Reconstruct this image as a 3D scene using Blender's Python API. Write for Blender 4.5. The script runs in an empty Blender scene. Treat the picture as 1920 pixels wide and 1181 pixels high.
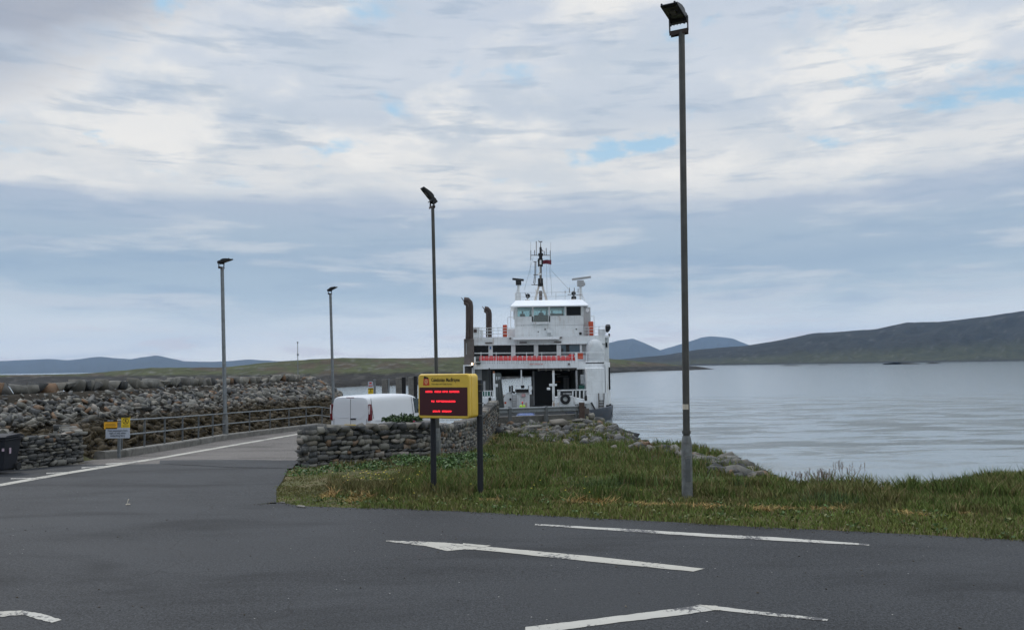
import bpy, bmesh, math, random
import numpy as np
from mathutils import Matrix, Vector

# ------------------------------------------------------------------ camera, world, sun
S = bpy.context.scene
COL = S.collection
F = 1550.0
CAMZ = 2.3
cam_d = bpy.data.cameras.new('camera')
cam = bpy.data.objects.new('camera', cam_d)
COL.objects.link(cam)
S.camera = cam
cam_d.sensor_width = 36.0
cam_d.lens = 36.0 * F / 1920.0
cam_d.clip_start = 0.1
cam_d.clip_end = 60000.0
CR = (Matrix.Rotation(math.pi / 2 + math.atan(96.0 / F), 4, 'X') @ Matrix.Rotation(math.radians(-0.8), 4, 'Z'))
cam.matrix_world = Matrix.Translation((0, 0, CAMZ)) @ CR

S.view_settings.view_transform = 'Standard'
S.view_settings.look = 'None'
S.view_settings.exposure = 0.0
S.view_settings.gamma = 1.0
S.view_settings.use_curve_mapping = False
S.cycles.use_denoising = True
S.cycles.adaptive_threshold = 0.006
S.cycles.sample_clamp_indirect = 2.5
S.cycles.max_bounces = 6
S.cycles.volume_bounces = 1
S.cycles.transparent_max_bounces = 12
S.cycles.volume_max_steps = 64
S.cycles.caustics_reflective = False
S.cycles.caustics_refractive = False

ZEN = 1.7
GAP0, GAP1 = 0.555, 0.64
SUN_EL, SUN_AZ = math.radians(48), math.radians(-50)      # azimuth from +Y towards +X


def lin(c):
    return tuple((x / 255.0 / 12.92) if x / 255.0 < 0.04045 else ((x / 255.0 + 0.055) / 1.055) ** 2.4 for x in c)


def nn(nt, typ, **kw):
    n = nt.nodes.new(typ)
    for k, v in kw.items():
        if k in ('operation', 'blend_type', 'data_type', 'sky_type', 'feature', 'noise_dimensions', 'interpolation_type', 'attribute_name', 'sun_disc', 'sun_elevation', 'sun_rotation', 'interpolation', 'distance', 'clamp'):
            setattr(n, k, v)
        else:
            n.inputs[k].default_value = v
    return n


def ramp(nt, fac, stops, interp='LINEAR'):
    r = nt.nodes.new('ShaderNodeValToRGB')
    r.color_ramp.interpolation = interp
    el = r.color_ramp.elements
    while len(el) > 1:
        el.remove(el[-1])
    el[0].position = stops[0][0]
    el[0].color = tuple(stops[0][1]) + (1,)
    for p, c in stops[1:]:
        e = el.new(p)
        e.color = tuple(c) + (1,)
    nt.links.new(fac, r.inputs[0])
    return r.outputs[0]


def math_n(nt, op, a, b=None, c=None, clamp=False):
    m = nt.nodes.new('ShaderNodeMath')
    m.operation = op
    m.use_clamp = clamp
    for i, v in enumerate((a, b, c)):
        if v is None:
            continue
        if isinstance(v, (int, float)):
            m.inputs[i].default_value = v
        else:
            nt.links.new(v, m.inputs[i])
    return m.outputs[0]


def mix_n(nt, fac, a, b, mode='MIX'):
    m = nt.nodes.new('ShaderNodeMix')
    m.data_type = 'RGBA'
    m.blend_type = mode
    m.clamp_factor = True
    for i, v in ((0, fac), (6, a), (7, b)):
        if isinstance(v, (int, float)):
            m.inputs[i].default_value = v
        elif isinstance(v, tuple):
            m.inputs[i].default_value = tuple(v) + ((1,) if len(v) == 3 else ())
        else:
            nt.links.new(v, m.inputs[i])
    return m.outputs[2]


def smooth_n(nt, v, a, b):
    m = nt.nodes.new('ShaderNodeMapRange')
    m.interpolation_type = 'SMOOTHSTEP'
    m.inputs['From Min'].default_value = a
    m.inputs['From Max'].default_value = b
    nt.links.new(v, m.inputs['Value'])
    return m.outputs[0]


def noise_n(nt, vec, scale, detail=4, rough=0.5, dist=0.0):
    n = nt.nodes.new('ShaderNodeTexNoise')
    n.inputs['Scale'].default_value = scale
    n.inputs['Detail'].default_value = detail
    n.inputs['Roughness'].default_value = rough
    n.inputs['Distortion'].default_value = dist
    if vec is not None:
        nt.links.new(vec, n.inputs['Vector'])
    return n.outputs['Fac']


def build_world():
    w = bpy.data.worlds.new('World')
    S.world = w
    w.use_nodes = True
    nt = w.node_tree
    nt.nodes.clear()
    L = nt.links
    out = nt.nodes.new('ShaderNodeOutputWorld')
    bg = nt.nodes.new('ShaderNodeBackground')
    bg.inputs['Strength'].default_value = 0.1
    sky = nn(nt, 'ShaderNodeTexSky', sky_type='NISHITA', sun_disc=False, sun_elevation=SUN_EL, sun_rotation=SUN_AZ)
    tc = nt.nodes.new('ShaderNodeTexCoord')
    sep = nt.nodes.new('ShaderNodeSeparateXYZ')
    L.new(tc.outputs['Generated'], sep.inputs[0])
    X, Y, Z = sep.outputs
    zc = math_n(nt, 'MAXIMUM', Z, 0.0)
    zp = math_n(nt, 'ADD', zc, 0.20)
    px = math_n(nt, 'DIVIDE', X, zp)
    py = math_n(nt, 'DIVIDE', Y, zp)
    cmb = nt.nodes.new('ShaderNodeCombineXYZ')
    L.new(px, cmb.inputs[0]); L.new(py, cmb.inputs[1])
    pl = cmb.outputs[0]
    # streak coordinates: long sideways, thin upwards
    cm2 = nt.nodes.new('ShaderNodeCombineXYZ')
    L.new(math_n(nt, 'MULTIPLY', X, 1.0), cm2.inputs[0])
    L.new(math_n(nt, 'MULTIPLY', Y, 1.0), cm2.inputs[1])
    L.new(math_n(nt, 'MULTIPLY', Z, 7.0), cm2.inputs[2])
    st = cm2.outputs[0]
    nA = noise_n(nt, pl, 0.50, 3, 0.5, 0.0)
    nB = noise_n(nt, st, 2.2, 4, 0.5, 0.0)
    nC = noise_n(nt, st, 8.5, 7, 0.6, 0.2)
    nD = noise_n(nt, pl, 1.9, 7, 0.56, 0.1)
    nE = noise_n(nt, pl, 3.4, 6, 0.56, 0.1)
    dz = math_n(nt, 'MULTIPLY', math_n(nt, 'SUBTRACT', nB, 0.5), 0.07)
    dz2 = math_n(nt, 'MULTIPLY', math_n(nt, 'SUBTRACT', nD, 0.5), 0.035)
    z2 = math_n(nt, 'ADD', math_n(nt, 'ADD', zc, dz), dz2)
    K = 10.0
    base = ramp(nt, z2, [(0.0, lin((238, 237, 232))), (0.03, lin((228, 231, 231))), (0.055, lin((212, 220, 225))),
                         (0.085, lin((176, 194, 208))), (0.12, lin((162, 182, 201))), (0.155, lin((172, 189, 205))), (0.188, lin((178, 191, 208))),
                         (0.202, lin((226, 227, 227))), (0.24, lin((226, 227, 227))), (0.29, lin((200, 209, 220))),
                         (0.33, lin((210, 217, 226))), (0.40, lin((200, 209, 222))), (0.50, lin((206, 210, 216))), (1.0, lin((212, 213, 215)))])
    up = smooth_n(nt, Z, 0.17, 0.23)
    lowb = math_n(nt, 'SUBTRACT', 1.0, up)
    # cream tops and grey-blue undersides of the higher cloud
    dkh = smooth_n(nt, nE, 0.44, 0.66)
    base = mix_n(nt, math_n(nt, 'MULTIPLY', math_n(nt, 'MULTIPLY', dkh, up), 0.45), base, lin((186, 199, 212)))
    br = smooth_n(nt, nD, 0.49, 0.62)
    base = mix_n(nt, math_n(nt, 'MULTIPLY', math_n(nt, 'MULTIPLY', br, up), 0.85), base, lin((242, 240, 236)))
    # light and dark layers in the lower deck
    lt = smooth_n(nt, noise_n(nt, st, 4.6, 7, 0.58, 0.2), 0.50, 0.64)
    base = mix_n(nt, math_n(nt, 'MULTIPLY', math_n(nt, 'MULTIPLY', lt, lowb), 0.75), base, lin((204, 211, 218)))
    dk = smooth_n(nt, nC, 0.50, 0.68)
    base = mix_n(nt, math_n(nt, 'MULTIPLY', math_n(nt, 'MULTIPLY', dk, smooth_n(nt, Z, 0.04, 0.08)), 0.45), base, lin((152, 174, 197)))
    # dark cloud towards the upper left
    vx = math_n(nt, 'ADD', math_n(nt, 'MULTIPLY', X, -1.0), math_n(nt, 'MULTIPLY', Z, 1.6))
    vx = math_n(nt, 'ADD', vx, math_n(nt, 'MULTIPLY', math_n(nt, 'SUBTRACT', nD, 0.5), 0.5))
    base = mix_n(nt, math_n(nt, 'MULTIPLY', smooth_n(nt, vx, 0.94, 1.08), 0.85), base, lin((160, 168, 184)))
    # pinkish low cumulus
    pk = noise_n(nt, st, 14.0, 5, 0.55, 0.3)
    lowm = math_n(nt, 'MULTIPLY', smooth_n(nt, Z, 0.0, 0.012), math_n(nt, 'SUBTRACT', 1.0, smooth_n(nt, Z, 0.03, 0.06)))
    base = mix_n(nt, math_n(nt, 'MULTIPLY', math_n(nt, 'MULTIPLY', smooth_n(nt, pk, 0.48, 0.66), lowm), 0.8), base, lin((218, 213, 214)))
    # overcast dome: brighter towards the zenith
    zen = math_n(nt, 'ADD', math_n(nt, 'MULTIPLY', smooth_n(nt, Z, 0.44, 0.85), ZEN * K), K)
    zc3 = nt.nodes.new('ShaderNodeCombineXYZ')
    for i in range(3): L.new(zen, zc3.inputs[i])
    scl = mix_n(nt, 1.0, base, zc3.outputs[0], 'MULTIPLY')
    # blue gaps show the clear sky
    gp = smooth_n(nt, noise_n(nt, pl, 2.7, 6, 0.55, 0.2), GAP0, GAP1)
    gm = math_n(nt, 'MULTIPLY', gp, smooth_n(nt, Z, 0.19, 0.25))
    gm = math_n(nt, 'MULTIPLY', gm, 0.8)
    gap = mix_n(nt, 0.75, sky.outputs[0], tuple(v * K for v in lin((165, 212, 240))))
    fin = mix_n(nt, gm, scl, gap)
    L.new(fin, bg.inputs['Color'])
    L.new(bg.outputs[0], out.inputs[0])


build_world()
sd = bpy.data.lights.new('sun', 'SUN')
sd.energy = 1.5
sd.angle = math.radians(14)
sd.color = (1.0, 0.96, 0.9)
so = bpy.data.objects.new('sun', sd)
COL.objects.link(so)
sdir = Vector((math.sin(SUN_AZ) * math.cos(SUN_EL), math.cos(SUN_AZ) * math.cos(SUN_EL), math.sin(SUN_EL)))
so.rotation_euler = sdir.to_track_quat('Z', 'Y').to_euler()
so.location = (0, 0, 60)

# ------------------------------------------------------------------ helpers
R3 = CR.to_3x3()


def ray(px, py):
    return R3 @ Vector(((px - 960) / F, (590.5 - py) / F, -1.0))


def P(px, py, d):
    r = ray(px, py)
    t = d / r.y
    return Vector((r.x * t, d, CAMZ + r.z * t))


def G(px, py, z=0.0):
    r = ray(px, py)
    t = (z - CAMZ) / r.z
    return Vector((r.x * t, r.y * t, z))


def interp(x, tab):
    return np.interp(x, [t[0] for t in tab], [t[1] for t in tab])


def sstep(x, a, b):
    t = np.clip((x - a) / (b - a), 0, 1)
    return t * t * (3 - 2 * t)


_rg = np.random.RandomState(7)
_lat = _rg.rand(256, 256)


def vnoise(x, y):
    x = np.asarray(x, float); y = np.asarray(y, float)
    xi = np.floor(x).astype(int); yi = np.floor(y).astype(int)
    fx = x - xi; fy = y - yi
    fx = fx * fx * (3 - 2 * fx); fy = fy * fy * (3 - 2 * fy)
    a = _lat[xi % 256, yi % 256]; b = _lat[(xi + 1) % 256, yi % 256]
    c = _lat[xi % 256, (yi + 1) % 256]; d = _lat[(xi + 1) % 256, (yi + 1) % 256]
    return (a * (1 - fx) + b * fx) * (1 - fy) + (c * (1 - fx) + d * fx) * fy


def fbm(x, y, o=4):
    v = 0; a = 0.5; s = 0
    for i in range(o):
        v = v + a * vnoise(x + 17.3 * i, y + 9.1 * i); s += a
        x = np.asarray(x) * 2.03; y = np.asarray(y) * 2.03; a *= 0.5
    return v / s


def tag(o, label=None, cat=None, group=None, kind=None):
    if label: o['label'] = label
    if cat: o['category'] = cat
    if group: o['group'] = group
    if kind: o['kind'] = kind
    return o


def empty(name, loc, label, cat, group=None, rz=0.0):
    o = bpy.data.objects.new(name, None)
    o.empty_display_size = 0.2
    COL.objects.link(o)
    o.location = loc
    o.rotation_euler = (0, 0, rz)
    return tag(o, label, cat, group)


class MB:
    def __init__(s):
        s.v = []; s.f = []; s.m = []; s.n = 0; s.r = []

    def add(s, vs, fs, mi=0, rnd=0.0):
        s.v.extend([tuple(v) for v in vs])
        for f in fs:
            s.f.append(tuple(i + s.n for i in f)); s.m.append(mi); s.r.append(rnd)
        s.n += len(vs)
        return s

    def box(s, c, d, mi=0, rz=0.0, M=None):
        x, y, z = d[0] / 2, d[1] / 2, d[2] / 2
        vs = [Vector((a * x, b * y, e * z)) for a in (-1, 1) for b in (-1, 1) for e in (-1, 1)]
        if M is not None:
            vs = [M @ v for v in vs]
        elif rz:
            Rz = Matrix.Rotation(rz, 3, 'Z'); vs = [Rz @ v for v in vs]
        c = Vector(c)
        s.add([v + c for v in vs], [(0, 1, 3, 2), (4, 6, 7, 5), (0, 4, 5, 1), (2, 3, 7, 6), (0, 2, 6, 4), (1, 5, 7, 3)], mi)
        return s

    def bar(s, a, b, w, h=None, mi=0):
        """square bar from a to b"""
        a = Vector(a); b = Vector(b); h = h or w
        d = (b - a).normalized()
        up = Vector((0, 0, 1)) if abs(d.z) < 0.95 else Vector((0, 1, 0))
        u = d.cross(up).normalized(); v = u.cross(d).normalized()
        vs = []
        for p in (a, b):
            for su, sv in ((-1, -1), (1, -1), (1, 1), (-1, 1)):
                vs.append(p + u * su * w / 2 + v * sv * h / 2)
        s.add(vs, [(3, 2, 1, 0), (4, 5, 6, 7), (0, 1, 5, 4), (1, 2, 6, 5), (2, 3, 7, 6), (3, 0, 4, 7)], mi)
        return s

    def tube(s, pts, r, n=10, mi=0, caps=True):
        pts = [Vector(p) for p in pts]
        rs = r if isinstance(r, (list, tuple)) else [r] * len(pts)
        vs = []
        for i, p in enumerate(pts):
            d = (pts[min(i + 1, len(pts) - 1)] - pts[max(i - 1, 0)]).normalized()
            up = Vector((0, 1, 0)) if abs(d.y) < 0.9 else Vector((1, 0, 0))
            u = d.cross(up).normalized(); w = u.cross(d).normalized()
            for k in range(n):
                a = 2 * math.pi * k / n
                vs.append(p + (u * math.cos(a) + w * math.sin(a)) * rs[i])
        fs = []
        for i in range(len(pts) - 1):
            for k in range(n):
                fs.append((i * n + k, i * n + (k + 1) % n, (i + 1) * n + (k + 1) % n, (i + 1) * n + k))
        if caps:
            fs.append(tuple(range(n - 1, -1, -1)))
            fs.append(tuple((len(pts) - 1) * n + k for k in range(n)))
        s.add(vs, fs, mi)
        return s

    def prism(s, poly, axis, a, b, mi=0):
        """poly: 2D points in the plane normal to axis; from a to b along the axis"""
        n = len(poly)
        def q(p, t):
            if axis == 'x': return (t, p[0], p[1])
            if axis == 'y': return (p[0], t, p[1])
            return (p[0], p[1], t)
        vs = [q(p, a) for p in poly] + [q(p, b) for p in poly]
        fs = [tuple(range(n)), tuple(range(2 * n - 1, n - 1, -1))]
        for i in range(n):
            j = (i + 1) % n
            fs.append((i, i + n, j + n, j))
        s.add(vs, fs, mi)
        return s

    def build(s, name, mats, parent=None, origin=(0, 0, 0), bevel=0.0, smooth=False, local=False, loc=None):
        """vertices are world coords less the origin of the thing they belong to, unless local"""
        me = bpy.data.meshes.new(name)
        o = Vector(origin)
        me.from_pydata([(v[0] - o.x, v[1] - o.y, v[2] - o.z) for v in s.v], [], s.f)
        if not isinstance(mats, (list, tuple)):
            mats = [mats]
        for m in mats:
            me.materials.append(m)
        me.polygons.foreach_set('material_index', s.m)
        if any(s.r):
            a = me.attributes.new('rnd', 'FLOAT', 'FACE')
            a.data.foreach_set('value', s.r)
        bm = bmesh.new(); bm.from_mesh(me)
        bmesh.ops.recalc_face_normals(bm, faces=bm.faces[:])
        bm.to_mesh(me); bm.free()
        if smooth:
            me.polygons.foreach_set('use_smooth', [True] * len(me.polygons))
            try:
                me.set_sharp_from_angle(angle=math.radians(40))
            except Exception:
                pass
        ob = bpy.data.objects.new(name, me)
        COL.objects.link(ob)
        if bevel:
            bv = ob.modifiers.new('bevel', 'BEVEL'); bv.width = bevel; bv.segments = 2; bv.limit_method = 'ANGLE'
        if parent is not None:
            ob.parent = parent
        if loc is not None:
            ob.location = loc
        return ob


def fast_mesh(name, V, Fc, mats, origin=None, attrs=None, cols=None, smooth=False, mi=None):
    """V (n,3) array, Fc (m,k) int array"""
    me = bpy.data.meshes.new(name)
    V = np.asarray(V, np.float32)
    ob = bpy.data.objects.new(name, me)
    if origin is not None:
        V = V - np.array(origin, np.float32); ob.location = origin
    Fc = np.asarray(Fc, np.int32)
    m, k = Fc.shape
    me.vertices.add(len(V)); me.vertices.foreach_set('co', V.ravel())
    me.loops.add(m * k); me.loops.foreach_set('vertex_index', Fc.ravel())
    me.polygons.add(m)
    me.polygons.foreach_set('loop_start', np.arange(0, m * k, k, dtype=np.int32))
    me.polygons.foreach_set('loop_total', np.full(m, k, np.int32))
    if smooth:
        me.polygons.foreach_set('use_smooth', np.ones(m, bool))
    for mt in (mats if isinstance(mats, (list, tuple)) else [mats]):
        me.materials.append(mt)
    if mi is not None:
        me.polygons.foreach_set('material_index', mi)
    me.update(calc_edges=True)
    if attrs is not None:
        a = me.attributes.new('rnd', 'FLOAT', 'FACE'); a.data.foreach_set('value', np.asarray(attrs, np.float32))
    if cols is not None:
        a = me.attributes.new('Col', 'FLOAT_COLOR', 'POINT')
        c4 = np.ones((len(V), 4), np.float32); c4[:, :3] = cols
        a.data.foreach_set('color', c4.ravel())
    COL.objects.link(ob)
    return ob


# ------------------------------------------------------------------ materials
def new_mat(name):
    m = bpy.data.materials.new(name); m.use_nodes = True
    nt = m.node_tree
    b = nt.nodes['Principled BSDF']
    return m, nt, b


def pmat(name, col, rough=0.6, metal=0.0, var=0.12, scale=6.0, bump=0.0, spec=0.5, dirt=None, dirt_amt=0.0, dirt_scale=2.0):
    m, nt, b = new_mat(name)
    tc = nt.nodes.new('ShaderNodeTexCoord')
    n = noise_n(nt, tc.outputs['Object'], scale, 5, 0.6)
    lo = tuple(c * (1 - var) for c in col); hi = tuple(min(1, c * (1 + var)) for c in col)
    c = ramp(nt, n, [(0.3, lo), (0.7, hi)])
    if dirt is not None:
        n2 = noise_n(nt, tc.outputs['Object'], dirt_scale, 6, 0.65, 0.4)
        c = mix_n(nt, math_n(nt, 'MULTIPLY', smooth_n(nt, n2, 0.48, 0.68), dirt_amt), c, dirt)
    nt.links.new(c, b.inputs['Base Color'])
    b.inputs['Roughness'].default_value = rough
    b.inputs['Metallic'].default_value = metal
    b.inputs['Specular IOR Level'].default_value = spec
    if bump:
        bp = nt.nodes.new('ShaderNodeBump'); bp.inputs['Strength'].default_value = bump; bp.inputs['Distance'].default_value = 0.02
        nt.links.new(noise_n(nt, tc.outputs['Object'], scale * 3, 5, 0.6), bp.inputs['Height'])
        nt.links.new(bp.outputs[0], b.inputs['Normal'])
    return m


def emis(name, col, st):
    m, nt, b = new_mat(name)
    b.inputs['Base Color'].default_value = tuple(col) + (1,)
    b.inputs['Emission Color'].default_value = tuple(col) + (1,)
    b.inputs['Emission Strength'].default_value = st
    return m


def rock_mat(name, weed=True, tide=0.1, bright=1.0, bump=0.6):
    m, nt, b = new_mat(name)
    at = nt.nodes.new('ShaderNodeAttribute'); at.attribute_name = 'rnd'
    ge = nt.nodes.new('ShaderNodeNewGeometry')
    k = bright
    st = [(0.0, (0.07, 0.075, 0.08)), (0.18, (0.13, 0.135, 0.14)), (0.38, (0.20, 0.20, 0.20)), (0.55, (0.26, 0.25, 0.22)),
          (0.70, (0.33, 0.33, 0.31)), (0.82, (0.42, 0.41, 0.37)), (0.90, (0.25, 0.21, 0.16)), (0.96, (0.32, 0.19, 0.11)), (1.0, (0.5, 0.49, 0.46))]
    c = ramp(nt, at.outputs['Fac'], [(p, (q[0] * k * 1.01, q[1] * k, q[2] * k * .96)) for p, q in st])
    n1 = noise_n(nt, ge.outputs['Position'], 3.5, 6, 0.65, 0.3)
    n2 = noise_n(nt, ge.outputs['Position'], 14.0, 5, 0.65)
    c = mix_n(nt, math_n(nt, 'MULTIPLY', smooth_n(nt, n1, 0.35, 0.7), 0.28), c, (0.09 * k, 0.09 * k, 0.085 * k))
    c = mix_n(nt, math_n(nt, 'MULTIPLY', smooth_n(nt, n2, 0.55, 0.7), 0.5), c, (0.42 * k, 0.42 * k, 0.38 * k))
    if weed:
        sp = nt.nodes.new('ShaderNodeSeparateXYZ'); nt.links.new(ge.outputs['Position'], sp.inputs[0])
        zz = math_n(nt, 'ADD', sp.outputs[2], math_n(nt, 'MULTIPLY', math_n(nt, 'SUBTRACT', n1, 0.5), 1.1))
        wc = ramp(nt, n2, [(0.3, (0.018, 0.016, 0.010)), (0.5, (0.04, 0.03, 0.015)), (0.7, (0.075, 0.055, 0.022))])
        c = mix_n(nt, math_n(nt, 'SUBTRACT', 1.0, smooth_n(nt, zz, tide - 0.35, tide + 0.25)), c, wc)
    nt.links.new(c, b.inputs['Base Color'])
    b.inputs['Roughness'].default_value = 0.85
    b.inputs['Specular IOR Level'].default_value = 0.3
    bp = nt.nodes.new('ShaderNodeBump'); bp.inputs['Strength'].default_value = bump; bp.inputs['Distance'].default_value = 0.03
    nt.links.new(n2, bp.inputs['Height']); nt.links.new(bp.outputs[0], b.inputs['Normal'])
    return m


def asphalt_mat(name, dark, light, warm=0.0, rough=0.75, patch=True):
    m, nt, b = new_mat(name)
    ge = nt.nodes.new('ShaderNodeNewGeometry'); p = ge.outputs['Position']
    n1 = noise_n(nt, p, 0.25, 5, 0.55, 0.6)
    c = ramp(nt, n1, [(0.32, tuple(v * .75 for v in dark)), (0.5, tuple((a + b_) / 2 for a, b_ in zip(dark, light))), (0.68, tuple(v * 1.35 for v in light))])
    # aggregate grain
    n2 = noise_n(nt, p, 48, 4, 0.8)
    g1 = noise_n(nt, p, 20, 5, 0.85)
    c = mix_n(nt, math_n(nt, 'MULTIPLY', smooth_n(nt, g1, 0.45, 0.57), 0.60), c, tuple(v * 2.3 for v in light))
    c = mix_n(nt, math_n(nt, 'MULTIPLY', smooth_n(nt, n2, 0.51, 0.58), 0.60), c, tuple(v * 4.2 for v in light))
    c = mix_n(nt, math_n(nt, 'MULTIPLY', math_n(nt, 'SUBTRACT', 1.0, smooth_n(nt, noise_n(nt, p, 38, 3, 0.7), 0.34, 0.46)), 0.5), c, tuple(v * 0.4 for v in dark))
    # pale chips
    v = nt.nodes.new('ShaderNodeTexVoronoi'); v.inputs['Scale'].default_value = 7.0
    nt.links.new(p, v.inputs['Vector'])
    chip = math_n(nt, 'LESS_THAN', v.outputs['Distance'], 0.055)
    sel = math_n(nt, 'GREATER_THAN', nt.nodes.new('ShaderNodeTexWhiteNoise').outputs[0], 2.0)
    spc = nt.nodes.new('ShaderNodeSeparateColor'); nt.links.new(v.outputs['Color'], spc.inputs[0])
    chip = math_n(nt, 'MULTIPLY', chip, math_n(nt, 'GREATER_THAN', spc.outputs[0], 0.72))
    c = mix_n(nt, chip, c, (0.35, 0.35, 0.33))
    # tyre tracks and worn bands running across
    mp = nt.nodes.new('ShaderNodeMapping'); mp.inputs['Scale'].default_value = (0.20, 0.55, 0.5); mp.inputs['Rotation'].default_value = (0, 0, 0.07)
    nt.links.new(p, mp.inputs[0])
    n3 = noise_n(nt, mp.outputs[0], 1.2, 6, 0.6, 0.5)
    c = mix_n(nt, math_n(nt, 'MULTIPLY', smooth_n(nt, n3, 0.50, 0.66), 0.42), c, tuple(v * 0.62 for v in dark))
    c = mix_n(nt, math_n(nt, 'MULTIPLY', math_n(nt, 'SUBTRACT', 1.0, smooth_n(nt, n3, 0.34, 0.47)), 0.45), c, tuple(v * 1.35 for v in light))
    # fine cracks
    v2 = nt.nodes.new('ShaderNodeTexVoronoi'); v2.feature = 'DISTANCE_TO_EDGE'; v2.inputs['Scale'].default_value = 0.16
    wv = nt.nodes.new('ShaderNodeVectorMath'); wv.operation = 'ADD'
    nz = nt.nodes.new('ShaderNodeTexNoise'); nz.inputs['Scale'].default_value = 0.9; nz.inputs['Detail'].default_value = 6
    nt.links.new(p, nz.inputs['Vector']); nt.links.new(p, wv.inputs[0]); nt.links.new(nz.outputs['Color'], wv.inputs[1])
    nt.links.new(wv.outputs[0], v2.inputs['Vector'])
    ck = math_n(nt, 'LESS_THAN', v2.outputs['Distance'], 0.0016)
    ck = math_n(nt, 'MULTIPLY', ck, smooth_n(nt, n1, 0.5, 0.56))
    c = mix_n(nt, math_n(nt, 'MULTIPLY', ck, 0.7), c, (0.015, 0.015, 0.015))
    nt.links.new(c, b.inputs['Base Color'])
    rr = nt.nodes.new('ShaderNodeMapRange'); rr.inputs['To Min'].default_value = rough - 0.16; rr.inputs['To Max'].default_value = rough + 0.12
    nt.links.new(n3, rr.inputs['Value']); nt.links.new(rr.outputs[0], b.inputs['Roughness'])
    b.inputs['Specular IOR Level'].default_value = 0.25
    bp = nt.nodes.new('ShaderNodeBump'); bp.inputs['Strength'].default_value = 0.6; bp.inputs['Distance'].default_value = 0.008
    nt.links.new(n2, bp.inputs['Height']); nt.links.new(bp.outputs[0], b.inputs['Normal'])
    return m


def paint_mat(name, col, wear=0.45):
    m, nt, b = new_mat(name)
    ge = nt.nodes.new('ShaderNodeNewGeometry'); p = ge.outputs['Position']
    n1 = noise_n(nt, p, 18, 6, 0.75, 0.2)
    n2 = noise_n(nt, p, 1.4, 3, 0.5)
    f = smooth_n(nt, math_n(nt, 'ADD', n1, math_n(nt, 'MULTIPLY', math_n(nt, 'SUBTRACT', n2, 0.5), wear)), 0.55, 0.62)
    base = ramp(nt, noise_n(nt, p, 4, 4, 0.6), [(0.3, tuple(v * 0.86 for v in col)), (0.7, col)])
    c = mix_n(nt, f, base, (0.07, 0.07, 0.072))
    nt.links.new(c, b.inputs['Base Color'])
    b.inputs['Roughness'].default_value = 0.7
    return m


def glass_mat(name, tint=(0.50, 0.66, 0.66), fac=0.12):
    m = bpy.data.materials.new(name); m.use_nodes = True
    nt = m.node_tree; nt.nodes.clear()
    o = nt.nodes.new('ShaderNodeOutputMaterial')
    t = nt.nodes.new('ShaderNodeBsdfTransparent'); t.inputs[0].default_value = tuple(tint) + (1,)
    g = nt.nodes.new('ShaderNodeBsdfGlossy'); g.inputs['Roughness'].default_value = 0.04
    x = nt.nodes.new('ShaderNodeMixShader'); x.inputs[0].default_value = fac
    nt.links.new(t.outputs[0], x.inputs[1]); nt.links.new(g.outputs[0], x.inputs[2]); nt.links.new(x.outputs[0], o.inputs[0])
    return m


def vcol_mat(name, rough=0.9, var=0.25, scale=8.0, bump=0.0, trans=0.0, spec=0.2, nscale2=None):
    m, nt, b = new_mat(name)
    at = nt.nodes.new('ShaderNodeAttribute'); at.attribute_name = 'Col'
    ge = nt.nodes.new('ShaderNodeNewGeometry'); p = ge.outputs['Position']
    n = noise_n(nt, p, scale, 6, 0.65)
    k = nt.nodes.new('ShaderNodeMapRange'); k.inputs['From Min'].default_value = 0.3; k.inputs['From Max'].default_value = 0.7
    k.inputs['To Min'].default_value = 1 - var; k.inputs['To Max'].default_value = 1 + var
    nt.links.new(n, k.inputs['Value'])
    vm = nt.nodes.new('ShaderNodeVectorMath'); vm.operation = 'SCALE'
    nt.links.new(at.outputs['Color'], vm.inputs[0]); nt.links.new(k.outputs[0], vm.inputs['Scale'])
    nt.links.new(vm.outputs[0], b.inputs['Base Color'])
    b.inputs['Roughness'].default_value = rough
    b.inputs['Specular IOR Level'].default_value = spec
    if bump:
        bp = nt.nodes.new('ShaderNodeBump'); bp.inputs['Strength'].default_value = 1.0; bp.inputs['Distance'].default_value = bump
        nt.links.new(n, bp.inputs['Height']); nt.links.new(bp.outputs[0], b.inputs['Normal'])
    return m


M = {}
M['asphalt'] = asphalt_mat('asphalt', (0.0115, 0.0122, 0.0132), (0.021, 0.0225, 0.0242))
M['slip'] = asphalt_mat('slip_concrete', (0.045, 0.041, 0.037), (0.078, 0.072, 0.066), rough=0.8)
M['paint'] = paint_mat('road_paint', (0.43, 0.415, 0.36), 0.6)
M['paint_worn'] = paint_mat('road_paint_worn', (0.44, 0.43, 0.385), 1.1)
M['rock'] = rock_mat('rock', True, 0.15, .58)
M['rock_shore'] = rock_mat('rock_shore', True, -1.9, .50)
M['stone'] = rock_mat('wall_stone', False, bright=0.55)
M['gap'] = pmat('dark_gap', (0.022, 0.022, 0.02), 0.95)
M['concrete'] = pmat('concrete', (0.17, 0.165, 0.15), 0.9, var=0.25, scale=5, bump=0.4, dirt=(0.06, 0.06, 0.05), dirt_amt=0.7)
M['galv'] = pmat('galvanised', (0.22, 0.24, 0.25), 0.5, 0.6, var=0.2, scale=9, dirt=(0.12, 0.12, 0.115), dirt_amt=0.5)
M['galv_dull'] = pmat('weathered_steel_post', (0.115, 0.125, 0.13), 0.6, 0.3, var=0.25, scale=7, dirt=(0.07, 0.07, 0.065), dirt_amt=0.6, dirt_scale=5)
M['pole_brown'] = pmat('lamp_pole_paint', (0.075, 0.075, 0.068), 0.5, 0.25, var=0.2, scale=5, dirt=(0.045, 0.045, 0.04), dirt_amt=0.5)
M['pole_base'] = pmat('lamp_base_steel', (0.17, 0.18, 0.18), 0.55, 0.35, var=0.3, scale=8, dirt=(0.09, 0.085, 0.075), dirt_amt=0.7, dirt_scale=5)
M['black'] = pmat('black_metal', (0.012, 0.013, 0.015), 0.45, 0.2)
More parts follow.
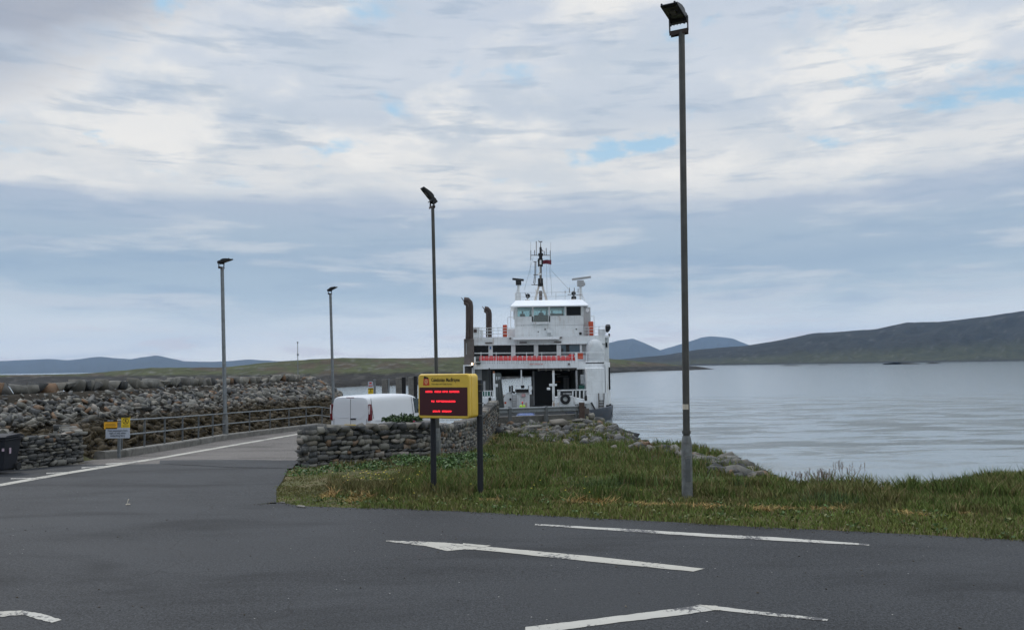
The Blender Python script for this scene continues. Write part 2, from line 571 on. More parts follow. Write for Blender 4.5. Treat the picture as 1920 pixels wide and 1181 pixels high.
M['postblack'] = pmat('black_post', (0.011, 0.013, 0.019), 0.5, 0.1)
M['lens'] = pmat('lamp_lens', (0.05, 0.055, 0.06), 0.12)
M['yellow'] = pmat('sign_yellow', (0.74, 0.50, 0.065), 0.42, var=0.05, dirt=(0.58, 0.39, 0.06), dirt_amt=0.4)
M['yellow_side'] = M['yellow']
M['screen'] = pmat('led_screen', (0.055, 0.008, 0.012), 0.3, var=0.05)
M['led'] = emis('led_red', (1.0, 0.03, 0.05), 1.5)
M['led_dim'] = emis('led_red_dim', (1.0, 0.03, 0.05), 0.8)
M['red'] = pmat('logo_red', (0.55, 0.05, 0.02), 0.5)
M['text'] = pmat('text_black', (0.02, 0.018, 0.01), 0.6)
M['white'] = pmat('ship_white', (0.70, 0.73, 0.74), 0.45, var=0.04, scale=1.2, dirt=(0.52, 0.54, 0.53), dirt_amt=0.55, dirt_scale=0.7)
def streaky(m):
    nt = m.node_tree; b = nt.nodes['Principled BSDF']; L = nt.links
    src = b.inputs['Base Color'].links[0].from_socket
    tc = nt.nodes.new('ShaderNodeTexCoord'); mp = nt.nodes.new('ShaderNodeMapping'); mp.inputs['Scale'].default_value = (2.6, 2.6, .22)
    L.new(tc.outputs['Object'], mp.inputs[0])
    n = noise_n(nt, mp.outputs[0], 1.6, 6, .65, .0)
    c = mix_n(nt, math_n(nt, 'MULTIPLY', smooth_n(nt, n, .58, .74), .6), src, (.30, .20, .13))
    n2 = noise_n(nt, mp.outputs[0], 3.5, 4, .6, .0)
    c = mix_n(nt, math_n(nt, 'MULTIPLY', smooth_n(nt, n2, .52, .7), .3), c, (.40, .40, .38))
    # weld seams every couple of metres
    sp = nt.nodes.new('ShaderNodeSeparateXYZ'); L.new(tc.outputs['Object'], sp.inputs[0])
    for k, per in ((0, 2.1), (2, 1.25)):
        f = math_n(nt, 'FRACT', math_n(nt, 'DIVIDE', sp.outputs[k], per))
        c = mix_n(nt, math_n(nt, 'MULTIPLY', math_n(nt, 'LESS_THAN', f, .022), .3), c, (.30, .31, .31))
    L.new(c, b.inputs['Base Color'])


streaky(M['white'])
M['shipgrey'] = pmat('ship_grey', (0.36, 0.37, 0.38), 0.6, var=0.08, scale=1.0, dirt=(0.25, 0.22, 0.19), dirt_amt=0.4)
M['rusty'] = pmat('ship_white_rusty', (0.5, 0.48, 0.44), 0.6, var=0.1, scale=2, dirt=(0.28, 0.12, 0.05), dirt_amt=0.8, dirt_scale=1.6)
M['hull'] = pmat('ship_hull', (0.075, 0.085, 0.105), 0.45, var=0.12, scale=0.8, dirt=(0.11, 0.10, 0.09), dirt_amt=0.4)
M['funnel'] = pmat('funnel_brown', (0.055, 0.038, 0.032), 0.7, var=0.25, scale=2)
M['casing'] = pmat('funnel_casing', (0.115, 0.10, 0.09), 0.75, var=0.2, scale=1.5)
M['tunnel'] = pmat('car_deck_steel', (0.10, 0.105, 0.105), 0.7, var=0.25, scale=0.7)
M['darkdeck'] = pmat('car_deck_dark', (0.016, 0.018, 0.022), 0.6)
M['greensteel'] = pmat('ramp_green_grey', (0.085, 0.10, 0.095), 0.65, var=0.2, scale=2)
M['green'] = pmat('machinery_green', (0.01, 0.085, 0.065), 0.5)
M['seat'] = pmat('seat_red', (0.55, 0.045, 0.045), 0.45, var=0.15)
M['orange'] = pmat('locker_red', (0.50, 0.07, 0.025), 0.5)
M['dkwin'] = pmat('ship_window_dark', (0.008, 0.011, 0.014), 0.15, spec=.15)
M['bluewin'] = pmat('ship_window_blue', (0.05, 0.10, 0.14), 0.12)
M['glass'] = glass_mat('wheelhouse_glass')
M['rubber'] = pmat('rubber', (0.014, 0.014, 0.015), 0.85)
M['tarp'] = pmat('boat_cover', (0.52, 0.55, 0.56), 0.8, var=0.1, scale=1.5, bump=0.8)
M['blue'] = pmat('notice_blue', (0.04, 0.14, 0.35), 0.5)
M['vanwhite'] = pmat('van_white', (0.66, 0.68, 0.70), 0.25, var=0.015, scale=1.0)
M['seam'] = pmat('dark_seam', (0.05, 0.052, 0.055), 0.7)
M['tail'] = pmat('tail_light_red', (0.13, 0.008, 0.012), 0.15)
M['tailwhite'] = pmat('tail_light_clear', (0.6, 0.55, 0.55), 0.15)
M['carglass'] = pmat('car_glass', (0.02, 0.03, 0.03), 0.08)
M['carblue'] = pmat('car_blue', (0.02, 0.06, 0.20), 0.25)
M['bin'] = pmat('bin_plastic', (0.006, 0.008, 0.014), 0.75, var=0.2)
M['signorange'] = pmat('sign_orange', (0.80, 0.40, 0.015), 0.5, var=0.05)
M['signyel'] = pmat('sign_yellow_small', (0.72, 0.50, 0.02), 0.5, var=0.05)
M['signwhite'] = pmat('sign_white', (0.42, 0.46, 0.52), 0.5, var=0.04)
M['signtext'] = pmat('sign_text', (0.05, 0.06, 0.08), 0.6)
M['hiviz'] = pmat('hi_vis_yellow', (0.45, 0.75, 0.03), 0.7)
M['helmet'] = pmat('helmet_red', (0.6, 0.02, 0.02), 0.4)
M['navy'] = pmat('navy_cloth', (0.015, 0.018, 0.03), 0.85)
M['skin'] = pmat('skin', (0.45, 0.25, 0.17), 0.6)
M['hair'] = pmat('hair', (0.03, 0.02, 0.015), 0.8)
M['grass'] = vcol_mat('grass_blades', 0.8, 0.15, 3.0)
M['land'] = vcol_mat('ground_soil', 0.95, 0.3, 5.0, 0.02)
M['hill'] = vcol_mat('moor', 0.95, 0.55, 0.12, 2.0)
M['hillfar'] = vcol_mat('moor_far', 0.95, 0.30, 0.035, 12.0)
M['leaf'] = vcol_mat('leaves', 0.6, 0.2, 12.0, spec=0.4)
M['sticker'] = pmat('sticker', (0.55, 0.5, 0.4), 0.6)
M['reed'] = pmat('reed_green', (0.13, 0.20, 0.06), 0.6, var=0.3)
M['stalk'] = pmat('dry_stalk', (0.20, 0.14, 0.10), 0.8, var=0.3)
M['tuss'] = pmat('tussock_brown', (0.14, 0.10, 0.05), 0.9, var=0.35)

# ------------------------------------------------------------------ terrain functions
SEA = -3.1
ZR = [(-80, 0), (15, 0), (22, -.22), (27, -.45), (32, -.65), (38, -.85), (47, -1.0), (52, -1.6), (60, -2.7), (64, -3.2), (74, -4.2), (80, -4.6)]
ZG = [(-80, 0), (13, 0), (15, -.02), (20, -.2), (25, -.5), (30, -.85), (36, -1.1), (42, -1.0), (46, -.8), (60, -.9)]
SHORE = [(5.6, 90), (5.6, 62), (6.6, 58), (8.3, 55), (9.3, 52), (10.2, 47), (11.0, 43), (12.4, 37), (14, 33), (16, 29.5), (20, 27), (30, 26), (60, 25), (400, 23)]
XL = [(14.4, -60), (19.5, -60), (19.6, -14.6), (22, -13.25), (25, -12.95), (27, -12.55), (38, -13.05), (47.5, -10.8), (60, -7.6), (74, -5.0)]
XRt = [(14.4, -4.1), (16.5, -4.7), (18, -5.0), (20.2, -5.5), (22.3, -5.95), (23.1, -5.7), (24.2, -4.6), (26.6, -3.1), (37, -2.1), (44.5, -1.5), (46.8, .5), (49.0, 3.9), (60, 5.0), (74, 5.6)]
EDGE_PX = [(520, 940), (560, 948), (640, 951), (700, 952), (850, 957), (1000, 965), (1200, 975), (1400, 986), (1650, 998), (1920, 1012), (2400, 1038)]
EDGE = [tuple(G(x, y)[:2]) for x, y in EDGE_PX]           # apron edge, world (X,Y)
EDGE = [(-60.0, 14.4), (-4.3, 14.4)] + [e for e in EDGE if e[0] > -4.2]
EDGE[-1] = (EDGE[-1][0], EDGE[-1][1])
EDGE.append((60.0, max(4.0, EDGE[-1][1] - 1.5)))


def yedge(x):
    return interp(x, EDGE)


def shore_dist(x, y):
    """distance to the shoreline; positive on land"""
    x = np.asarray(x, float); y = np.asarray(y, float)
    best = np.full(x.shape, 1e9)
    for (ax, ay), (bx, by) in zip(SHORE[:-1], SHORE[1:]):
        dx, dy = bx - ax, by - ay
        t = np.clip(((x - ax) * dx + (y - ay) * dy) / (dx * dx + dy * dy), 0, 1)
        d = np.hypot(x - ax - t * dx, y - ay - t * dy)
        best = np.minimum(best, d)
    xs = interp(-y, [(-p[1], p[0]) for p in SHORE])      # shoreline x at this y (y falls along the list)
    inside = (x < xs) & (y < 90) | (y < 23)
    return np.where(inside, best, -best)


CREST_A, CREST_B = (-23.5, 38.0), (-17.2, 68.5)


def crest_dist(x, y):
    ax, ay = -27.0, 21.0
    best = np.full(np.shape(x), 1e9); side = np.zeros(np.shape(x))
    pts = [(-28.5, 14.0), (-23.5, 38.0), (-17.2, 68.5)]
    for (ax, ay), (bx, by) in zip(pts[:-1], pts[1:]):
        dx, dy = bx - ax, by - ay
        L2 = dx * dx + dy * dy
        t = np.clip(((x - ax) * dx + (y - ay) * dy) / L2, 0, 1)
        d = np.hypot(x - ax - t * dx, y - ay - t * dy)
        cr = (x - ax) * dy - (y - ay) * dx            # >0 on the right (towards the slip)
        upd = d < best
        best = np.where(upd, d, best); side = np.where(upd, cr, side)
    return best, side


def Hrev(x, y):
    d, s = crest_dist(x, y)
    k = 0.075 + (0.66 - 0.075) * sstep(np.asarray(y, float), 23.5, 36.0)
    k = np.where(s > 0, k, 0.8)
    # the near part falls away quickly beyond the end of the small drystone wall
    xl = interp(y, [(20, -12.9), (24, -13.2), (30, -14.0), (36, -17.5), (70, -10)])
    extra = np.maximum(0, np.asarray(x) - xl) * 1.1 * (1 - sstep(np.asarray(y, float), 33, 38))
    return 1.32 - k * np.maximum(0, d - 0.9) - extra


def Hland(x, y):
    x = np.asarray(x, float); y = np.asarray(y, float)
    zg = interp(y, ZG) + 0.25 * (fbm(x * 0.22 + 5, y * 0.22) - 0.5)* sstep(y, 14.5, 20) + 0.10 * (fbm(x * 0.9, y * 0.9) - 0.5) * sstep(y, 14.5, 17)
    # low mound behind the near lamp, dip to its right
    zg = zg + 0.22 * np.exp(-((x - 4.2) ** 2 / 9 + (y - 26) ** 2 / 26))
    zg = zg - 0.30 * np.exp(-((x - 7.2) ** 2 / 3.0 + (y - 18.0) ** 2 / 9.0))
    zg = zg + 0.12 * sstep(x, 8, 11) * (1 - sstep(y, 17, 20))
    xc = interp(y, [(16, 5.4), (24, 5.8), (32, 5.7), (40, 5.2), (47, 4.6)])
    kk = 0.42 + 0.18 * sstep(y, 38, 44)
    zg = zg - np.minimum(kk * np.maximum(0, x - xc), 0.30 * np.maximum(0, y - 16.8))
    zg = np.maximum(zg, SEA - .6)
    w = 2.0
    d = shore_dist(x, y)
    t = np.clip(d / w, 0, 1)
    z = SEA + (zg - SEA) * (1 - (1 - t) ** 1.7)
    z = np.where(d < 0, SEA + np.maximum(-2.2, d * 0.5), z)
    return z


def H(x, y):
    x = np.asarray(x, float); y = np.asarray(y, float)
    x, y = np.broadcast_arrays(x, y)
    xl = interp(y, XL); xr = interp(y, XRt)
    zr = interp(y, ZR)
    z = Hland(x, y)
    # left of the road: falls into the basin
    basin = np.maximum(-2.9, zr - np.maximum(0, (xl - 0.35) - x) * 1.6)
    basin = np.where(y < 24.5, np.maximum(basin, zr - 0.05), basin)
    basin = np.where(y > 62, np.maximum(-4.5, basin - (y - 62) * 0.3), basin)
    left = np.maximum(basin, np.where(y > 12, Hrev(x, y), -9))
    z = np.where((x < xl) & (y > 14.4), left, z)
    road = (x >= xl - 0.3) & (x <= xr + 0.0) & (y > 14.4)
    z = np.where(road, zr - 0.025, z)
    ap = (y <= yedge(x))
    z = np.where(ap, -0.025, z)
    z = np.where((y > 74) & (x > -14) & (x < 30), np.minimum(z, -4.6), z)
    # beyond the breakwater end and behind it: sea bed
    return np.maximum(z, -5.3)


def Hs(x, y):
    return float(H(np.array([x]), np.array([y]))[0])


_gx = np.arange(-34, 26.01, 0.2); _gy = np.arange(8, 80.01, 0.2)
_HG = H(_gx[None, :], _gy[:, None])


def Hs(x, y):
    if not (-33.8 < x < 25.8 and 8.2 < y < 79.8):
        return float(H(np.array([x]), np.array([y]))[0])
    a = (x + 34) * 5; b = (y - 8) * 5; i = int(a); j = int(b); a -= i; b -= j
    return float((_HG[j, i] * (1 - a) + _HG[j, i + 1] * a) * (1 - b) + (_HG[j + 1, i] * (1 - a) + _HG[j + 1, i + 1] * a) * b)


# ------------------------------------------------------------------ ground
def build_ground():
    def axis(lo, hi, st, far):
        a = list(np.arange(lo, hi + st * .5, st))
        s = st; v = hi
        while v < far[1]:
            s *= 1.5; v += s; a.append(v)
        s = st; v = lo
        while v > far[0]:
            s *= 1.5; v -= s; a.insert(0, v)
        return np.array(a)
    xs = axis(-30, 24, 0.25, (-400, 400)); ys = axis(9, 76, 0.25, (-300, 3000))
    Xg, Yg = np.meshgrid(xs, ys)
    Zg = H(Xg, Yg)
    n = fbm(Xg * 0.6, Yg * 0.6, 5)
    n2 = fbm(Xg * 2.1 + 40, Yg * 2.1, 4)
    a = np.array((0.085, 0.085, 0.035)); bcol = np.array((0.13, 0.10, 0.055)); c3 = np.array((0.05, 0.055, 0.024))
    col = a[None, None] * np.ones(Xg.shape + (1,))
    f = sstep(n, .48, .62)[..., None]; col = col * (1 - f) + c3 * f
    f = sstep(n2, .55, .7)[..., None]; col = col * (1 - f) + bcol * f
    # weed and mud low down, shade between breakwater boulders painted as dark ground
    weed = np.array((0.035, 0.028, 0.016))
    lowm = (1 - sstep(Zg + (n2 - .5) * 1.0, -2.2, -1.4))[..., None]
    col = col * (1 - lowm) + weed * lowm
    lf = ((Xg < interp(Yg, XL) - .3) & (Yg > 24)).astype(float)[..., None]
    dark = np.array((0.022, 0.018, 0.012)) * (0.6 + 0.9 * n2[..., None])
    col = col * (1 - lf) + dark * lf
    V = np.stack([Xg, Yg, Zg], -1).reshape(-1, 3)
    ny, nx = Xg.shape
    i = np.arange(ny - 1)[:, None] * nx + np.arange(nx - 1)[None]
    Fc = np.stack([i, i + 1, i + nx + 1, i + nx], -1).reshape(-1, 4)
    o = fast_mesh('ground', V, Fc, M['land'], cols=col.reshape(-1, 3), smooth=True)
    tag(o, kind='structure')


def build_grit():
    rnd = random.Random(77); n = 0; Vs = []; Ts = []; As = []
    for k in range(900):
        if rnd.random() < .55:
            x = rnd.uniform(-4.5, 9); y = float(yedge(x)) - abs(rnd.gauss(0, .12))
        else:
            x = rnd.uniform(-9, 9); y = rnd.uniform(4.5, 14)
        z = .004
        W, T = rock_at(rnd, (x, y, z), rnd.choice((.012, .016, .022, .03)), .3, (1, .9, .5))
        Vs.append(W); Ts.append(T + n); n += len(W); As.append(np.full(len(T), rnd.choice((.1, .3, .5, .7, .99))))
    o = fast_mesh('grit', np.concatenate(Vs), np.concatenate(Ts), M['rock'], attrs=np.concatenate(As))
    tag(o, 'loose grit and small chips scattered on the tarmac', 'grit', None, 'stuff')


def strip_mesh(name, rows, mat, nx=24):
    """rows: list of (y, xl, xr, z)"""
    V = []; Fc = []
    for y, xl, xr, z in rows:
        for k in range(nx + 1):
            V.append((xl + (xr - xl) * k / nx, y, z))
    w = nx + 1
    for r in range(len(rows) - 1):
        for k in range(nx):
            Fc.append((r * w + k, r * w + k + 1, (r + 1) * w + k + 1, (r + 1) * w + k))
    return fast_mesh(name, V, Fc, mat)


def build_roads():
    xs = sorted(set(list(np.linspace(-60, -5, 12)) + list(np.linspace(-5, 12, 110)) + list(np.linspace(12, 60, 12))))
    V = []; Fc = []
    jag = lambda x: 0.03 * (fbm(np.array([x * 3.0]), np.array([2.0]))[0] - .5)
    for x in xs:
        ye = float(yedge(x)) + (jag(x) if x > -4 else 0)
        for t in (0, .25, .5, .75, 1):
            V.append((x, -60 + (ye + 60) * t, 0.0))
    for r in range(len(xs) - 1):
        for k in range(4):
            Fc.append((r * 5 + k, r * 5 + k + 1, (r + 1) * 5 + k + 1, (r + 1) * 5 + k)[::-1])
    tag(fast_mesh('road', V, Fc, M['asphalt']), kind='structure')
    rows = []
    for y in list(np.arange(14.4, 23.3, .3)) + [23.3]:
        rows.append((y, float(interp(y, XL)), float(interp(y, XRt)), float(interp(y, ZR))))
    tag(strip_mesh('slip_road', rows, M['asphalt']), kind='structure')
    rows = []
    for y in list(np.arange(23.3, 74, .5)):
        rows.append((y, float(interp(y, XL)), float(interp(y, XRt)), float(interp(y, ZR))))
    tag(strip_mesh('slipway', rows, M['slip']), kind='structure')
    # dark asphalt patch reaching over the seam
    z = lambda y: float(interp(y, ZR)) + 0.004
    def gpatch(name, pxs, mat, dz=0.004, n=1, wig=0.0):
        pts = []
        for (a, b) in pxs:
            p = Gr(a, b)
            pts.append((p.x, p.y, p.z + dz))
        return pts
    # side faces of the slipway
    mb = MB()
    for tab in (XL, XRt):
        ys = [y for y in np.arange(24, 73.6, 1.5)]
        if tab is XRt: ys = [y for y in ys if y > 44]
        for a, b2 in zip(ys[:-1], ys[1:]):
            xa, xb = float(interp(a, tab)), float(interp(b2, tab))
            sgn = -1 if tab is XL else 1
            za, zb = float(interp(a, ZR)) - .012, float(interp(b2, ZR)) - .012
            vs = [(xa, a, za), (xb, b2, zb), (xb + sgn * .3, b2, zb), (xa + sgn * .3, a, za),
                  (xa, a, -5), (xb, b2, -5), (xb + sgn * .3, b2, -5), (xa + sgn * .3, a, -5)]
            mb.add(vs, [(0, 1, 2, 3), (0, 4, 5, 1), (3, 2, 6, 7)])
    tag(mb.build('slipway_wall', M['concrete']), kind='structure')


def Gr(px, py):
    """pixel -> point on the road surface"""
    r = ray(px, py)
    t = 1.0
    for _ in range(60):
        y = r.y * t
        z = float(interp(y, ZR))
        t2 = (z - CAMZ) / r.z
        t = 0.5 * t + 0.5 * t2
    y = r.y * t
    return Vector((r.x * t, y, float(interp(y, ZR))))


def marking(name, pxs, mat, label, group=None, dz=0.005, sub=10, wig=0.008):
    """pxs: list of (upper px, lower px) pairs along the marking"""
    V = []; Fc = []
    rnd = random.Random(len(pxs) * 7 + int(pxs[0][0][0]))
    for i in range(len(pxs) - 1):
        (a0, b0), (a1, b1) = pxs[i], pxs[i + 1]
        for k in range(sub + (1 if i == len(pxs) - 2 else 0)):
            t = k / sub
            A = Gr(a0[0] + (a1[0] - a0[0]) * t, a0[1] + (a1[1] - a0[1]) * t)
            B = Gr(b0[0] + (b1[0] - b0[0]) * t, b0[1] + (b1[1] - b0[1]) * t)
            V.append((A.x, A.y + rnd.uniform(-wig, wig), A.z + dz)); V.append((B.x, B.y + rnd.uniform(-wig, wig), B.z + dz))
    for i in range(len(V) // 2 - 1):
        Fc.append((2 * i, 2 * i + 1, 2 * i + 3, 2 * i + 2))
    o = fast_mesh(name, V, Fc, mat)
    tag(o, label, None, group, 'structure')
    return o


def build_markings():
    mk = marking
    mk('road_marking', [((724, 1013.5), (724, 1015)), ((785, 1015), (800, 1024)), ((838, 1017.5), (838, 1033)), ((866, 1020), (872, 1029.8)), ((915, 1025), (900, 1031)), ((1100, 1042), (1100, 1052)), ((1320, 1066), (1300, 1071.5))], M['paint'], None)
    mk('road_marking', [((868, 1019), (868, 1022)), ((921, 1023.5), (905, 1026.5))], M['paint'], None, dz=0.008)
    mk('road_marking', [((1003, 982), (1003, 984.5)), ((1200, 993), (1200, 998)), ((1330, 1001), (1330, 1006.5)), ((1450, 1007), (1450, 1013)), ((1630, 1020), (1630, 1023))], M['paint_worn'], None)
    mk('road_marking', [((985, 1176), (985, 1190)), ((1150, 1156), (1150, 1168)), ((1260, 1142), (1270, 1154)), ((1310, 1134.5), (1338, 1144))], M['paint_worn'], None)
    mk('road_marking', [((1310, 1134.5), (1338, 1144.5)), ((1345, 1136.5), (1352, 1144.5))], M['paint'], None, dz=0.008)
    mk('road_marking', [((1345, 1137), (1350, 1144)), ((1450, 1149), (1450, 1155)), ((1553, 1160), (1550, 1164))], M['paint_worn'], None)
    mk('road_marking', [((-60, 1150), (-60, 1161)), ((40, 1144.5), (46, 1153))], M['paint'], None)
    mk('road_marking', [((40, 1144.5), (46, 1153)), ((80, 1151), (75, 1162)), ((116, 1162), (98, 1167))], M['paint_worn'], None)
    # long edge line and the short dashes outside it
    mk('edge_line', [((-40, 913), (-40, 918)), ((0, 907), (0, 911.5)), ((130, 884), (130, 888)), ((300, 857), (300, 860)), ((450, 831), (450, 833.6)), ((560, 812.5), (560, 814.5))], M['paint'], None, sub=14, wig=.004)
    for a in (((20, 896.5), (65, 895.2)), ((87, 886.5), (128, 884.8)), ((153, 876), (193, 873.5)), ((198, 869), (248, 866))):
        mk('road_marking', [((a[0][0], a[0][1]), (a[0][0], a[0][1] + 1.8)), ((a[1][0], a[1][1]), (a[1][0], a[1][1] + 1.8))], M['paint_worn'], None, sub=4, wig=.003)
    mk('road_marking', [((508, 862), (508, 863.2)), ((530, 857.5), (560, 863))], M['slip'], None, dz=0.007, sub=4)
    mk('road_patch', [((300, 863), (300, 869)), ((430, 862), (430, 876)), ((560, 863), (548, 878))], M['asphalt'], None, dz=0.006, sub=12, wig=.03)


# ------------------------------------------------------------------ rocks
RR = random.Random(11)


def rock_proto(rnd, n=16, flat=(1, .8, .6)):
    bm = bmesh.new()
    for _ in range(n):
        v = Vector((rnd.gauss(0, 1), rnd.gauss(0, 1), rnd.gauss(0, 1))).normalized() * rnd.uniform(.72, 1.08)
        # superquadric push towards a blocky shape
        v = Vector([math.copysign(abs(c) ** .6, c) for c in v])
        bm.verts.new((v.x * flat[0], v.y * flat[1], v.z * flat[2]))
    r = bmesh.ops.convex_hull(bm, input=bm.verts[:])
    bmesh.ops.delete(bm, geom=[g for g in r['geom_interior'] if isinstance(g, bmesh.types.BMVert)], context='VERTS')
    bm.verts.ensure_lookup_table(); bm.verts.index_update()
    V = np.array([v.co[:] for v in bm.verts], np.float32)
    T = np.array([[v.index for v in f.verts] for f in bm.faces], np.int32)
    bm.free()
    return V, T


PROTO = [rock_proto(RR, RR.choice((9, 10, 11, 12, 14, 18)), (1, RR.uniform(.6, .95), RR.uniform(.45, .8))) for _ in range(40)]


def rot_np(rx, ry, rz):
    return np.array((Matrix.Rotation(rz, 3, 'Z') @ Matrix.Rotation(ry, 3, 'Y') @ Matrix.Rotation(rx, 3, 'X')), np.float32)


def rock_at(rnd, c, size, tilt=.5, stretch=(1, 1, 1)):
    V, T = PROTO[rnd.randrange(len(PROTO))]
    Rm = rot_np(rnd.uniform(-tilt, tilt), rnd.uniform(-tilt, tilt), rnd.uniform(0, 6.28))
    W = (V * np.array(stretch, np.float32) * size * .5) @ Rm.T + np.array(c, np.float32)
    return W, T


def seen_px(p):
    v = R3.inverted() @ (Vector(p) - Vector((0, 0, CAMZ)))
    if v.z > -0.1: return None
    return (960 + F * v.x / -v.z, 590.5 - F * v.y / -v.z)


def lab_rock(r):
    if r > .93 and r < .985: return 'rusty orange brown boulder'
    if r > .78: return 'pale cream and grey boulder'
    if r > .5: return 'mid grey weathered boulder'
    return 'dark slate grey boulder'


def emit_rocks(rocks, name, cat, nmax, mat, where, group, stuffname):
    """rocks: list of (W,T,rnd,apparent). The nmax largest become things"""
    rocks.sort(key=lambda q: -q[3])
    for W, T, r, a in rocks[:nmax]:
        c = W.mean(0); c[2] = W[:, 2].min()
        o = fast_mesh(name, W, T, mat, origin=tuple(float(v) for v in c), attrs=np.full(len(T), r))
        tag(o, lab_rock(r) + ' ' + where, cat, group)
    rest = rocks[nmax:]
    if rest:
        n = 0; Vs = []; Ts = []; As = []
        for W, T, r, a in rest:
            Vs.append(W); Ts.append(T + n); As.append(np.full(len(T), r)); n += len(W)
        o = fast_mesh(stuffname, np.concatenate(Vs), np.concatenate(Ts), mat, attrs=np.concatenate(As))
        tag(o, 'mass of smaller grey stones filling between the boulders ' + where, 'rocks', None, 'stuff')


def stone_rnd(rnd):
    u = rnd.random()
    if u < .07: return rnd.uniform(.93, .975)
    if u < .12: return .99
    return rnd.uniform(0.02, .88)


def build_breakwater():
    rnd = random.Random(3)
    rocks = []
    # armour on the slope facing the slip
    A = Vector((-28.5, 14.0, 0)); Bp = Vector(CREST_A + (0,)); C = Vector(CREST_B + (0,))
    def along(s):
        L1 = (Bp - A).length; L2 = (C - Bp).length
        if s < L1: t = s / L1; return A.lerp(Bp, t), (Bp - A).normalized()
        t = (s - L1) / L2; return Bp.lerp(C, t), (C - Bp).normalized()
    Ltot = (Bp - A).length + (C - Bp).length
    for k in range(15000):
        s = rnd.uniform(9, Ltot + .5); off = rnd.uniform(0.8, 13)
        p, d = along(min(s, Ltot))
        nrm = Vector((d.y, -d.x, 0))
        q = p + nrm * off
        if q.y < 24.2 or (q.y < 25.2 and q.x > -15): continue
        xl = float(interp(q.y, XL))
        if q.x > xl - 1.2 or q.x < -33: continue
        z = Hs(q.x, q.y)
        if z < -3.0: continue
        px = seen_px((q.x, q.y, z))
        if px is None or px[0] < -40: continue
        if q.x < -24.5 and q.y < 34: continue
        dist = q.y
        sz = rnd.uniform(.20, .42) * (1.0 + .45 * (rnd.random() < .2)) * (.85 + dist / 150)
        if off < 1.5: sz *= .7; z -= .12
        if z < -.4 and rnd.random() < .5: continue
        if z < -.3: sz *= 1.15
        W, T = rock_at(rnd, (q.x, q.y, z + rnd.uniform(-.03, .10)), sz * 1.3, .6, (1.15, .8, .72))
        vis = 1.0 if z > -0.2 else .15
        rocks.append((W, T, stone_rnd(rnd) if z > -.4 else rnd.uniform(0, .3), vis * sz / dist))
    # rounded head at the far end
    for k in range(520):
        a = rnd.uniform(-1.9, 1.5); r = rnd.uniform(0, 5.2) ** 1.0
        q = Vector((C.x + math.sin(a + .9) * r, C.y + .3 + math.cos(a + .9) * r, 0))
        z = 1.35 - max(0, r - .9) * .72
        if q.y < C.y - 1: continue
        sz = rnd.uniform(.4, .8)
        W, T = rock_at(rnd, (q.x, q.y, z), sz * 1.3, .5)
        rocks.append((W, T, stone_rnd(rnd), sz / q.y * (1 if z > -.5 else .2)))
    emit_rocks(rocks, 'boulder', 'boulder', 215, M['rock'], 'on the sloping breakwater beyond the handrail', 'armour boulders on the breakwater slope', 'breakwater_rubble')
    # parapet of big upright blocks with a concrete ledge in front
    s0 = (Bp - A).length
    s = s0 - 7.5
    blocks = 0
    while s < Ltot - 1.5 and blocks < 96:
        p, d = along(s)
        fr = (s - s0 + 7.5) / (Ltot - s0 + 7.5)
        w = rnd.uniform(.34, .80) * (1.2 - .45 * fr)
        hgt = (.54 - .02 * fr) * rnd.uniform(.85, 1.2)
        V, T = PROTO[rnd.randrange(len(PROTO))]
        V2 = np.sign(V) * np.abs(V) ** .42
        Rz = rot_np(rnd.uniform(-.12, .12), rnd.uniform(-.16, .16), math.atan2(d.y, d.x) + rnd.uniform(-.1, .1))
        W = (V2 / np.abs(V2).max(0) * np.array((w * .53, .38, hgt * .54), np.float32)) @ Rz.T + np.array((p.x, p.y, 1.28 + hgt * .5), np.float32)
        px = seen_px((p.x, p.y, 1.6))
        if px and px[0] > -60:
            r = rnd.choice((.3, .45, .6, .72, .8, .84, .62, .5, .15, .95, .75, .7, .55, .4))
            c = W.mean(0); c[2] = W[:, 2].min()
            o = fast_mesh('parapet_block', W, T, M['stone'], origin=tuple(float(v) for v in c), attrs=np.full(len(T), r))
            tag(o, lab_rock(r).replace('boulder', 'upright block') + ' in the parapet row along the breakwater top', 'stone block', 'upright blocks along the breakwater top')
            blocks += 1
        s += w * .93
    # breakwater crest ledge
    mb = MB()
    for a, b2 in ((A, Bp), (Bp, C)):
        d = (b2 - a).normalized(); nrm = Vector((d.y, -d.x, 0))
        p0 = a - nrm * 2.2; p1 = b2 - nrm * 2.2; p2 = b2 + nrm * .62; p3 = a + nrm * .62
        vs = [(p.x, p.y, 1.29) for p in (p0, p1, p2, p3)] + [(p.x, p.y, .7) for p in (p0, p1, p2, p3)]
        mb.add(vs, [(0, 1, 2, 3), (0, 4, 5, 1), (2, 6, 7, 3), (3, 7, 4, 0), (1, 5, 6, 2)])
    tag(mb.build('breakwater_ledge', M['concrete']), kind='structure')


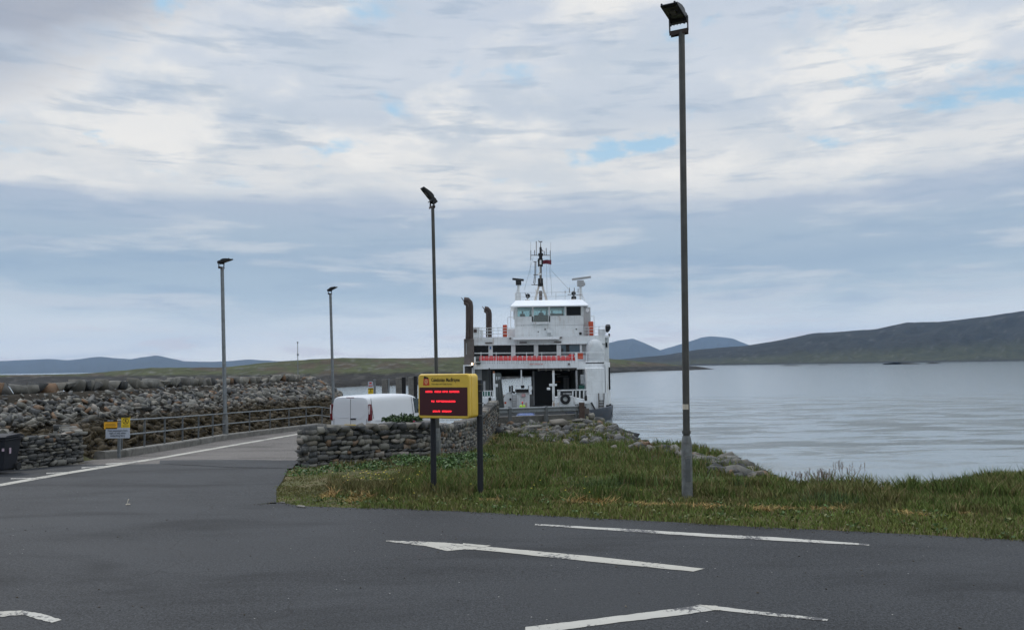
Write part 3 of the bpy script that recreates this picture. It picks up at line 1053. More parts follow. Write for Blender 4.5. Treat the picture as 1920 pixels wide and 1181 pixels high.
def build_shore_rocks():
    rnd = random.Random(21)
    rocks = []
    def put(px, py, size, d=None, r=None, st=(1, 1, 1), tilt=.4, pr=1.0):
        # march the ray onto the land
        rr = ray(px, py); t = 10.0
        if d is None:
            while t < 90:
                x, y, z = rr.x * t, rr.y * t, CAMZ + rr.z * t
                if z < Hs(x, y) + .02: break
                t += .25
            if t >= 90: return
        else:
            t = d / rr.y
        c = (rr.x * t, rr.y * t, min(CAMZ + rr.z * t + size * .06, Hs(rr.x * t, rr.y * t) + size * .16) if d else CAMZ + rr.z * t + size * .06)
        W, T = rock_at(rnd, c, size, tilt, st)
        rocks.append((W, T, stone_rnd(rnd) if r is None else r, pr * size / (rr.y * t)))
    # deliberate big ones near the end of the slip
    for a in ((1050, 797, 2.0, 44, .86, (1.3, .7, .42)), (1120, 790, 1.2, 46, .55, (1, .8, .8)), (1095, 812, 1.1, 41, .89, (1, .8, .6)),
              (1108, 783, 1.0, 47, .84, (.8, .7, 1.0)), (1082, 788, .9, 45.5, .5, (1, .8, .7)), (1060, 820, 1.6, 39, .4, (1.2, .8, .5)),
              (1150, 812, 1.8, 43, .12, (1.3, .8, .6)), (1185, 822, 1.6, 43, .08, (1.2, .8, .7)), (1120, 830, 1.5, 37.5, .3, (1.2, .8, .55)),
              (1000, 800, 1.1, 42, .62, (1.2, .8, .5)), (970, 806, 1.0, 41, .88, (1.1, .8, .6)), (1020, 826, 1.0, 38, .68, (1.4, .8, .35)),
              (1175, 803, 1.0, 46, .05, (.9, .8, 1)), (1205, 834, 1.1, 42, .05, (1, .8, .9)), (1150, 800, 1.1, 46, .45, (1, .8, .7)),
              (1430, 878, 1.0, 34, .66, (1.1, .8, .8)), (1408, 872, .8, 34, .87, (1, .8, .8)), (1447, 884, .9, 33, .35, (1, .8, .7)),
              (1415, 889, 1.0, 31, .45, (1.2, .8, .6)), (1388, 880, .9, 32, .12, (1, .8, .6)), (1366, 876, .7, 33, .82, (1, .8, .6)),
              (1350, 868, .7, 35, .8, (1, .8, .7)), (1372, 865, .6, 36, .3, (1, .8, .9)), (1463, 890, .7, 33, .2, (1, .8, .7)),
              (1478, 897, .6, 32, .6, (1, .8, .6)), (1335, 881, .8, 30, .15, (1.2, .8, .5)), (1440, 868, .8, 35.5, .7, (1, .8, .9)),
              (1175, 870, .9, 27, .9, (.9, .8, 1.0)), (1205, 880, .8, 26.5, .3, (1.3, .8, .5)), (1150, 888, .7, 25.5, .75, (1.5, .6, .25))):
        put(a[0], a[1], a[2] * .80, a[3], a[4], a[5], .25, 3.0)
    for k in range(560):
        u = rnd.random()
        if u < .66:
            px = rnd.uniform(935, 1215); top = np.interp(px, [930, 1090, 1150, 1230], [797, 789, 800, 836]); bot = np.interp(px, [930, 1000, 1100, 1230], [812, 824, 838, 846])
        else:
            px = rnd.choice((rnd.uniform(1200, 1330), rnd.uniform(1335, 1485), rnd.uniform(1335, 1485), rnd.uniform(1335, 1485))); top = np.interp(px, [1200, 1300, 1400, 1500], [838, 856, 866, 905]); bot = np.interp(px, [1200, 1300, 1340, 1400, 1500], [844, 858, 890, 895, 906])
        put(px, rnd.uniform(top, bot), rnd.uniform(.2, .6))
    for k in range(260):
        a = rnd.uniform(0, 6.28); q = rnd.random() ** .5; x = 9.8 + 2.3 * q * math.cos(a); y = 33 + 3.2 * q * math.sin(a)
        sz = rnd.uniform(.28, .75)
        W, T = rock_at(rnd, (x, y, Hs(x, y) + rnd.uniform(.05, .35)), sz, .5)
        rocks.append((W, T, rnd.choice((.7, .8, .85, .6, .3, .1, .45, .2)), 2 * sz / y))
    # along the water's edge
    sh = [(s[0], s[1]) for s in SHORE[1:9]]
    for k in range(420):
        i = rnd.randrange(len(sh) - 1); t = rnd.random()
        x = sh[i][0] + (sh[i + 1][0] - sh[i][0]) * t; y = sh[i][1] + (sh[i + 1][1] - sh[i][1]) * t
        o = rnd.uniform(-.6, 3.2)
        x -= o; y -= o * .35
        W, T = rock_at(rnd, (x, y, Hs(x, y) + .05), rnd.uniform(.4, 1.0), .4)
        rocks.append((W, T, rnd.uniform(0, .5), .3 * .5 / y))
    emit_rocks(rocks, 'shore_boulder', 'boulder', 150, M['rock_shore'], 'piled along the shore right of the slipway', 'boulders on the shore beside the slipway', 'shore_rubble')
    # stones in the grass on the right
    for (px, py, s, d, r) in ((1655, 898, .5, 17.5, .9), (1850, 884, .7, 24, .3)):
        pass


def round_box(rnd, w, d, h):
    """lumpy stone: 26 vertices"""
    V = []; ix = {}
    for i in (-1, 0, 1):
        for j in (-1, 0, 1):
            for k in (-1, 0, 1):
                if i == j == k == 0: continue
                ix[(i, j, k)] = len(V)
                n = abs(i) + abs(j) + abs(k)
                s = {1: 1.0, 2: .985, 3: .93}[n]
                V.append(((i * s + rnd.uniform(-.1, .1)) * w / 2, (j * s + rnd.uniform(-.12, .08)) * d / 2, (k * s + rnd.uniform(-.12, .12)) * h / 2))
    Fs = []
    for ax in range(3):
        for sg in (-1, 1):
            for a in (-1, 0):
                for b in (-1, 0):
                    q = []
                    for (da, db) in ((0, 0), (1, 0), (1, 1), (0, 1)):
                        c = [0, 0, 0]; c[ax] = sg; c[(ax + 1) % 3] = a + da; c[(ax + 2) % 3] = b + db
                        q.append(ix[tuple(c)])
                    if sg < 0: q.reverse()
                    Fs.append(tuple(q))
    return V, Fs


def drywall(path, zb, heights, thick, seed, label, group=None, cope=True, sc=1.0, sides=(1, -1), endcap=True):
    rnd = random.Random(seed)
    V = []; Fc = []; A = []; n = 0
    CV = []; CF = []; CA = []; cn = 0
    o = Vector((path[0][0], path[0][1], zb(*path[0])))
    core = MB()
    if not isinstance(heights, list): heights = [heights] * len(path)
    for (ax, ay), (bx, by), h0, h1 in zip(path[:-1], path[1:], heights[:-1], heights[1:]):
        height = max(h0, h1); hat = lambda m: h0 + (h1 - h0) * min(1, max(0, m / L))
        L = math.hypot(bx - ax, by - ay); dx, dy = (bx - ax) / L, (by - ay) / L
        nx, ny = dy, -dx
        ang = math.atan2(dy, dx)
        Rz = np.array(Matrix.Rotation(ang, 3, 'Z'))
        hw = thick / 2 - .1
        za, zb2 = zb(ax, ay) - .3, zb(bx, by) - .3
        ta, tb = za + .3 + h0 - .06, zb2 + .3 + h1 - .06
        c = []
        for (x, y, z0, z1) in ((ax, ay, za, ta), (bx, by, zb2, tb)):
            for sgn in (1, -1):
                c += [(x + nx * hw * sgn, y + ny * hw * sgn, z0), (x + nx * hw * sgn * .8, y + ny * hw * sgn * .8, z1)]
        core.add(c, [(0, 1, 5, 4), (2, 6, 7, 3), (1, 3, 7, 5), (0, 2, 3, 1), (4, 5, 7, 6)])
        for sgn in sides:
            z = -.12
            while z < height - .04:
                ch = rnd.uniform(.06, .165) * sc
                if z + ch > height: ch = height - z + .02
                s = -rnd.uniform(0, .15)
                while s < L + .02:
                    w = ch * rnd.uniform(.8, 3.2)
                    w = min(w, .40 * sc); w = max(w, .08)
                    dep = rnd.uniform(.2, .3)
                    hh = ch * rnd.uniform(.70, 1.30)
                    if rnd.random() < .75:
                        pv, pf = PROTO[rnd.randrange(len(PROTO))]
                        pv = np.sign(pv) * np.abs(pv) ** .62; mx = pv.max(0); mn = pv.min(0)
                        v = ((pv - mn) / (mx - mn) - .5) * np.array((w * 1.06, dep, hh * 1.06)); f = [tuple(int(q) for q in t) for t in pf]
                    else:
                        v, f = round_box(rnd, w * .95, dep, hh * .95)
                        v = np.array(v); f = [t for q in f for t in ((q[0], q[1], q[2]), (q[0], q[2], q[3]))]
                    nv = len(v)
                    tl = rnd.uniform(-.1, .1); ct, st_ = math.cos(tl), math.sin(tl)
                    v = np.stack([v[:, 0] * ct - v[:, 2] * st_, v[:, 1], v[:, 0] * st_ + v[:, 2] * ct], 1)
                    m = s + w / 2
                    if z + ch * .5 > hat(m): s += w; continue
                    px, py = ax + dx * m, ay + dy * m
                    off = (thick / 2 - dep / 2 + rnd.uniform(-.02, .03) - .08 * z / height) * sgn
                    v = v @ Rz.T + np.array((px + nx * off, py + ny * off, zb(px, py) + z + ch / 2 + rnd.uniform(-.015, .015)))
                    V.append(v); Fc += [tuple(i + n for i in q) for q in f]; n += nv
                    A += [stone_rnd(rnd)] * len(f)
                    s += w
                z += ch * .97
        if cope:
            s = 0.0
            while s < L:
                w = rnd.uniform(.12, .30); hh = rnd.uniform(.17, .27)
                pv, pf = PROTO[rnd.randrange(len(PROTO))]
                pv = np.sign(pv) * np.abs(pv) ** .6; mx = pv.max(0); mn = pv.min(0)
                v = ((pv - mn) / (mx - mn) - .5) * np.array((w * 1.1, thick * rnd.uniform(.85, 1.05), hh)); f = [tuple(int(q) for q in t) for t in pf]
                tl = rnd.uniform(-.05, .3); ct, st_ = math.cos(tl), math.sin(tl)
                v = np.stack([v[:, 0] * ct - v[:, 2] * st_, v[:, 1], v[:, 0] * st_ + v[:, 2] * ct], 1)
                m = s + w / 2; px, py = ax + dx * m, ay + dy * m
                v = v @ Rz.T + np.array((px, py, zb(px, py) + hat(m) + hh * .38))
                CV.append(v); CF += [tuple(i + cn for i in q) for q in f]; cn += len(v)
                CA += [stone_rnd(rnd)] * len(f)
                s += w * .94
    for k, (px, py) in enumerate((path[0], path[-1])):
        if not endcap: break
        q = path[1] if k == 0 else path[-2]
        L = math.hypot(q[0] - px, q[1] - py); dx, dy = (q[0] - px) / L, (q[1] - py) / L
        z = -.1; height = heights[0] if k == 0 else heights[-1]
        while z < height:
            ch = rnd.uniform(.09, .2)
            for u in (-.5, 0, .5):
                v, f = round_box(rnd, .24, thick * .42, ch)
                v = np.array(v) @ np.array(Matrix.Rotation(math.atan2(dy, dx), 3, 'Z')).T + np.array((px + dx * .1 - dy * u * thick * .72, py + dy * .1 + dx * u * thick * .72, zb(px, py) + z + ch / 2))
                f = [t for q in f for t in ((q[0], q[1], q[2]), (q[0], q[2], q[3]))]; V.append(v); Fc += [tuple(i + n for i in g) for g in f]; n += 26; A += [stone_rnd(rnd)] * len(f)
            z += ch
    root = empty('stone_wall', o, label, 'stone wall', group)
    st = fast_mesh('wall_face', np.concatenate(V) - np.array(o), Fc, M['stone'], attrs=A); st.parent = root
    core.build('wall_core', M['gap'], root, origin=o)
    if cope and CV:
        cp = fast_mesh('coping', np.concatenate(CV) - np.array(o), CF, M['stone'], attrs=CA); cp.parent = root
    return root


# ------------------------------------------------------------------ hills and islands
def hill(name, prof, d_shore, d_ridge, d_back, mat, cfun, nx=160, ny=26, rough=.05, base=SEA, seed=0, shp=1.0, shore_wig=0.06, ridge_wig=0.04):
    pxs = np.linspace(prof[0][0], prof[-1][0], nx)
    tops = np.interp(pxs, [p[0] for p in prof], [p[1] for p in prof])
    hr0 = len(prof) > 6
    V = np.zeros((ny, nx, 3)); C = np.zeros((ny, nx, 3))
    for i, (px, top) in enumerate(zip(pxs, tops)):
        ds = d_shore(px) if callable(d_shore) else d_shore
        dr = d_ridge(px) if callable(d_ridge) else d_ridge
        ds = ds * (1 + shore_wig * (fbm(px * .02 + seed, 3.3) - .5) * 2)
        top = top - 1.6 * (fbm(px * .06 + seed, 1.7, 4) - .5) * (1 if hr0 else 0)
        p = P(px, top, dr)
        kx = p.x / p.y; hr = p.z - base
        for j in range(ny):
            t = j / (ny - 1)
            if t <= .75:
                u = t / .75; d = ds + (dr - ds) * u
                # pixel-linear rise as seen from the shore up
                h = hr * (u ** shp)
                h += hr * rough * (fbm(kx * 60 + seed, u * 7 + seed, 4) - .5) * 4 * u * (1 - u) * 2
            else:
                u = (t - .75) / .25; d = dr + (d_back - dr) * u; h = hr * (1 - u) ** 1.3 - 3 * u
            if j == 0: h = -2.0
            V[j, i] = (kx * d, d, base + h)
            C[j, i] = cfun(base + h, fbm(kx * 40 + seed, d * .02, 5), fbm(kx * 150 + seed, d * .09, 4), h / max(hr, .1))
    i = np.arange(ny - 1)[:, None] * nx + np.arange(nx - 1)[None]
    Fc = np.stack([i, i + 1, i + nx + 1, i + nx], -1).reshape(-1, 4)
    o = fast_mesh(name, V.reshape(-1, 3), Fc, mat, cols=C.reshape(-1, 3), smooth=True)
    tag(o, kind='structure')
    return o


def build_hills():
    def moor(z, n, n2, t):
        g = np.array((0.050, 0.058, 0.022)); br = np.array((0.058, 0.046, 0.028)); rk = np.array((0.11, 0.11, 0.10)); dk = np.array((0.020, 0.019, 0.017))
        c = g + (br - g) * float(sstep(n, .45, .6))
        c = c + (rk - c) * float(sstep(n2, .62, .75)) * .7
        tz = z + (n2 - .5) * 1.2
        c = c + (dk * (.5 + 1.0 * n2 + .8 * (n2 > .62)) - c) * float(1 - sstep(tz, 0.0, 1.1))
        return c
    isl = [(-420, 704), (-200, 702), (-40, 702.5), (60, 702), (110, 701), (170, 699), (280, 689), (420, 688), (480, 681), (560, 674.5), (640, 670.5), (700, 671), (760, 671.5), (870, 668), (960, 666), (1060, 668), (1143, 672), (1200, 677), (1260, 683), (1310, 687), (1345, 692.5)]
    hill('island', isl, lambda p: np.interp(p, [60, 620, 760, 900, 1150, 1345], [340, 240, 250, 300, 560, 760]), lambda p: np.interp(p, [60, 620, 900, 1150, 1345], [420, 420, 520, 760, 800]), 1100, M['hill'], moor, 280, 34, .10, shp=.8, seed=3, shore_wig=.08)

    def moor2(z, n, n2, t):
        lo = np.array((0.036, 0.037, 0.014)); up = np.array((0.017, 0.0165, 0.012)); rk = np.array((0.12, 0.12, 0.115)); dk = np.array((0.02, 0.019, 0.018))
        c = lo + (up - lo) * float(sstep(t + (n - .5) * .3, .18, .42))
        c = c * (.45 + 1.3 * n)
        c = c + (rk - c) * float(sstep(n2, .70, .80)) * .4
        c = c + (dk - c) * float(1 - sstep(z, -1, 3))
        return c
    big = [(1130, 678), (1180, 672), (1250, 665), (1310, 655), (1400, 647.5), (1450, 640), (1520, 625), (1560, 622), (1640, 617), (1700, 604), (1760, 603), (1830, 595), (1880, 588), (1920, 582), (2050, 572), (2250, 580), (2600, 640)]
    hill('headland', big, 2300, 3300, 4600, M['hillfar'], moor2, 300, 40, .16, shp=1.25, seed=9, shore_wig=.03)

    def far(z, n, n2, t):
        c = np.array((0.040, 0.042, 0.036)) * (.8 + .4 * n)
        return c
    hill('mountain', [(1080, 684), (1110, 660), (1140, 643), (1160, 637), (1187, 634), (1205, 641), (1235, 655), (1262, 670), (1300, 684)], 9500, 11000, 13000, M['hillfar'], far, 90, 16, .12, seed=5, shp=.8)
    hill('mountain', [(1190, 684), (1240, 655), (1262, 649), (1290, 640), (1315, 632), (1332, 629.5), (1352, 631), (1375, 634), (1395, 643), (1420, 652), (1480, 682)], 10500, 12000, 14000, M['hillfar'], far, 90, 16, .12, seed=6, shp=.8)
    hill('mountain_range', [(-700, 690), (-300, 670), (-60, 678), (0, 676.5), (60, 673.5), (95, 672.5), (130, 675), (160, 671), (187, 668), (210, 670.5), (243, 673), (270, 669), (292, 665.5), (320, 671), (345, 677), (400, 678), (440, 676), (468, 673), (490, 675), (520, 677), (560, 675), (600, 684), (640, 690)], 8000, 9500, 12000, M['hillfar'], far, 200, 16, .10, seed=8, shp=.8)
    # skerries
    for (a, b2, top, d, base) in ((1455, 1520, 684.0, 1300, 0), (1525, 1565, 683.4, 1400, 0), (1655, 1728, 679.0, 1250, 0), (1735, 1768, 678.8, 1300, 0)):
        pr = [(a, top + 3), (a + (b2 - a) * .3, top), (a + (b2 - a) * .6, top + .4), (b2, top + 3)]
        hill('skerry', pr, d, d * 1.02, d * 1.05, M['hill'], lambda z, n, n2, t: np.array((.022, .021, .019)), 24, 8, .1, seed=a)


def build_water():
    m, nt, b = new_mat('sea_water')
    ge = nt.nodes.new('ShaderNodeNewGeometry'); p = ge.outputs['Position']
    mp = nt.nodes.new('ShaderNodeMapping'); mp.inputs['Scale'].default_value = (0.45, 0.9, 1); mp.inputs['Rotation'].default_value = (0, 0, 0.08)
    nt.links.new(p, mp.inputs[0])
    n1 = noise_n(nt, mp.outputs[0], 0.55, 8, 0.68, 0.3)
    nf = noise_n(nt, p, 3.5, 4, 0.6, 0.0)
    mp2 = nt.nodes.new('ShaderNodeMapping'); mp2.inputs['Scale'].default_value = (0.11, 0.30, 1); mp2.inputs['Rotation'].default_value = (0, 0, 0.05)
    nt.links.new(p, mp2.inputs[0])
    n2 = noise_n(nt, mp2.outputs[0], 1.0, 6, 0.7, 0.3)
    cd = nt.nodes.new('ShaderNodeSeparateXYZ'); nt.links.new(p, cd.inputs[0])
    near = math_n(nt, 'MULTIPLY', smooth_n(nt, cd.outputs[1], 40, 55), math_n(nt, 'SUBTRACT', 1.0, smooth_n(nt, cd.outputs[1], 80, 150)))
    patch = math_n(nt, 'MULTIPLY', smooth_n(nt, n2, 0.48, 0.58), near)
    bp = nt.nodes.new('ShaderNodeBump'); bp.inputs['Distance'].default_value = 1.0
    nt.links.new(math_n(nt, 'ADD', math_n(nt, 'MULTIPLY', patch, 0.9), 0.03), bp.inputs['Strength'])
    nt.links.new(n1, bp.inputs['Height'])
    bp2 = nt.nodes.new('ShaderNodeBump'); bp2.inputs['Distance'].default_value = 0.03; bp2.inputs['Strength'].default_value = 0.25
    nt.links.new(nf, bp2.inputs['Height']); nt.links.new(bp.outputs[0], bp2.inputs['Normal']); nt.links.new(bp2.outputs[0], b.inputs['Normal'])
    b.inputs['Base Color'].default_value = (0.20, 0.225, 0.225, 1)
    b.inputs['Roughness'].default_value = 0.12
    b.inputs['IOR'].default_value = 1.33
    V = [(-20000, 16, SEA), (20000, 16, SEA), (20000, 30000, SEA), (-20000, 30000, SEA)]
    tag(fast_mesh('sea', V, [(0, 1, 2, 3)], m), kind='structure')


# ------------------------------------------------------------------ vegetation
def build_grass():
    rs = np.random.RandomState(4)
    X = []; Y = []
    # near verge, dense; farther bank, thinner
    for (x0, x1, y0, y1, n) in ((-5.5, 11, 9.5, 17, 150000), (11, 22, 8, 17, 22000), (-6, 24, 17, 22, 70000), (-5.5, 18, 22, 30, 52000), (-2.5, 14, 30, 46, 42000), (-14.5, -11.5, 22.5, 26.5, 3000)):
        X.append(rs.uniform(x0, x1, n)); Y.append(rs.uniform(y0, y1, n))
    X = np.concatenate(X); Y = np.concatenate(Y)
    ye = yedge(X); de = np.where(X > -4.6, Y - ye, np.where(Y < 14.4, -1, 9))
    # a soft ragged edge on to the tarmac
    ok = (de > .10 - .34 * fbm(X * 2.6, Y * 0 + 3, 5))
    xr = interp(Y, XRt); xl = interp(Y, XL)
    dr = np.where(Y > 14.4, X - xr, 9)
    left = (X < xl - .1) & (Y > 22)
    ok &= (dr > .10 - .32 * fbm(Y * 2.6, Y * 0, 5)) | left
    # keep off the walls
    wallx = interp(Y, [(22.0, -6.6), (22.3, -5.9), (26.1, -2.55), (26.4, -2.2), (37, -1.15), (44.5, -.6), (46, 6)])
    inwall = (Y > 22.2) & (X < wallx + .05) & (~left)
    ok &= ~inwall
    Z = H(X, Y)
    ok &= (Z > -1.75 + .4 * fbm(X, Y)) | left
    # boulder ground: sparse
    sdist = shore_dist(X, Y)
    ok &= ~((Y > 30) & (sdist < 2.2 + 2.4 * fbm(X, Y)))
    bd = ((Y > 38.5) & (rs.rand(len(X)) < .75)) & (Y - 38.5 > 3 * fbm(X * .5, Y * .5))
    ok &= ~bd
    ok &= ~((((X - 9.9) / 2.6) ** 2 + ((Y - 33.0) / 3.6) ** 2 < 1) & (rs.rand(len(X)) < .93))
    n1 = fbm(X * .55 + 3, Y * .55 + 8, 4); n2 = fbm(X * 1.9, Y * 1.9 + 4, 3); n3 = fbm(X * 4.2 + 9, Y * 4.2, 3)
    # bare patches
    bare = (n2 > .66) & (Y > 15)
    ok &= ~(bare & (rs.rand(len(X)) < .6))
    X, Y, Z, de, n1, n2, n3, left = [q[ok] for q in (X, Y, Z, de, n1, n2, n3, left)]
    N = len(X)
    dd = np.minimum(de, np.where(Y > 14.4, X - interp(Y, XRt), 9))
    thatch_c = .95 + .35 * (fbm(X * .8, X * 0 + 1) - .5) + .11 * np.clip(X + 2, 0, 8)
    mown = dd < thatch_c
    n4 = fbm(X * 2.2 + 3, Y * 2.2 + 1, 3)
    thatch = (np.abs(dd - thatch_c) < .36 * (n4 * 3.6 - 1.75)) & (X > -3.5)
    tallf = sstep(dd, 1.3, 2.2)
    hgt = np.where(mown, rs.uniform(.03, .09, N) * (.7 + .9 * n2), rs.uniform(.06, .18, N) * (.35 + 1.2 * n1)) 
    hgt = np.where(X < -2.6, hgt * .55, hgt)
    hgt = np.where((~mown) & (X > 6) & (Y < 22), hgt * 1.45, hgt)
    hgt = np.where(thatch, rs.uniform(.03, .10, N), hgt)
    hgt = np.where(Y > 22, hgt * 1.1, hgt)
    clump = sstep(fbm(X * .9 + 31, Y * 1.3 + 7, 4), .50, .64); hgt = np.where(mown, hgt, hgt * (.65 + 1.1 * clump))
    green = np.array((.098, .145, .034)); yel = np.array((.175, .195, .050)); deep = np.array((.056, .098, .026)); straw = np.array((.20, .155, .075)); orange = np.array((.40, .23, .09)); redb = np.array((.155, .115, .055))
    col = np.tile(green, (N, 1))
    def mixc(c, f):
        nonlocal col
        f = np.asarray(f)[:, None]; col = col * (1 - f) + c * f
    mixc(deep, sstep(n1, .50, .62) * .6); mixc(deep, np.where(mown, 0, clump) * .55)
    mixc(yel, np.where(mown, .5, .28) * (.4 + n2))
    mixc(redb, sstep(n2, .52, .68) * np.where(mown, .12, .45))
    mixc(straw, (rs.rand(N) < .20) * .85)
    mixc(np.array((.135, .105, .05)), np.where((X < -2.2) & (Y > 15.2), sstep(n1, .42, .58) * .6, 0))
    mixc(orange, thatch * rs.uniform(.2, .8, N))
    mixc(np.array((.17, .12, .05)), (left & (rs.rand(N) < .5)) * .8)
    col *= rs.uniform(.7, 1.35, N)[:, None]
    ang = rs.uniform(0, 2 * np.pi, N); lean = rs.uniform(.1, .75, N) * hgt
    lean = np.where(thatch, hgt * 1.6, lean)
    w = rs.uniform(.004, .009, N) * (.8 + Y / 22)
    la = rs.uniform(0, 2 * np.pi, N)
    bx, by = np.cos(ang) * w, np.sin(ang) * w
    base = np.stack([X, Y, Z - .015], 1)
    V = np.zeros((N, 5, 3), np.float32)
    V[:, 0] = base - np.stack([bx, by, 0 * bx], 1); V[:, 1] = base + np.stack([bx, by, 0 * bx], 1)
    mid = base + np.stack([np.cos(la) * lean * .35, np.sin(la) * lean * .35, hgt * .6], 1)
    V[:, 2] = mid + np.stack([bx, by, 0 * bx], 1) * .7; V[:, 3] = mid - np.stack([bx, by, 0 * bx], 1) * .7
    V[:, 4] = base + np.stack([np.cos(la) * lean, np.sin(la) * lean, hgt], 1)
    i = np.arange(N)[:, None] * 5
    T = np.concatenate([i + np.array([[0, 1, 2]]), i + np.array([[0, 2, 3]]), i + np.array([[3, 2, 4]])], 0)
    C = np.repeat(col, 5, 0).reshape(N, 5, 3)
    o = fast_mesh('grass', V.reshape(-1, 3), T, M['grass'], cols=C.reshape(-1, 3))
    tag(o, 'rough green and brown grass covering the roadside verge', 'grass', None, 'stuff')
    # buttercups
    rnd = random.Random(8); mb = MB()
    for k in range(75):
        if rnd.random() < .75: px, py = rnd.gauss(700, 50), rnd.gauss(903, 8)
        else: px, py = rnd.uniform(650, 1250), rnd.uniform(895, 945)
        q = G(px, py, -.05)
        if q.y < float(yedge(q.x)) + .4 or q.x < -4 or q.y > 21.8: continue
        z = Hs(q.x, q.y); h = rnd.uniform(.10, .2)
        mb.tube([(q.x, q.y, z), (q.x + .01, q.y, z + h)], .002, 3, 1)
        for a in range(5):
            an = a * 1.257
            c, s_ = math.cos(an), math.sin(an)
            mb.add([(q.x, q.y, z + h), (q.x + .013 * c - .007 * s_, q.y + .016 * s_ + .008 * c, z + h + .008), (q.x + .016 * c + .008 * s_, q.y + .016 * s_ - .008 * c, z + h + .008)], [(0, 1, 2)])
    o = mb.build('wildflowers', [pmat('buttercup', (.75, .58, .02), .5), M['reed']])
    tag(o, 'scattered tiny yellow buttercups in the grass before the stone wall', 'flowers', None, 'stuff')


def blades(mb, c, n, h0, h1, spread, w, rnd, lean=.25, mi=0):
    for k in range(n):
        x = c[0] + rnd.gauss(0, spread); y = c[1] + rnd.gauss(0, spread * .6)
        z = Hs(x, y) - .03
        h = rnd.uniform(h0, h1); a = rnd.uniform(0, 6.28); l = h * rnd.uniform(.05, lean)
        ca, sa = math.cos(a), math.sin(a); b = rnd.uniform(0, 3.14); wx, wy = math.cos(b) * w, math.sin(b) * w * .5
        pts = []
        for t, ww in ((0, 1), (.4, .9), (.75, .6)):
            cx, cy, cz = x + ca * l * t * t, y + sa * l * t * t, z + h * t
            pts += [(cx - wx * ww, cy - wy * ww, cz), (cx + wx * ww, cy + wy * ww, cz)]
        pts.append((x + ca * l, y + sa * l, z + h * rnd.uniform(.9, 1)))
        mb.add(pts, [(0, 1, 3, 2), (2, 3, 5, 4), (4, 5, 6)], mi)


def land_pt(px, py, zg=0.0):
    rr = ray(px, py); t = 8.0
    while t < 90:
        if CAMZ + rr.z * t < Hs(rr.x * t, rr.y * t): break
        t += .1
    return Vector((rr.x * t, rr.y * t, Hs(rr.x * t, rr.y * t)))


def leaf_cloud(mb_v, mb_f, mb_c, c, r, n, size, rnd, cols, flat=1.0):
    for k in range(n):
        u = Vector((rnd.gauss(0, 1), rnd.gauss(0, 1), rnd.gauss(0, 1))).normalized() * (rnd.random() ** .45)
        p = Vector(c) + Vector((u.x * r[0], u.y * r[1], u.z * r[2]))
        a = Vector((rnd.gauss(0, 1), rnd.gauss(0, 1), rnd.gauss(0, .6))).normalized() * size * rnd.uniform(.6, 1.2)
        b = a.cross(Vector((rnd.gauss(0, 1), rnd.gauss(0, 1), rnd.gauss(0, 1)))).normalized() * size * .38
        i = len(mb_v)
        mb_v += [p - a * .5, p + b, p + a * .5, p - b]
        mb_f.append((i, i + 1, i + 2, i + 3))
        cc = np.array(cols[rnd.randrange(len(cols))]) * rnd.uniform(.7, 1.3)
        mb_c += [cc] * 4


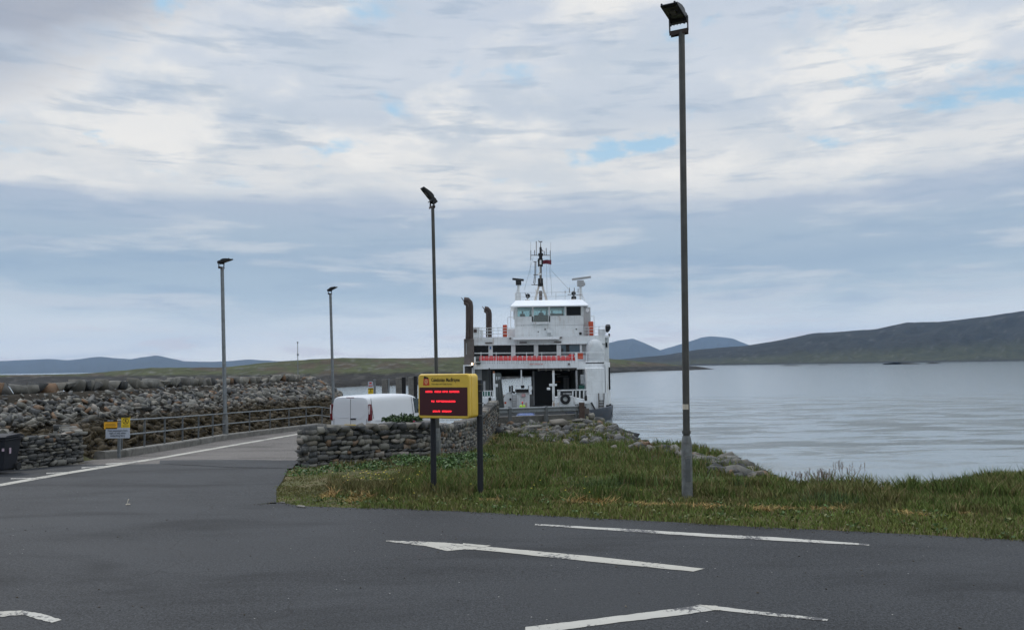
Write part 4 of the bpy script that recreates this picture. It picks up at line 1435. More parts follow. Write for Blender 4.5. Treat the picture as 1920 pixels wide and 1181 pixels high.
def build_plants():
    rnd = random.Random(5)
    # pale leaved iris clumps
    for (px, py, lab) in ((872, 900, 'pale green iris clump behind the left post of the yellow sign'), (945, 906, 'tall pale iris clump right of the yellow sign'),
                          (1245, 914, 'pale green iris clump just left of the nearest lamp base'), (1316, 912, 'pale green iris clump just right of the nearest lamp base')):
        p = land_pt(px, py); mb = MB()
        n = {872: 34, 945: 40, 1245: 46, 1316: 60}[px]
        blades(mb, p, n, .2, .42, .30 if px < 1300 else .42, .010, rnd, .5)
        o = mb.build('iris_clump', M['reed'], origin=p, loc=p)
        tag(o, lab, 'plant', 'iris clumps in the verge')
    # seed stalks over the water
    labs = ['thin pinkish seed stalks standing against the water left of the tall stalk', 'tallest brown dock stalk standing against the water', 'wispy brown grass stalks right of the tall dock stalk', 'low wispy seed stalks nearest the shore boulders']
    for (px, py, n, h, lab) in ((1545, 920, 26, .42, labs[0]), (1585, 925, 14, .62, labs[1]), (1615, 922, 22, .45, labs[2]), (1505, 916, 16, .32, labs[3])):
        p = land_pt(px, py); mb = MB()
        for k in range(n):
            x = p.x + rnd.gauss(0, .16); y = p.y + rnd.gauss(0, .12); z = Hs(x, y); hh = h * rnd.uniform(.7, 1.05); l = rnd.uniform(-.1, .14)
            mb.tube([(x, y, z), (x + l * .4, y, z + hh * .6), (x + l, y, z + hh)], [.003, .0025, .002], 3)
            for j in range(7):
                t = .72 + .28 * j / 7
                mb.tube([(x + l * t, y, z + hh * t), (x + l * t + rnd.uniform(-.03, .03), y, z + hh * t + .03)], [.003, .004], 3)
        tag(mb.build('grass_stalks', M['stalk'], origin=p, loc=p), lab, 'plant', 'seed stalks along the bank')
    # tussocks
    for (px, py, n, h, w, lab) in ((1655, 912, 520, .42, .17, 'round brown tussock with spiky green blades on the bank crest'), (1725, 905, 200, .34, .22, 'low spiky tussock right of the round brown one'),
                                   (1400, 915, 160, .22, .25, 'small green tussock in front of the shore boulders'), (1130, 915, 300, .24, .30, 'dark green grass tussock in the verge left of the nearest lamp'),
                                   (1560, 945, 240, .25, .35, 'dark green tussock low in the verge below the seed stalks'), (1830, 915, 260, .35, .35, 'broad tussock near the right edge of the bank')):
        p = land_pt(px, py); mb = MB()
        blades(mb, p, n, h * .5, h * 1.1, w, .006, rnd, .6, 0)
        blades(mb, p, n // 3, h * .6, h * 1.35, w * .8, .005, rnd, .4, 1)
        tag(mb.build('tussock', [M['tuss'] if px in (1655, 1725) else pmat('tussock_green', (.045, .07, .022), .9, var=.35), M['reed']], origin=p, loc=p), lab, 'plant', 'grass tussocks on the verge')
    # dock and nettle ground cover before the wall
    V = []; Fs = []; C = []
    for (px, py, n, rx) in ((760, 866, 260, .55), (790, 872, 420, .8), (845, 872, 520, 1.0), (875, 862, 420, 1.0), (700, 880, 120, .5), (830, 882, 200, .8), (640, 884, 80, .6), (575, 890, 70, .5)):
        p = land_pt(px, py)
        leaf_cloud(V, Fs, C, (p.x, p.y, Hs(p.x, p.y) + .10), (rx, .7, .13), n * 2, .075, rnd, [(.055, .11, .025), (.075, .14, .03), (.03, .07, .018)])
    for k in range(150):
        x = rnd.uniform(-3.8, 10); y = float(yedge(x)) + abs(rnd.gauss(0, 1.6)) + .1
        if y > 20: continue
        leaf_cloud(V, Fs, C, (x, y, Hs(x, y) + .04), (.12, .12, .04), 12, .06, rnd, [(.07, .13, .03), (.05, .09, .02), (.12, .13, .04)])
    o = fast_mesh('broadleaf_weeds', [tuple(v) for v in V], Fs, M['leaf'], cols=np.array(C))
    tag(o, 'bright green broadleaf weeds at the foot of the stone wall and dotted through the verge', 'ground cover', None, 'stuff')
    # dog rose behind the wall
    V = []; Fs = []; C = []
    c0 = P(752, 789, 26.7)
    base = Vector((c0.x, c0.y, float(interp(c0.y, ZR))))
    for k in range(60):
        c = P(rnd.uniform(724, 788), 0, 26.7 + rnd.uniform(-.3, .3))
        px = rnd.uniform(722, 788); top = np.interp(px, [720, 745, 765, 790], [780, 773, 771, 780])
        c = P(px, rnd.uniform(top + 4, 806), 26.7 + rnd.uniform(-.3, .3))
        leaf_cloud(V, Fs, C, c, (.13, .13, .10), 70, .07, rnd, [(.035, .075, .02), (.055, .10, .025), (.02, .045, .015)])
    V = [v - base for v in V]
    root = empty('rose_bush', base, 'small green dog rose bush poking above the wall by the van', 'bush')
    o = fast_mesh('foliage', [tuple(v) for v in V], Fs, M['leaf'], cols=np.array(C)); o.parent = root
    mb = MB()
    for k in range(9):
        a = rnd.uniform(-.5, .5)
        mb.tube([(a * .3, 0, 0), (a * .7, 0, .6), (a, rnd.uniform(-.2, .2), 1.0)], [.015, .01, .006], 5)
    mb.build('stem', M['stalk'], root, local=True)
    mb = MB(); q = P(776.5, 790, 26.3) - base
    for a in range(6):
        an = a * 1.047
        mb.add([q, q + Vector((.035 * math.cos(an), -.015, .035 * math.sin(an))), q + Vector((.035 * math.cos(an + 1.0), -.015, .035 * math.sin(an + 1.0)))], [(0, 1, 2)])
    mb.build('flower', pmat('rose_pink', (.55, .03, .10), .6), root, local=True)


# ------------------------------------------------------------------ lamps
def lamp(base, top, r_shaft, r_base, hb, yaw, tilt, hs, label, polemat, sticker=False):
    root = empty('street_lamp', base, label, 'street lamp', 'floodlight columns along the quay')
    b = Vector(base); t = Vector(top); d = (t - b)
    at = lambda f: d * f
    L = d.length
    mb = MB()
    mb.tube([at(0) - Vector((0, 0, .15)), at((hb - .12) / L), at((hb) / L), at((hb + .10) / L)], [r_base, r_base, r_base * .93, r_shaft * 1.15], 20)
    mb.build('pole_base', M['pole_base'], root, local=True, smooth=True)
    mb = MB()
    mb.tube([at((hb + .08) / L), at(1)], [r_shaft * 1.02, r_shaft * .93], 16)
    mb.tube([at((hb + .14) / L), at((hb + .19) / L)], [r_shaft * 1.25, r_shaft * 1.25], 16)
    sh = mb.build('pole', polemat, root, local=True, smooth=True)
    mb = MB()
    mb.box(at((hb * .5) / L) + Vector((0, -r_base - .001, 0)), (r_base * .9, .012, hb * .42))
    mb.build('access_door', M['galv_dull'], root, local=True, bevel=.004)
    if sticker:
        mb = MB(); c = at(sticker / L)
        n = 8; vs = []
        for k in range(n + 1):
            a = -math.pi / 2 - 1.0 + 2.0 * k / n - .5
            for z in (-.045, .045): vs.append(c + Vector((math.cos(a) * (r_shaft + .002), math.sin(a) * (r_shaft + .002), z)))
        mb.add(vs, [(2 * k, 2 * k + 2, 2 * k + 3, 2 * k + 1) for k in range(n)])
        mb.build('sticker', M['sticker'], root, local=True)
    # head
    T = Matrix.Translation(d) @ Matrix.Rotation(yaw, 4, 'Z') @ Matrix.Translation((-.05 * hs, 0, 0))
    s = hs
    def X(vs, M4): return [M4 @ Vector(v) for v in vs]
    # channel bar on the pole top: along local x
    mb = MB(); mb.box((0, 0, .02 * s), (.32 * s, .10 * s, .015)); mb.box((0, -.045 * s, -.015 * s), (.32 * s, .012, .07 * s)); mb.box((0, .045 * s, -.015 * s), (.32 * s, .012, .07 * s))
    mb.v = [tuple(v) for v in X(mb.v, T)]; mb.build('crossbar', M['funnel'], root, local=True)
    mb = MB()
    for sx in (-1, 1): mb.box((sx * .165 * s, .0, .14 * s), (.014, .05 * s, .26 * s))
    mb.box((0, 0, .036 * s), (.344 * s, .05 * s, .012))
    mb.v = [tuple(v) for v in X(mb.v, T)]; mb.build('bracket', M['black'], root, local=True)
    TH = T @ Matrix.Translation((0, 0, .21 * s)) @ Matrix.Rotation(tilt, 4, 'X') @ Matrix.Translation((0, -.07 * s, 0))
    # profile in (y,z); facing is -y (outwards), lens underneath
    prof = [(-.50, .0), (-.52, .018), (-.50, .04), (-.36, .09), (-.20, .135), (-.06, .14), (.0, .10), (.08, .12), (.16, .08), (.17, .02), (.14, -.03), (.04, -.035), (.0, 0)]
    prof = [(a * s, b_ * s) for a, b_ in prof]
    mb = MB(); mb.prism(prof, 'x', -.15 * s, .15 * s)
    for k in range(5):      # cooling ribs on the gear box
        mb.box(((-.12 + .06 * k) * s, .16 * s, .05 * s), (.012, .08 * s, .13 * s))
    for sx in (-.13, .10): mb.box((sx * s, -.49 * s, .045 * s), (.03 * s, .05 * s, .03 * s))
    for sx in (-.13, .12): mb.box((sx * s, .03 * s, -.07 * s), (.03 * s, .03 * s, .06 * s))
    mb.v = [tuple(v) for v in X(mb.v, TH)]; hd = mb.build('lamp_head', M['black'], root, local=True, bevel=.008)
    mb = MB(); mb.box((0, -.25 * s, -.004), (.26 * s, .38 * s, .008))
    mb.v = [tuple(v) for v in X(mb.v, TH)]; mb.build('lens', M['lens'], hd, local=True)
    mb = MB(); mb.box((0, -.25 * s, -.010), (.10 * s, .16 * s, .006)); mb.v = [tuple(v) for v in X(mb.v, TH)]; mb.build('bulb', pmat('bulb', (.12, .11, .10), .4), hd, local=True)


def build_lamps():
    b = P(1288.5, 932, 14.4); b.z = b.z
    t = P(1278, 60, 14.4)
    lamp(b, t, .060, .093, .95, math.radians(-28), math.radians(-6), 1.0, 'nearest and tallest lamp column with its black floodlight at the top of the photo', M['pole_brown'], sticker=1.55)
    # lamp 2
    b = P(822, 868, 25.2); t = P(811.3, 388, 25.2)
    lamp(b, t, .055, .085, .95, math.radians(-62), math.radians(-48), .88, 'lamp column rising behind the yellow sign with its floodlight tipped steeply to the left', M['pole_brown'])
    b = P(423, 823, 38.2); t = P(416.5, 502, 38.2)
    lamp(b, t, .085, .125, 1.0, math.radians(68), math.radians(-13), 1.0, 'pale grey lamp column beside the handrail, leftmost of the lamps', M['galv'])
    b = P(626.5, 0, 49.5); b = Vector((b.x + 0, 49.5, float(interp(49.5, ZR)))); t = P(619.5, 551, 49.5)
    b.x = P(625.5, 742, 49.5).x + .03
    lamp(b, t, .085, .125, 1.0, math.radians(62), math.radians(-20), .9, 'grey lamp column behind the white van, farthest of the lamps', M['galv'])


# ------------------------------------------------------------------ text
def text_mesh(name, s, size, mat, Mx, parent, align='LEFT', bold=0.0, sx=1.0):
    cu = bpy.data.curves.new(name, 'FONT'); cu.body = s; cu.size = size; cu.align_x = align; cu.offset = bold * size; cu.resolution_u = 2
    tmp = bpy.data.objects.new(name + '_c', cu); COL.objects.link(tmp)
    dg = bpy.context.evaluated_depsgraph_get()
    me = bpy.data.meshes.new_from_object(tmp.evaluated_get(dg))
    bpy.data.objects.remove(tmp)
    me.name = name
    me.transform(Mx @ Matrix.Diagonal((sx, 1, 1, 1)))
    me.materials.clear(); me.materials.append(mat)
    o = bpy.data.objects.new(name, me); COL.objects.link(o); o.parent = parent
    return o


def rrect(w, h, r, n=5):
    pts = []
    for cx, cy, a0 in ((w / 2 - r, h / 2 - r, 0), (-w / 2 + r, h / 2 - r, 90), (-w / 2 + r, -h / 2 + r, 180), (w / 2 - r, -h / 2 + r, 270)):
        for k in range(n + 1):
            a = math.radians(a0 + 90 * k / n); pts.append((cx + r * math.cos(a), cy + r * math.sin(a)))
    return pts


def build_sign():
    yaw = math.radians(-25)
    Lf = P(784, 741, 15.15); base = Vector((Lf.x, 15.15, -.08))
    root = empty('information_sign', base, 'yellow ferry information sign with a dark red screen on two black posts', 'sign', rz=yaw)
    W, Hh, D = 1.06, .80, .35
    zc = 1.78 + .08
    # housing: two rounded shells with a groove between
    mb = MB()
    def shell(y0, y1, w, h, r):
        p = rrect(w, h, r); n = len(p)
        ins = rrect(w - .03, h - .03, r - .012)
        rings = [(ins, y0), (p, y0 + .015), (p, y1 - .015), (ins, y1)]
        vs = []
        for q, y in rings: vs += [(a + W / 2, y, b + zc) for a, b in q]
        fs = []
        for i in range(3):
            for k in range(n): fs.append((i * n + k, i * n + (k + 1) % n, (i + 1) * n + (k + 1) % n, (i + 1) * n + k))
        fs += [tuple(range(n)), tuple(3 * n + k for k in range(n - 1, -1, -1))]
        mb.add(vs, fs)
    shell(0, .085, W, Hh, .07); shell(.095, D, W - .01, Hh - .01, .07); shell(.08, .10, W - .06, Hh - .06, .06)
    hs = mb.build('housing', M['yellow'], root, local=True, smooth=True)
    U = lambda zx: (zx - 155) / 1020.0 * W                     # from the zoomed view
    Zt = lambda zy: zc + Hh / 2 - (zy - 122) / 875.0 * Hh
    mb = MB(); x0, x1, z0, z1 = U(186), U(1136), Zt(938), Zt(386)
    mb.box(((x0 + x1) / 2, -.002, (z0 + z1) / 2), (x1 - x0, .008, z1 - z0))
    sc = mb.build('screen', M['screen'], root, local=True)
    # lit character blocks: rows of small lamps
    rnd = random.Random(2)
    mb = MB(); mb2 = MB()
    for zy, words in ((470, ((312, 455, 6), (495, 630, 6), (652, 762, 5), (788, 985, 9))), (660, ((428, 498, 3), (528, 910, 17))), (855, ((458, 606, 6), (640, 836, 8)))):
        for a, b, n in words:
            for k in range(n):
                cx0 = U(a + (b - a) * k / n); cw = (U(b) - U(a)) / n
                for i in range(4):
                    for j in range(6):
                        if rnd.random() < .42 and not (i == 0): continue
                        if i == 3: continue
                        x = cx0 + cw * (.12 + .27 * i); z = Zt(zy) + (j - 2.5) * .0058
                        (mb if rnd.random() < .62 else mb2).box((x, -.008, z), (.0068, .004, .0048))
    mb.build('lit_characters', M['led'], sc, local=True); mb2.build('lit_characters', M['led_dim'], sc, local=True)
    TX = lambda x, z, y=-.004: Matrix.Translation((x, y, z)) @ Matrix.Rotation(math.pi / 2, 4, 'X')
    text_mesh('lettering', 'Caledonian MacBrayne', .092, M['text'], TX(U(424), Zt(272)), hs, bold=.022, sx=.69)
    text_mesh('lettering', 'Hebridean and Clyde Ferries', .044, M['text'], TX(U(430), Zt(336)), hs, bold=.0, sx=.82)
    # funnel mark: red body, black top, pale ring
    mb = MB()
    lx = lambda zx, zy: (U(zx), -.004, Zt(zy))
    mb.add([lx(258, 345), lx(390, 345), lx(372, 215), lx(272, 215)], [(0, 1, 2, 3)])
    lg = mb.build('emblem', M['red'], hs, local=True)
    mb = MB(); mb.add([lx(272, 214), lx(372, 214), lx(364, 190), lx(290, 164), lx(276, 172)], [(0, 1, 2, 3, 4)])
    mb.build('emblem_top', M['text'], lg, local=True)
    mb = MB(); vs = []; n = 20
    for k in range(n):
        a = 2 * math.pi * k / n
        for r in (1.0, .62): x, y, z = lx(325 + 32 * r * math.cos(a), 272 + 50 * r * math.sin(a)); vs.append((x, -.007, z))
    mb.add(vs, [(2 * k, 2 * ((k + 1) % n), 2 * ((k + 1) % n) + 1, 2 * k + 1) for k in range(n)])
    mb.add([(lx(a, b)[0], -.007, lx(a, b)[2]) for a, b in ((314, 290), (318, 258), (326, 248), (334, 256), (330, 272), (336, 292), (326, 286))], [tuple(range(7))])
    mb.build('emblem_ring', pmat('emblem_gold', (.75, .45, .2), .5), lg, local=True)
    for u, zt in ((.07, 2.12), (1.045, 2.14)):
        mb = MB(); mb.tube([(u, D + .062, -.35), (u, D + .062, zt)], .054, 16)
        ps = mb.build('post', M['postblack'], root, local=True, smooth=True)
        mb = MB()
        for z in (1.5, 1.72, 1.94, 2.06): mb.box((u, D + .008, z), (.13, .03, .018)); mb.box((u + .06, D + .062, z), (.02, .05, .018))
        mb.build('clamp', M['galv_dull'], ps, local=True)
        mb = MB(); mb.tube([(u, D + .062, -.1), (u, D + .062, .06)], .066, 16); mb.build('collar', M['postblack'], ps, local=True)
    bpy.context.view_layer.update()


# ------------------------------------------------------------------ handrail, kerb, guard rail
def build_handrail():
    ys = np.arange(26.0, 57.0, .5)
    mb = MB()
    X = lambda y: float(interp(y, XL)); Z = lambda y: float(interp(y, ZR))
    for a, b in zip(ys[:-1], ys[1:]):
        for (y, y2) in ((a, b),):
            pr = [(-.34, -.5), (-.34, .20), (-.31, .235), (-.03, .235), (0, .20), (0, -.5)]
            vs = [(X(y) + p[0], y, Z(y) + p[1]) for p in pr] + [(X(y2) + p[0], y2, Z(y2) + p[1]) for p in pr]
            n = 6; fs = [(i, (i + 1) % n, (i + 1) % n + n, i + n) for i in range(n)]
            mb.add(vs, fs)
    y = 26.0; mb.add([(X(y) + p[0], y, Z(y) + p[1]) for p in pr], [tuple(range(6))])
    tag(mb.build('kerb', M['concrete']), kind='structure')
    base = Vector((X(26.8), 26.8, Z(26.8)))
    root = empty('handrail', base, 'long grey two bar steel handrail along the slip road kerb', 'handrail')
    y = 27.0; posts = []
    while y < 56.5:
        posts.append(y); y += 1.87
    zr = lambda y, h: Z(y) + .235 + h
    for y in posts:
        mb = MB(); mb.bar((X(y) - .17, y, zr(y, -.03)), (X(y) - .17, y, zr(y, .93)), .05, .05)
        mb.build('post', M['galv_dull'], root, origin=base)
    for h, nm in ((.94, 'top_rail'), (.46, 'mid_rail')):
        mb = MB(); yy = [posts[0] - .35 * (h > .9)] + list(np.arange(posts[0] + 1, posts[-1], 1.0)) + [posts[-1] + .3]
        mb.tube([(X(y) - .17, y, zr(y, h)) for y in yy], .027, 8)
        mb.build(nm, M['galv'], root, origin=base, smooth=True)
    # guard rail at the head of the slip
    a = P(926, 780, 45.0); b = P(1086, 770, 47.0)
    za = 2.3 - (789 - 686.8) * 45 / 1550; zb = 2.3 - (783 - 685) * 47 / 1550
    base = Vector((a.x, a.y, za))
    root = empty('guard_rail', base, 'galvanised crash barrier in front of the ferry bow', 'crash barrier')
    mb = MB(); d = (b - a); d.z = 0; L = d.length; d.normalize(); n = Vector((d.y, -d.x, 0))
    prof = [(0, .0), (.045, .03), (.045, .09), (0, .125), (0, .185), (.045, .22), (.045, .28), (0, .31)]
    vs = []
    for (p, z) in ((a, za), (b, zb)):
        for (o, h) in prof: vs.append((p.x + n.x * o, p.y + n.y * o, z + .40 + h))
    m_ = len(prof); mb.add(vs, [(i, i + 1, i + 1 + m_, i + m_) for i in range(m_ - 1)])
    mb.build('beam', M['galv'], root, origin=base)
    for t in (.01, .18, .60, .975):
        p = a + (b - a) * t; z = za + (zb - za) * t
        mb = MB(); mb.box((p.x - n.x * .07, p.y - n.y * .07 + .02, z + .25), (.13, .12, 1.0), rz=math.atan2(d.y, d.x))
        if t in (.18, .60): mb.box((p.x + n.x * .06, p.y + n.y * .06, z + .2), (.16, .05, 1.0), rz=math.atan2(d.y, d.x))
        mb.build('post', M['galv_dull'], root, origin=base)
    mb = MB(); mb.box((b.x + .15, b.y, zb + .42), (.30, .24, .9)); mb.build('end_post', pmat('rust_post', (.07, .045, .035), .8, var=.3), root, origin=base)
    # low concrete edge behind it
    mb = MB(); mb.box(((a.x + b.x) / 2, 46.6, za - .25), (5.4, .3, .9), rz=.35); tag(mb.build('slipway_edge', M['concrete']), kind='structure')
    # brown notice board
    p = P(1098, 771, 47.5); mb = MB(); mb.box(p, (.42, .04, .34)); base = Vector((p.x, p.y, -.9))
    root = empty('notice_board', base, 'small brown notice board at the right end of the crash barrier', 'sign')
    mb.build('panel', M['casing'], root, origin=base, bevel=.01)
    mb = MB(); mb.bar((p.x, p.y + .05, -.95), (p.x, p.y + .05, p.z + .15), .07); mb.build('post', M['galv_dull'], root, origin=base)


# ------------------------------------------------------------------ small signs, bin, piles, mast
def plate(root, name, c, w, h, mat, rz, r=.02, base=(0, 0, 0)):
    p = rrect(w, h, r, 3); n = len(p); R = Matrix.Rotation(rz, 3, 'Z')
    vs = [R @ Vector((a, -.006, b)) + Vector(c) for a, b in p] + [R @ Vector((a, .006, b)) + Vector(c) for a, b in p]
    mb = MB(); mb.add(vs, [tuple(range(n)), tuple(range(2 * n - 1, n - 1, -1))] + [(i, (i + 1) % n, (i + 1) % n + n, i + n) for i in range(n)])
    return mb.build(name, mat, root, origin=base)


def build_signs():
    d = 26.3; s = d / F
    q = P(221.5, 858, d); base = Vector((q.x, q.y, q.z))
    rz = math.radians(-9)
    root = empty('warning_signs', base, 'grey post carrying a white foot passenger notice and two orange yellow warning plates', 'sign')
    R = lambda px, py, off=0.0: P(px, py, d) + Vector((0, off, 0))
    mb = MB(); mb.bar((q.x, q.y + .05, q.z - .2), (q.x, q.y + .05, q.z + 1.12), .075); mb.build('post', M['galv'], root, origin=base)
    mb = MB(); mb.bar(R(209, 806, .035), R(241, 804.5, .03), .03); mb.build('crossbar', M['galv_dull'], root, origin=base)
    def tx(s_, px, py, size, mat, par, off=-.012, sx=.85, bold=.02):
        p = R(px, py, off - .0) - base
        text_mesh('lettering', s_, size, mat, Matrix.Translation(p) @ Matrix.Rotation(math.pi / 2, 4, 'X'), par, 'CENTER', bold, sx)
    pw = plate(root, 'white_panel', R(220.8, 811.5), 45 * s, 19.5 * s, M['signwhite'], 0, .01, base)
    tx('Foot passengers have', 220.8, 808.5, .085, M['signtext'], pw); tx('right of way when', 220.8, 813.3, .085, M['signtext'], pw); tx('embarking ferry', 220.8, 818, .085, M['signtext'], pw)
    po = plate(root, 'orange_panel', R(207.5, 795.2), 24.5 * s, 17.5 * s, M['signorange'], 0, .01, base)
    p = plate(po, 'header_band', R(207.5, 788.2, -.008), 24.5 * s, 4.6 * s, M['text'], 0, .005, base)
    for k, w in enumerate((18, 20, 19)):
        mb = MB(); mb.box(R(207.5, 794.5 + k * 2.3, -.009), (w * s, .004, .5 * s)); mb.build('text_line', M['text'], po, origin=base)
    mb = MB(); mb.box(R(204.5, 788.2, -.016), (5 * s, .004, 1.0 * s)); mb.box(R(210.5, 788.2, -.016), (5 * s, .004, 1.0 * s)); mb.build('text_line', M['signwhite'], po, origin=base)
    py_ = plate(root, 'yellow_panel', R(235.6, 790.3), 16.2 * s, 22.5 * s, M['signyel'], 0, .01, base)
    plate(py_, 'header_band', R(235.6, 780.4, -.008), 16.2 * s, 4.2 * s, M['text'], 0, .005, base)
    mb = MB(); vs = []; n = 24; c = R(235.8, 789.2, -.009)
    for k in range(n):
        a = 2 * math.pi * k / n
        for r in (5.7, 4.7): vs.append(c + Vector((r * s * math.cos(a), 0, r * s * math.sin(a))))
    mb.add(vs, [(2 * k, 2 * ((k + 1) % n), 2 * ((k + 1) % n) + 1, 2 * k + 1) for k in range(n)])
    mb.bar(c + Vector((-4 * s, 0, 4 * s)), c + Vector((4 * s, 0, -4 * s)), .9 * s, .004)
    mb.bar(c + Vector((0, 0, 2.2 * s)), c + Vector((-.6 * s, 0, -.8 * s)), 1.6 * s, .004)
    mb.bar(c + Vector((-.6 * s, 0, -.6 * s)), c + Vector((1.6 * s, 0, -3.4 * s)), .9 * s, .004)
    mb.bar(c + Vector((-.6 * s, 0, -.6 * s)), c + Vector((-2.4 * s, 0, -3.2 * s)), .9 * s, .004)
    mb.bar(c + Vector((0, 0, 1.8 * s)), c + Vector((2.4 * s, 0, .2 * s)), .7 * s, .004)
    mb.box(c + Vector((.5 * s, 0, 3.3 * s)), (1.5 * s, .004, 1.5 * s))
    mb.build('pictogram', M['text'], py_, origin=base)
    for k in range(2):
        mb = MB(); mb.box(R(235.6, 797.2 + 2.0 * k, -.009), (11 * s, .004, .5 * s)); mb.build('text_line', M['text'], py_, origin=base)
    # bin
    c = G(8, 887, -.13); c = Vector((-12.80, 20.75, -.13))
    root = empty('wheelie_bin', c, 'dark navy wheeled bin at the left edge beside the drystone wall', 'bin')
    mb = MB(); vs = []
    for z, w, dd in ((.06, .50, .52), (.82, .66, .70)):
        for sx, sy in ((-1, -1), (1, -1), (1, 1), (-1, 1)): vs.append((sx * w / 2, sy * dd / 2, z))
    mb.add(vs, [(3, 2, 1, 0), (4, 5, 6, 7), (0, 1, 5, 4), (1, 2, 6, 5), (2, 3, 7, 6), (3, 0, 4, 7)])
    mb.box((0, 0, .80), (.70, .74, .05))
    mb.build('body', M['bin'], root, local=True, bevel=.02)
    mb = MB(); mb.prism([(-.38, .84), (.40, .84), (.40, .87), (.25, .92), (-.30, .90), (-.38, .87)], 'x', -.36, .36)
    mb.tube([(-.3, .42, .86), (.3, .42, .86)], .016, 8)
    mb.build('lid', M['bin'], root, local=True, bevel=.01)
    for sx in (-1, 1):
        mb = MB(); mb.tube([(sx * .27, .26, .1), (sx * .33, .26, .1)], .1, 16); mb.build('wheel', M['rubber'], root, local=True)
    mb = MB(); mb.box((.325, -.12, .52), (.012, .07, .14)); mb.box((.28, -.335, .56), (.05, .012, .07)); mb.build('label_sticker', pmat('sticker_pink', (.45, .35, .42), .5), root, local=True)
    # berth piles left of the slip
    for (px, w, dp, ty, lab, two) in ((724, 13, 66, 711, 'pale berth pile, leftmost behind the van', 0), (751.5, 18, 63, 708.5, 'middle of the three berth piles, pale with a black fender', 1), (774, 16, 60, 706.5, 'berth pile nearest the yellow sign with a black fender', 1)):
        p = P(px, ty, dp); b0 = Vector((p.x, p.y, -4.6)); sc = dp / F
        root = empty('mooring_pile', b0, lab, 'pile', 'berth piles beside the slip')
        mb = MB(); ww = w * sc * (.62 if two else .8)
        mb.box((p.x - w * sc * .19, p.y, (p.z - 4.6) / 2), (ww, .35, p.z + 4.6)); mb.build('pile', M['concrete'], root, origin=b0, bevel=.02)
        mb = MB(); mb.box((p.x + w * sc * (.31 if two else .38), p.y + .03, (p.z - 4.6) / 2), (w * sc * (.38 if two else .14), .3, p.z + 4.7))
        mb.build('fender', M['rubber'] if two else M['galv'], root, origin=b0)
    d = 58.0; s = d / F; p = P(702.5, 711, d); b0 = Vector((p.x, p.y, float(Hs(p.x, p.y))))
    root = empty('warning_sign', b0, 'grey post with a small red and white plate above a yellow hazard plate', 'sign')
    mb = MB(); mb.box((p.x, p.y, (p.z + b0.z) / 2), (3.6 * s, .14, p.z - b0.z)); mb.build('post', M['galv'], root, origin=b0)
    q = P(695.2, 720.5, d) + Vector((0, -.1, 0)); pl = plate(root, 'red_white_panel', q, 9.4 * s, 11 * s, M['signwhite'], 0, .01, b0)
    mb = MB(); c = P(695.2, 723, d) + Vector((0, -.112, 0)); mb.box(c, (7.6 * s, .004, 1.6 * s)); mb.box(P(695.2, 718, d) + Vector((0, -.112, 0)), (4.5 * s, .004, 3 * s)); mb.build('plate_marks', M['red'], pl, origin=b0)
    q = P(695.6, 735.5, d) + Vector((0, -.1, 0)); pl = plate(root, 'yellow_panel', q, 9.8 * s, 16.5 * s, M['signyel'], 0, .01, b0)
    mb = MB(); c = P(695.6, 734, d) + Vector((0, -.112, 0)); mb.bar(c + Vector((-2.5 * s, 0, -2 * s)), c + Vector((0, 0, 1 * s)), 1.3 * s, .004); mb.bar(c + Vector((2.6 * s, 0, -2 * s)), c + Vector((0, 0, 1 * s)), 1.3 * s, .004); mb.box(c + Vector((0, 0, 2.2 * s)), (2 * s, .004, 2 * s)); mb.box(P(695.6, 728.6, d) + Vector((0, -.112, 0)), (9.0 * s, .004, 1.6 * s))
    mb.build('pictogram', M['text'], pl, origin=b0)
    # thin mast on the island
    d = 262; p = P(558, 642, d); b = P(559, 716, d)
    mb = MB(); bz = b - Vector((0, 0, 2)); mb.tube([bz, p], [.16, .09], 6); mb.box(p, (.45, .3, .5)); mb.box(P(558.4, 665, d), (.5, .4, .6))
    tag(mb.build('mast', M['galv'], origin=bz, loc=bz), 'thin lone mast standing on the island shore between two lamps', 'mast')
    # bollard-like timber ends in front of the ferry ramp
    c = G(238, 947, 0)
    mb = MB()
    mb.tube([(c.x - .02, c.y, .014), (c.x + .03, c.y, .018), (c.x + .05, c.y + .02, .016)], [.008, .012, .006], 5); mb.tube([(c.x, c.y, .02), (c.x + .02, c.y + .02, .11)], [.004, .009], 4)
    tag(mb.build('feather', M['sticker'], origin=c, loc=c), 'small white feather lying on the tarmac at the left', 'feather')
    # flat pale stones at the kerbless corner
    for (px, py, w, lab) in ((529, 942.5, .12, 'small white stone at the very corner of the grass'), (566, 950.5, .20, 'flat white stone on the tarmac at the grass edge')):
        c = G(px, py, 0); rnd = random.Random(px); W_, T_ = rock_at(rnd, (c.x, c.y, .012), w, .05, (1.2, .6, .3))
        o = fast_mesh('stone', W_, T_, M['rock_shore'], origin=(c.x, c.y, 0), attrs=np.full(len(T_), .995)); tag(o, lab, 'stone')


# ------------------------------------------------------------------ van and car
def loft(sections, n_rep=None, closed=False):
    """sections: list of rings (same count)"""
    V = []; Fs = []; n = len(sections[0])
    for r in sections: V += r
    for i in range(len(sections) - 1):
        for k in range(n - 1 + (1 if closed else 0)):
            Fs.append((i * n + k, i * n + (k + 1) % n, (i + 1) * n + (k + 1) % n, (i + 1) * n + k))
    Fs.append(tuple(range(n - 1, -1, -1))); Fs.append(tuple((len(sections) - 1) * n + k for k in range(n)))
    return V, Fs


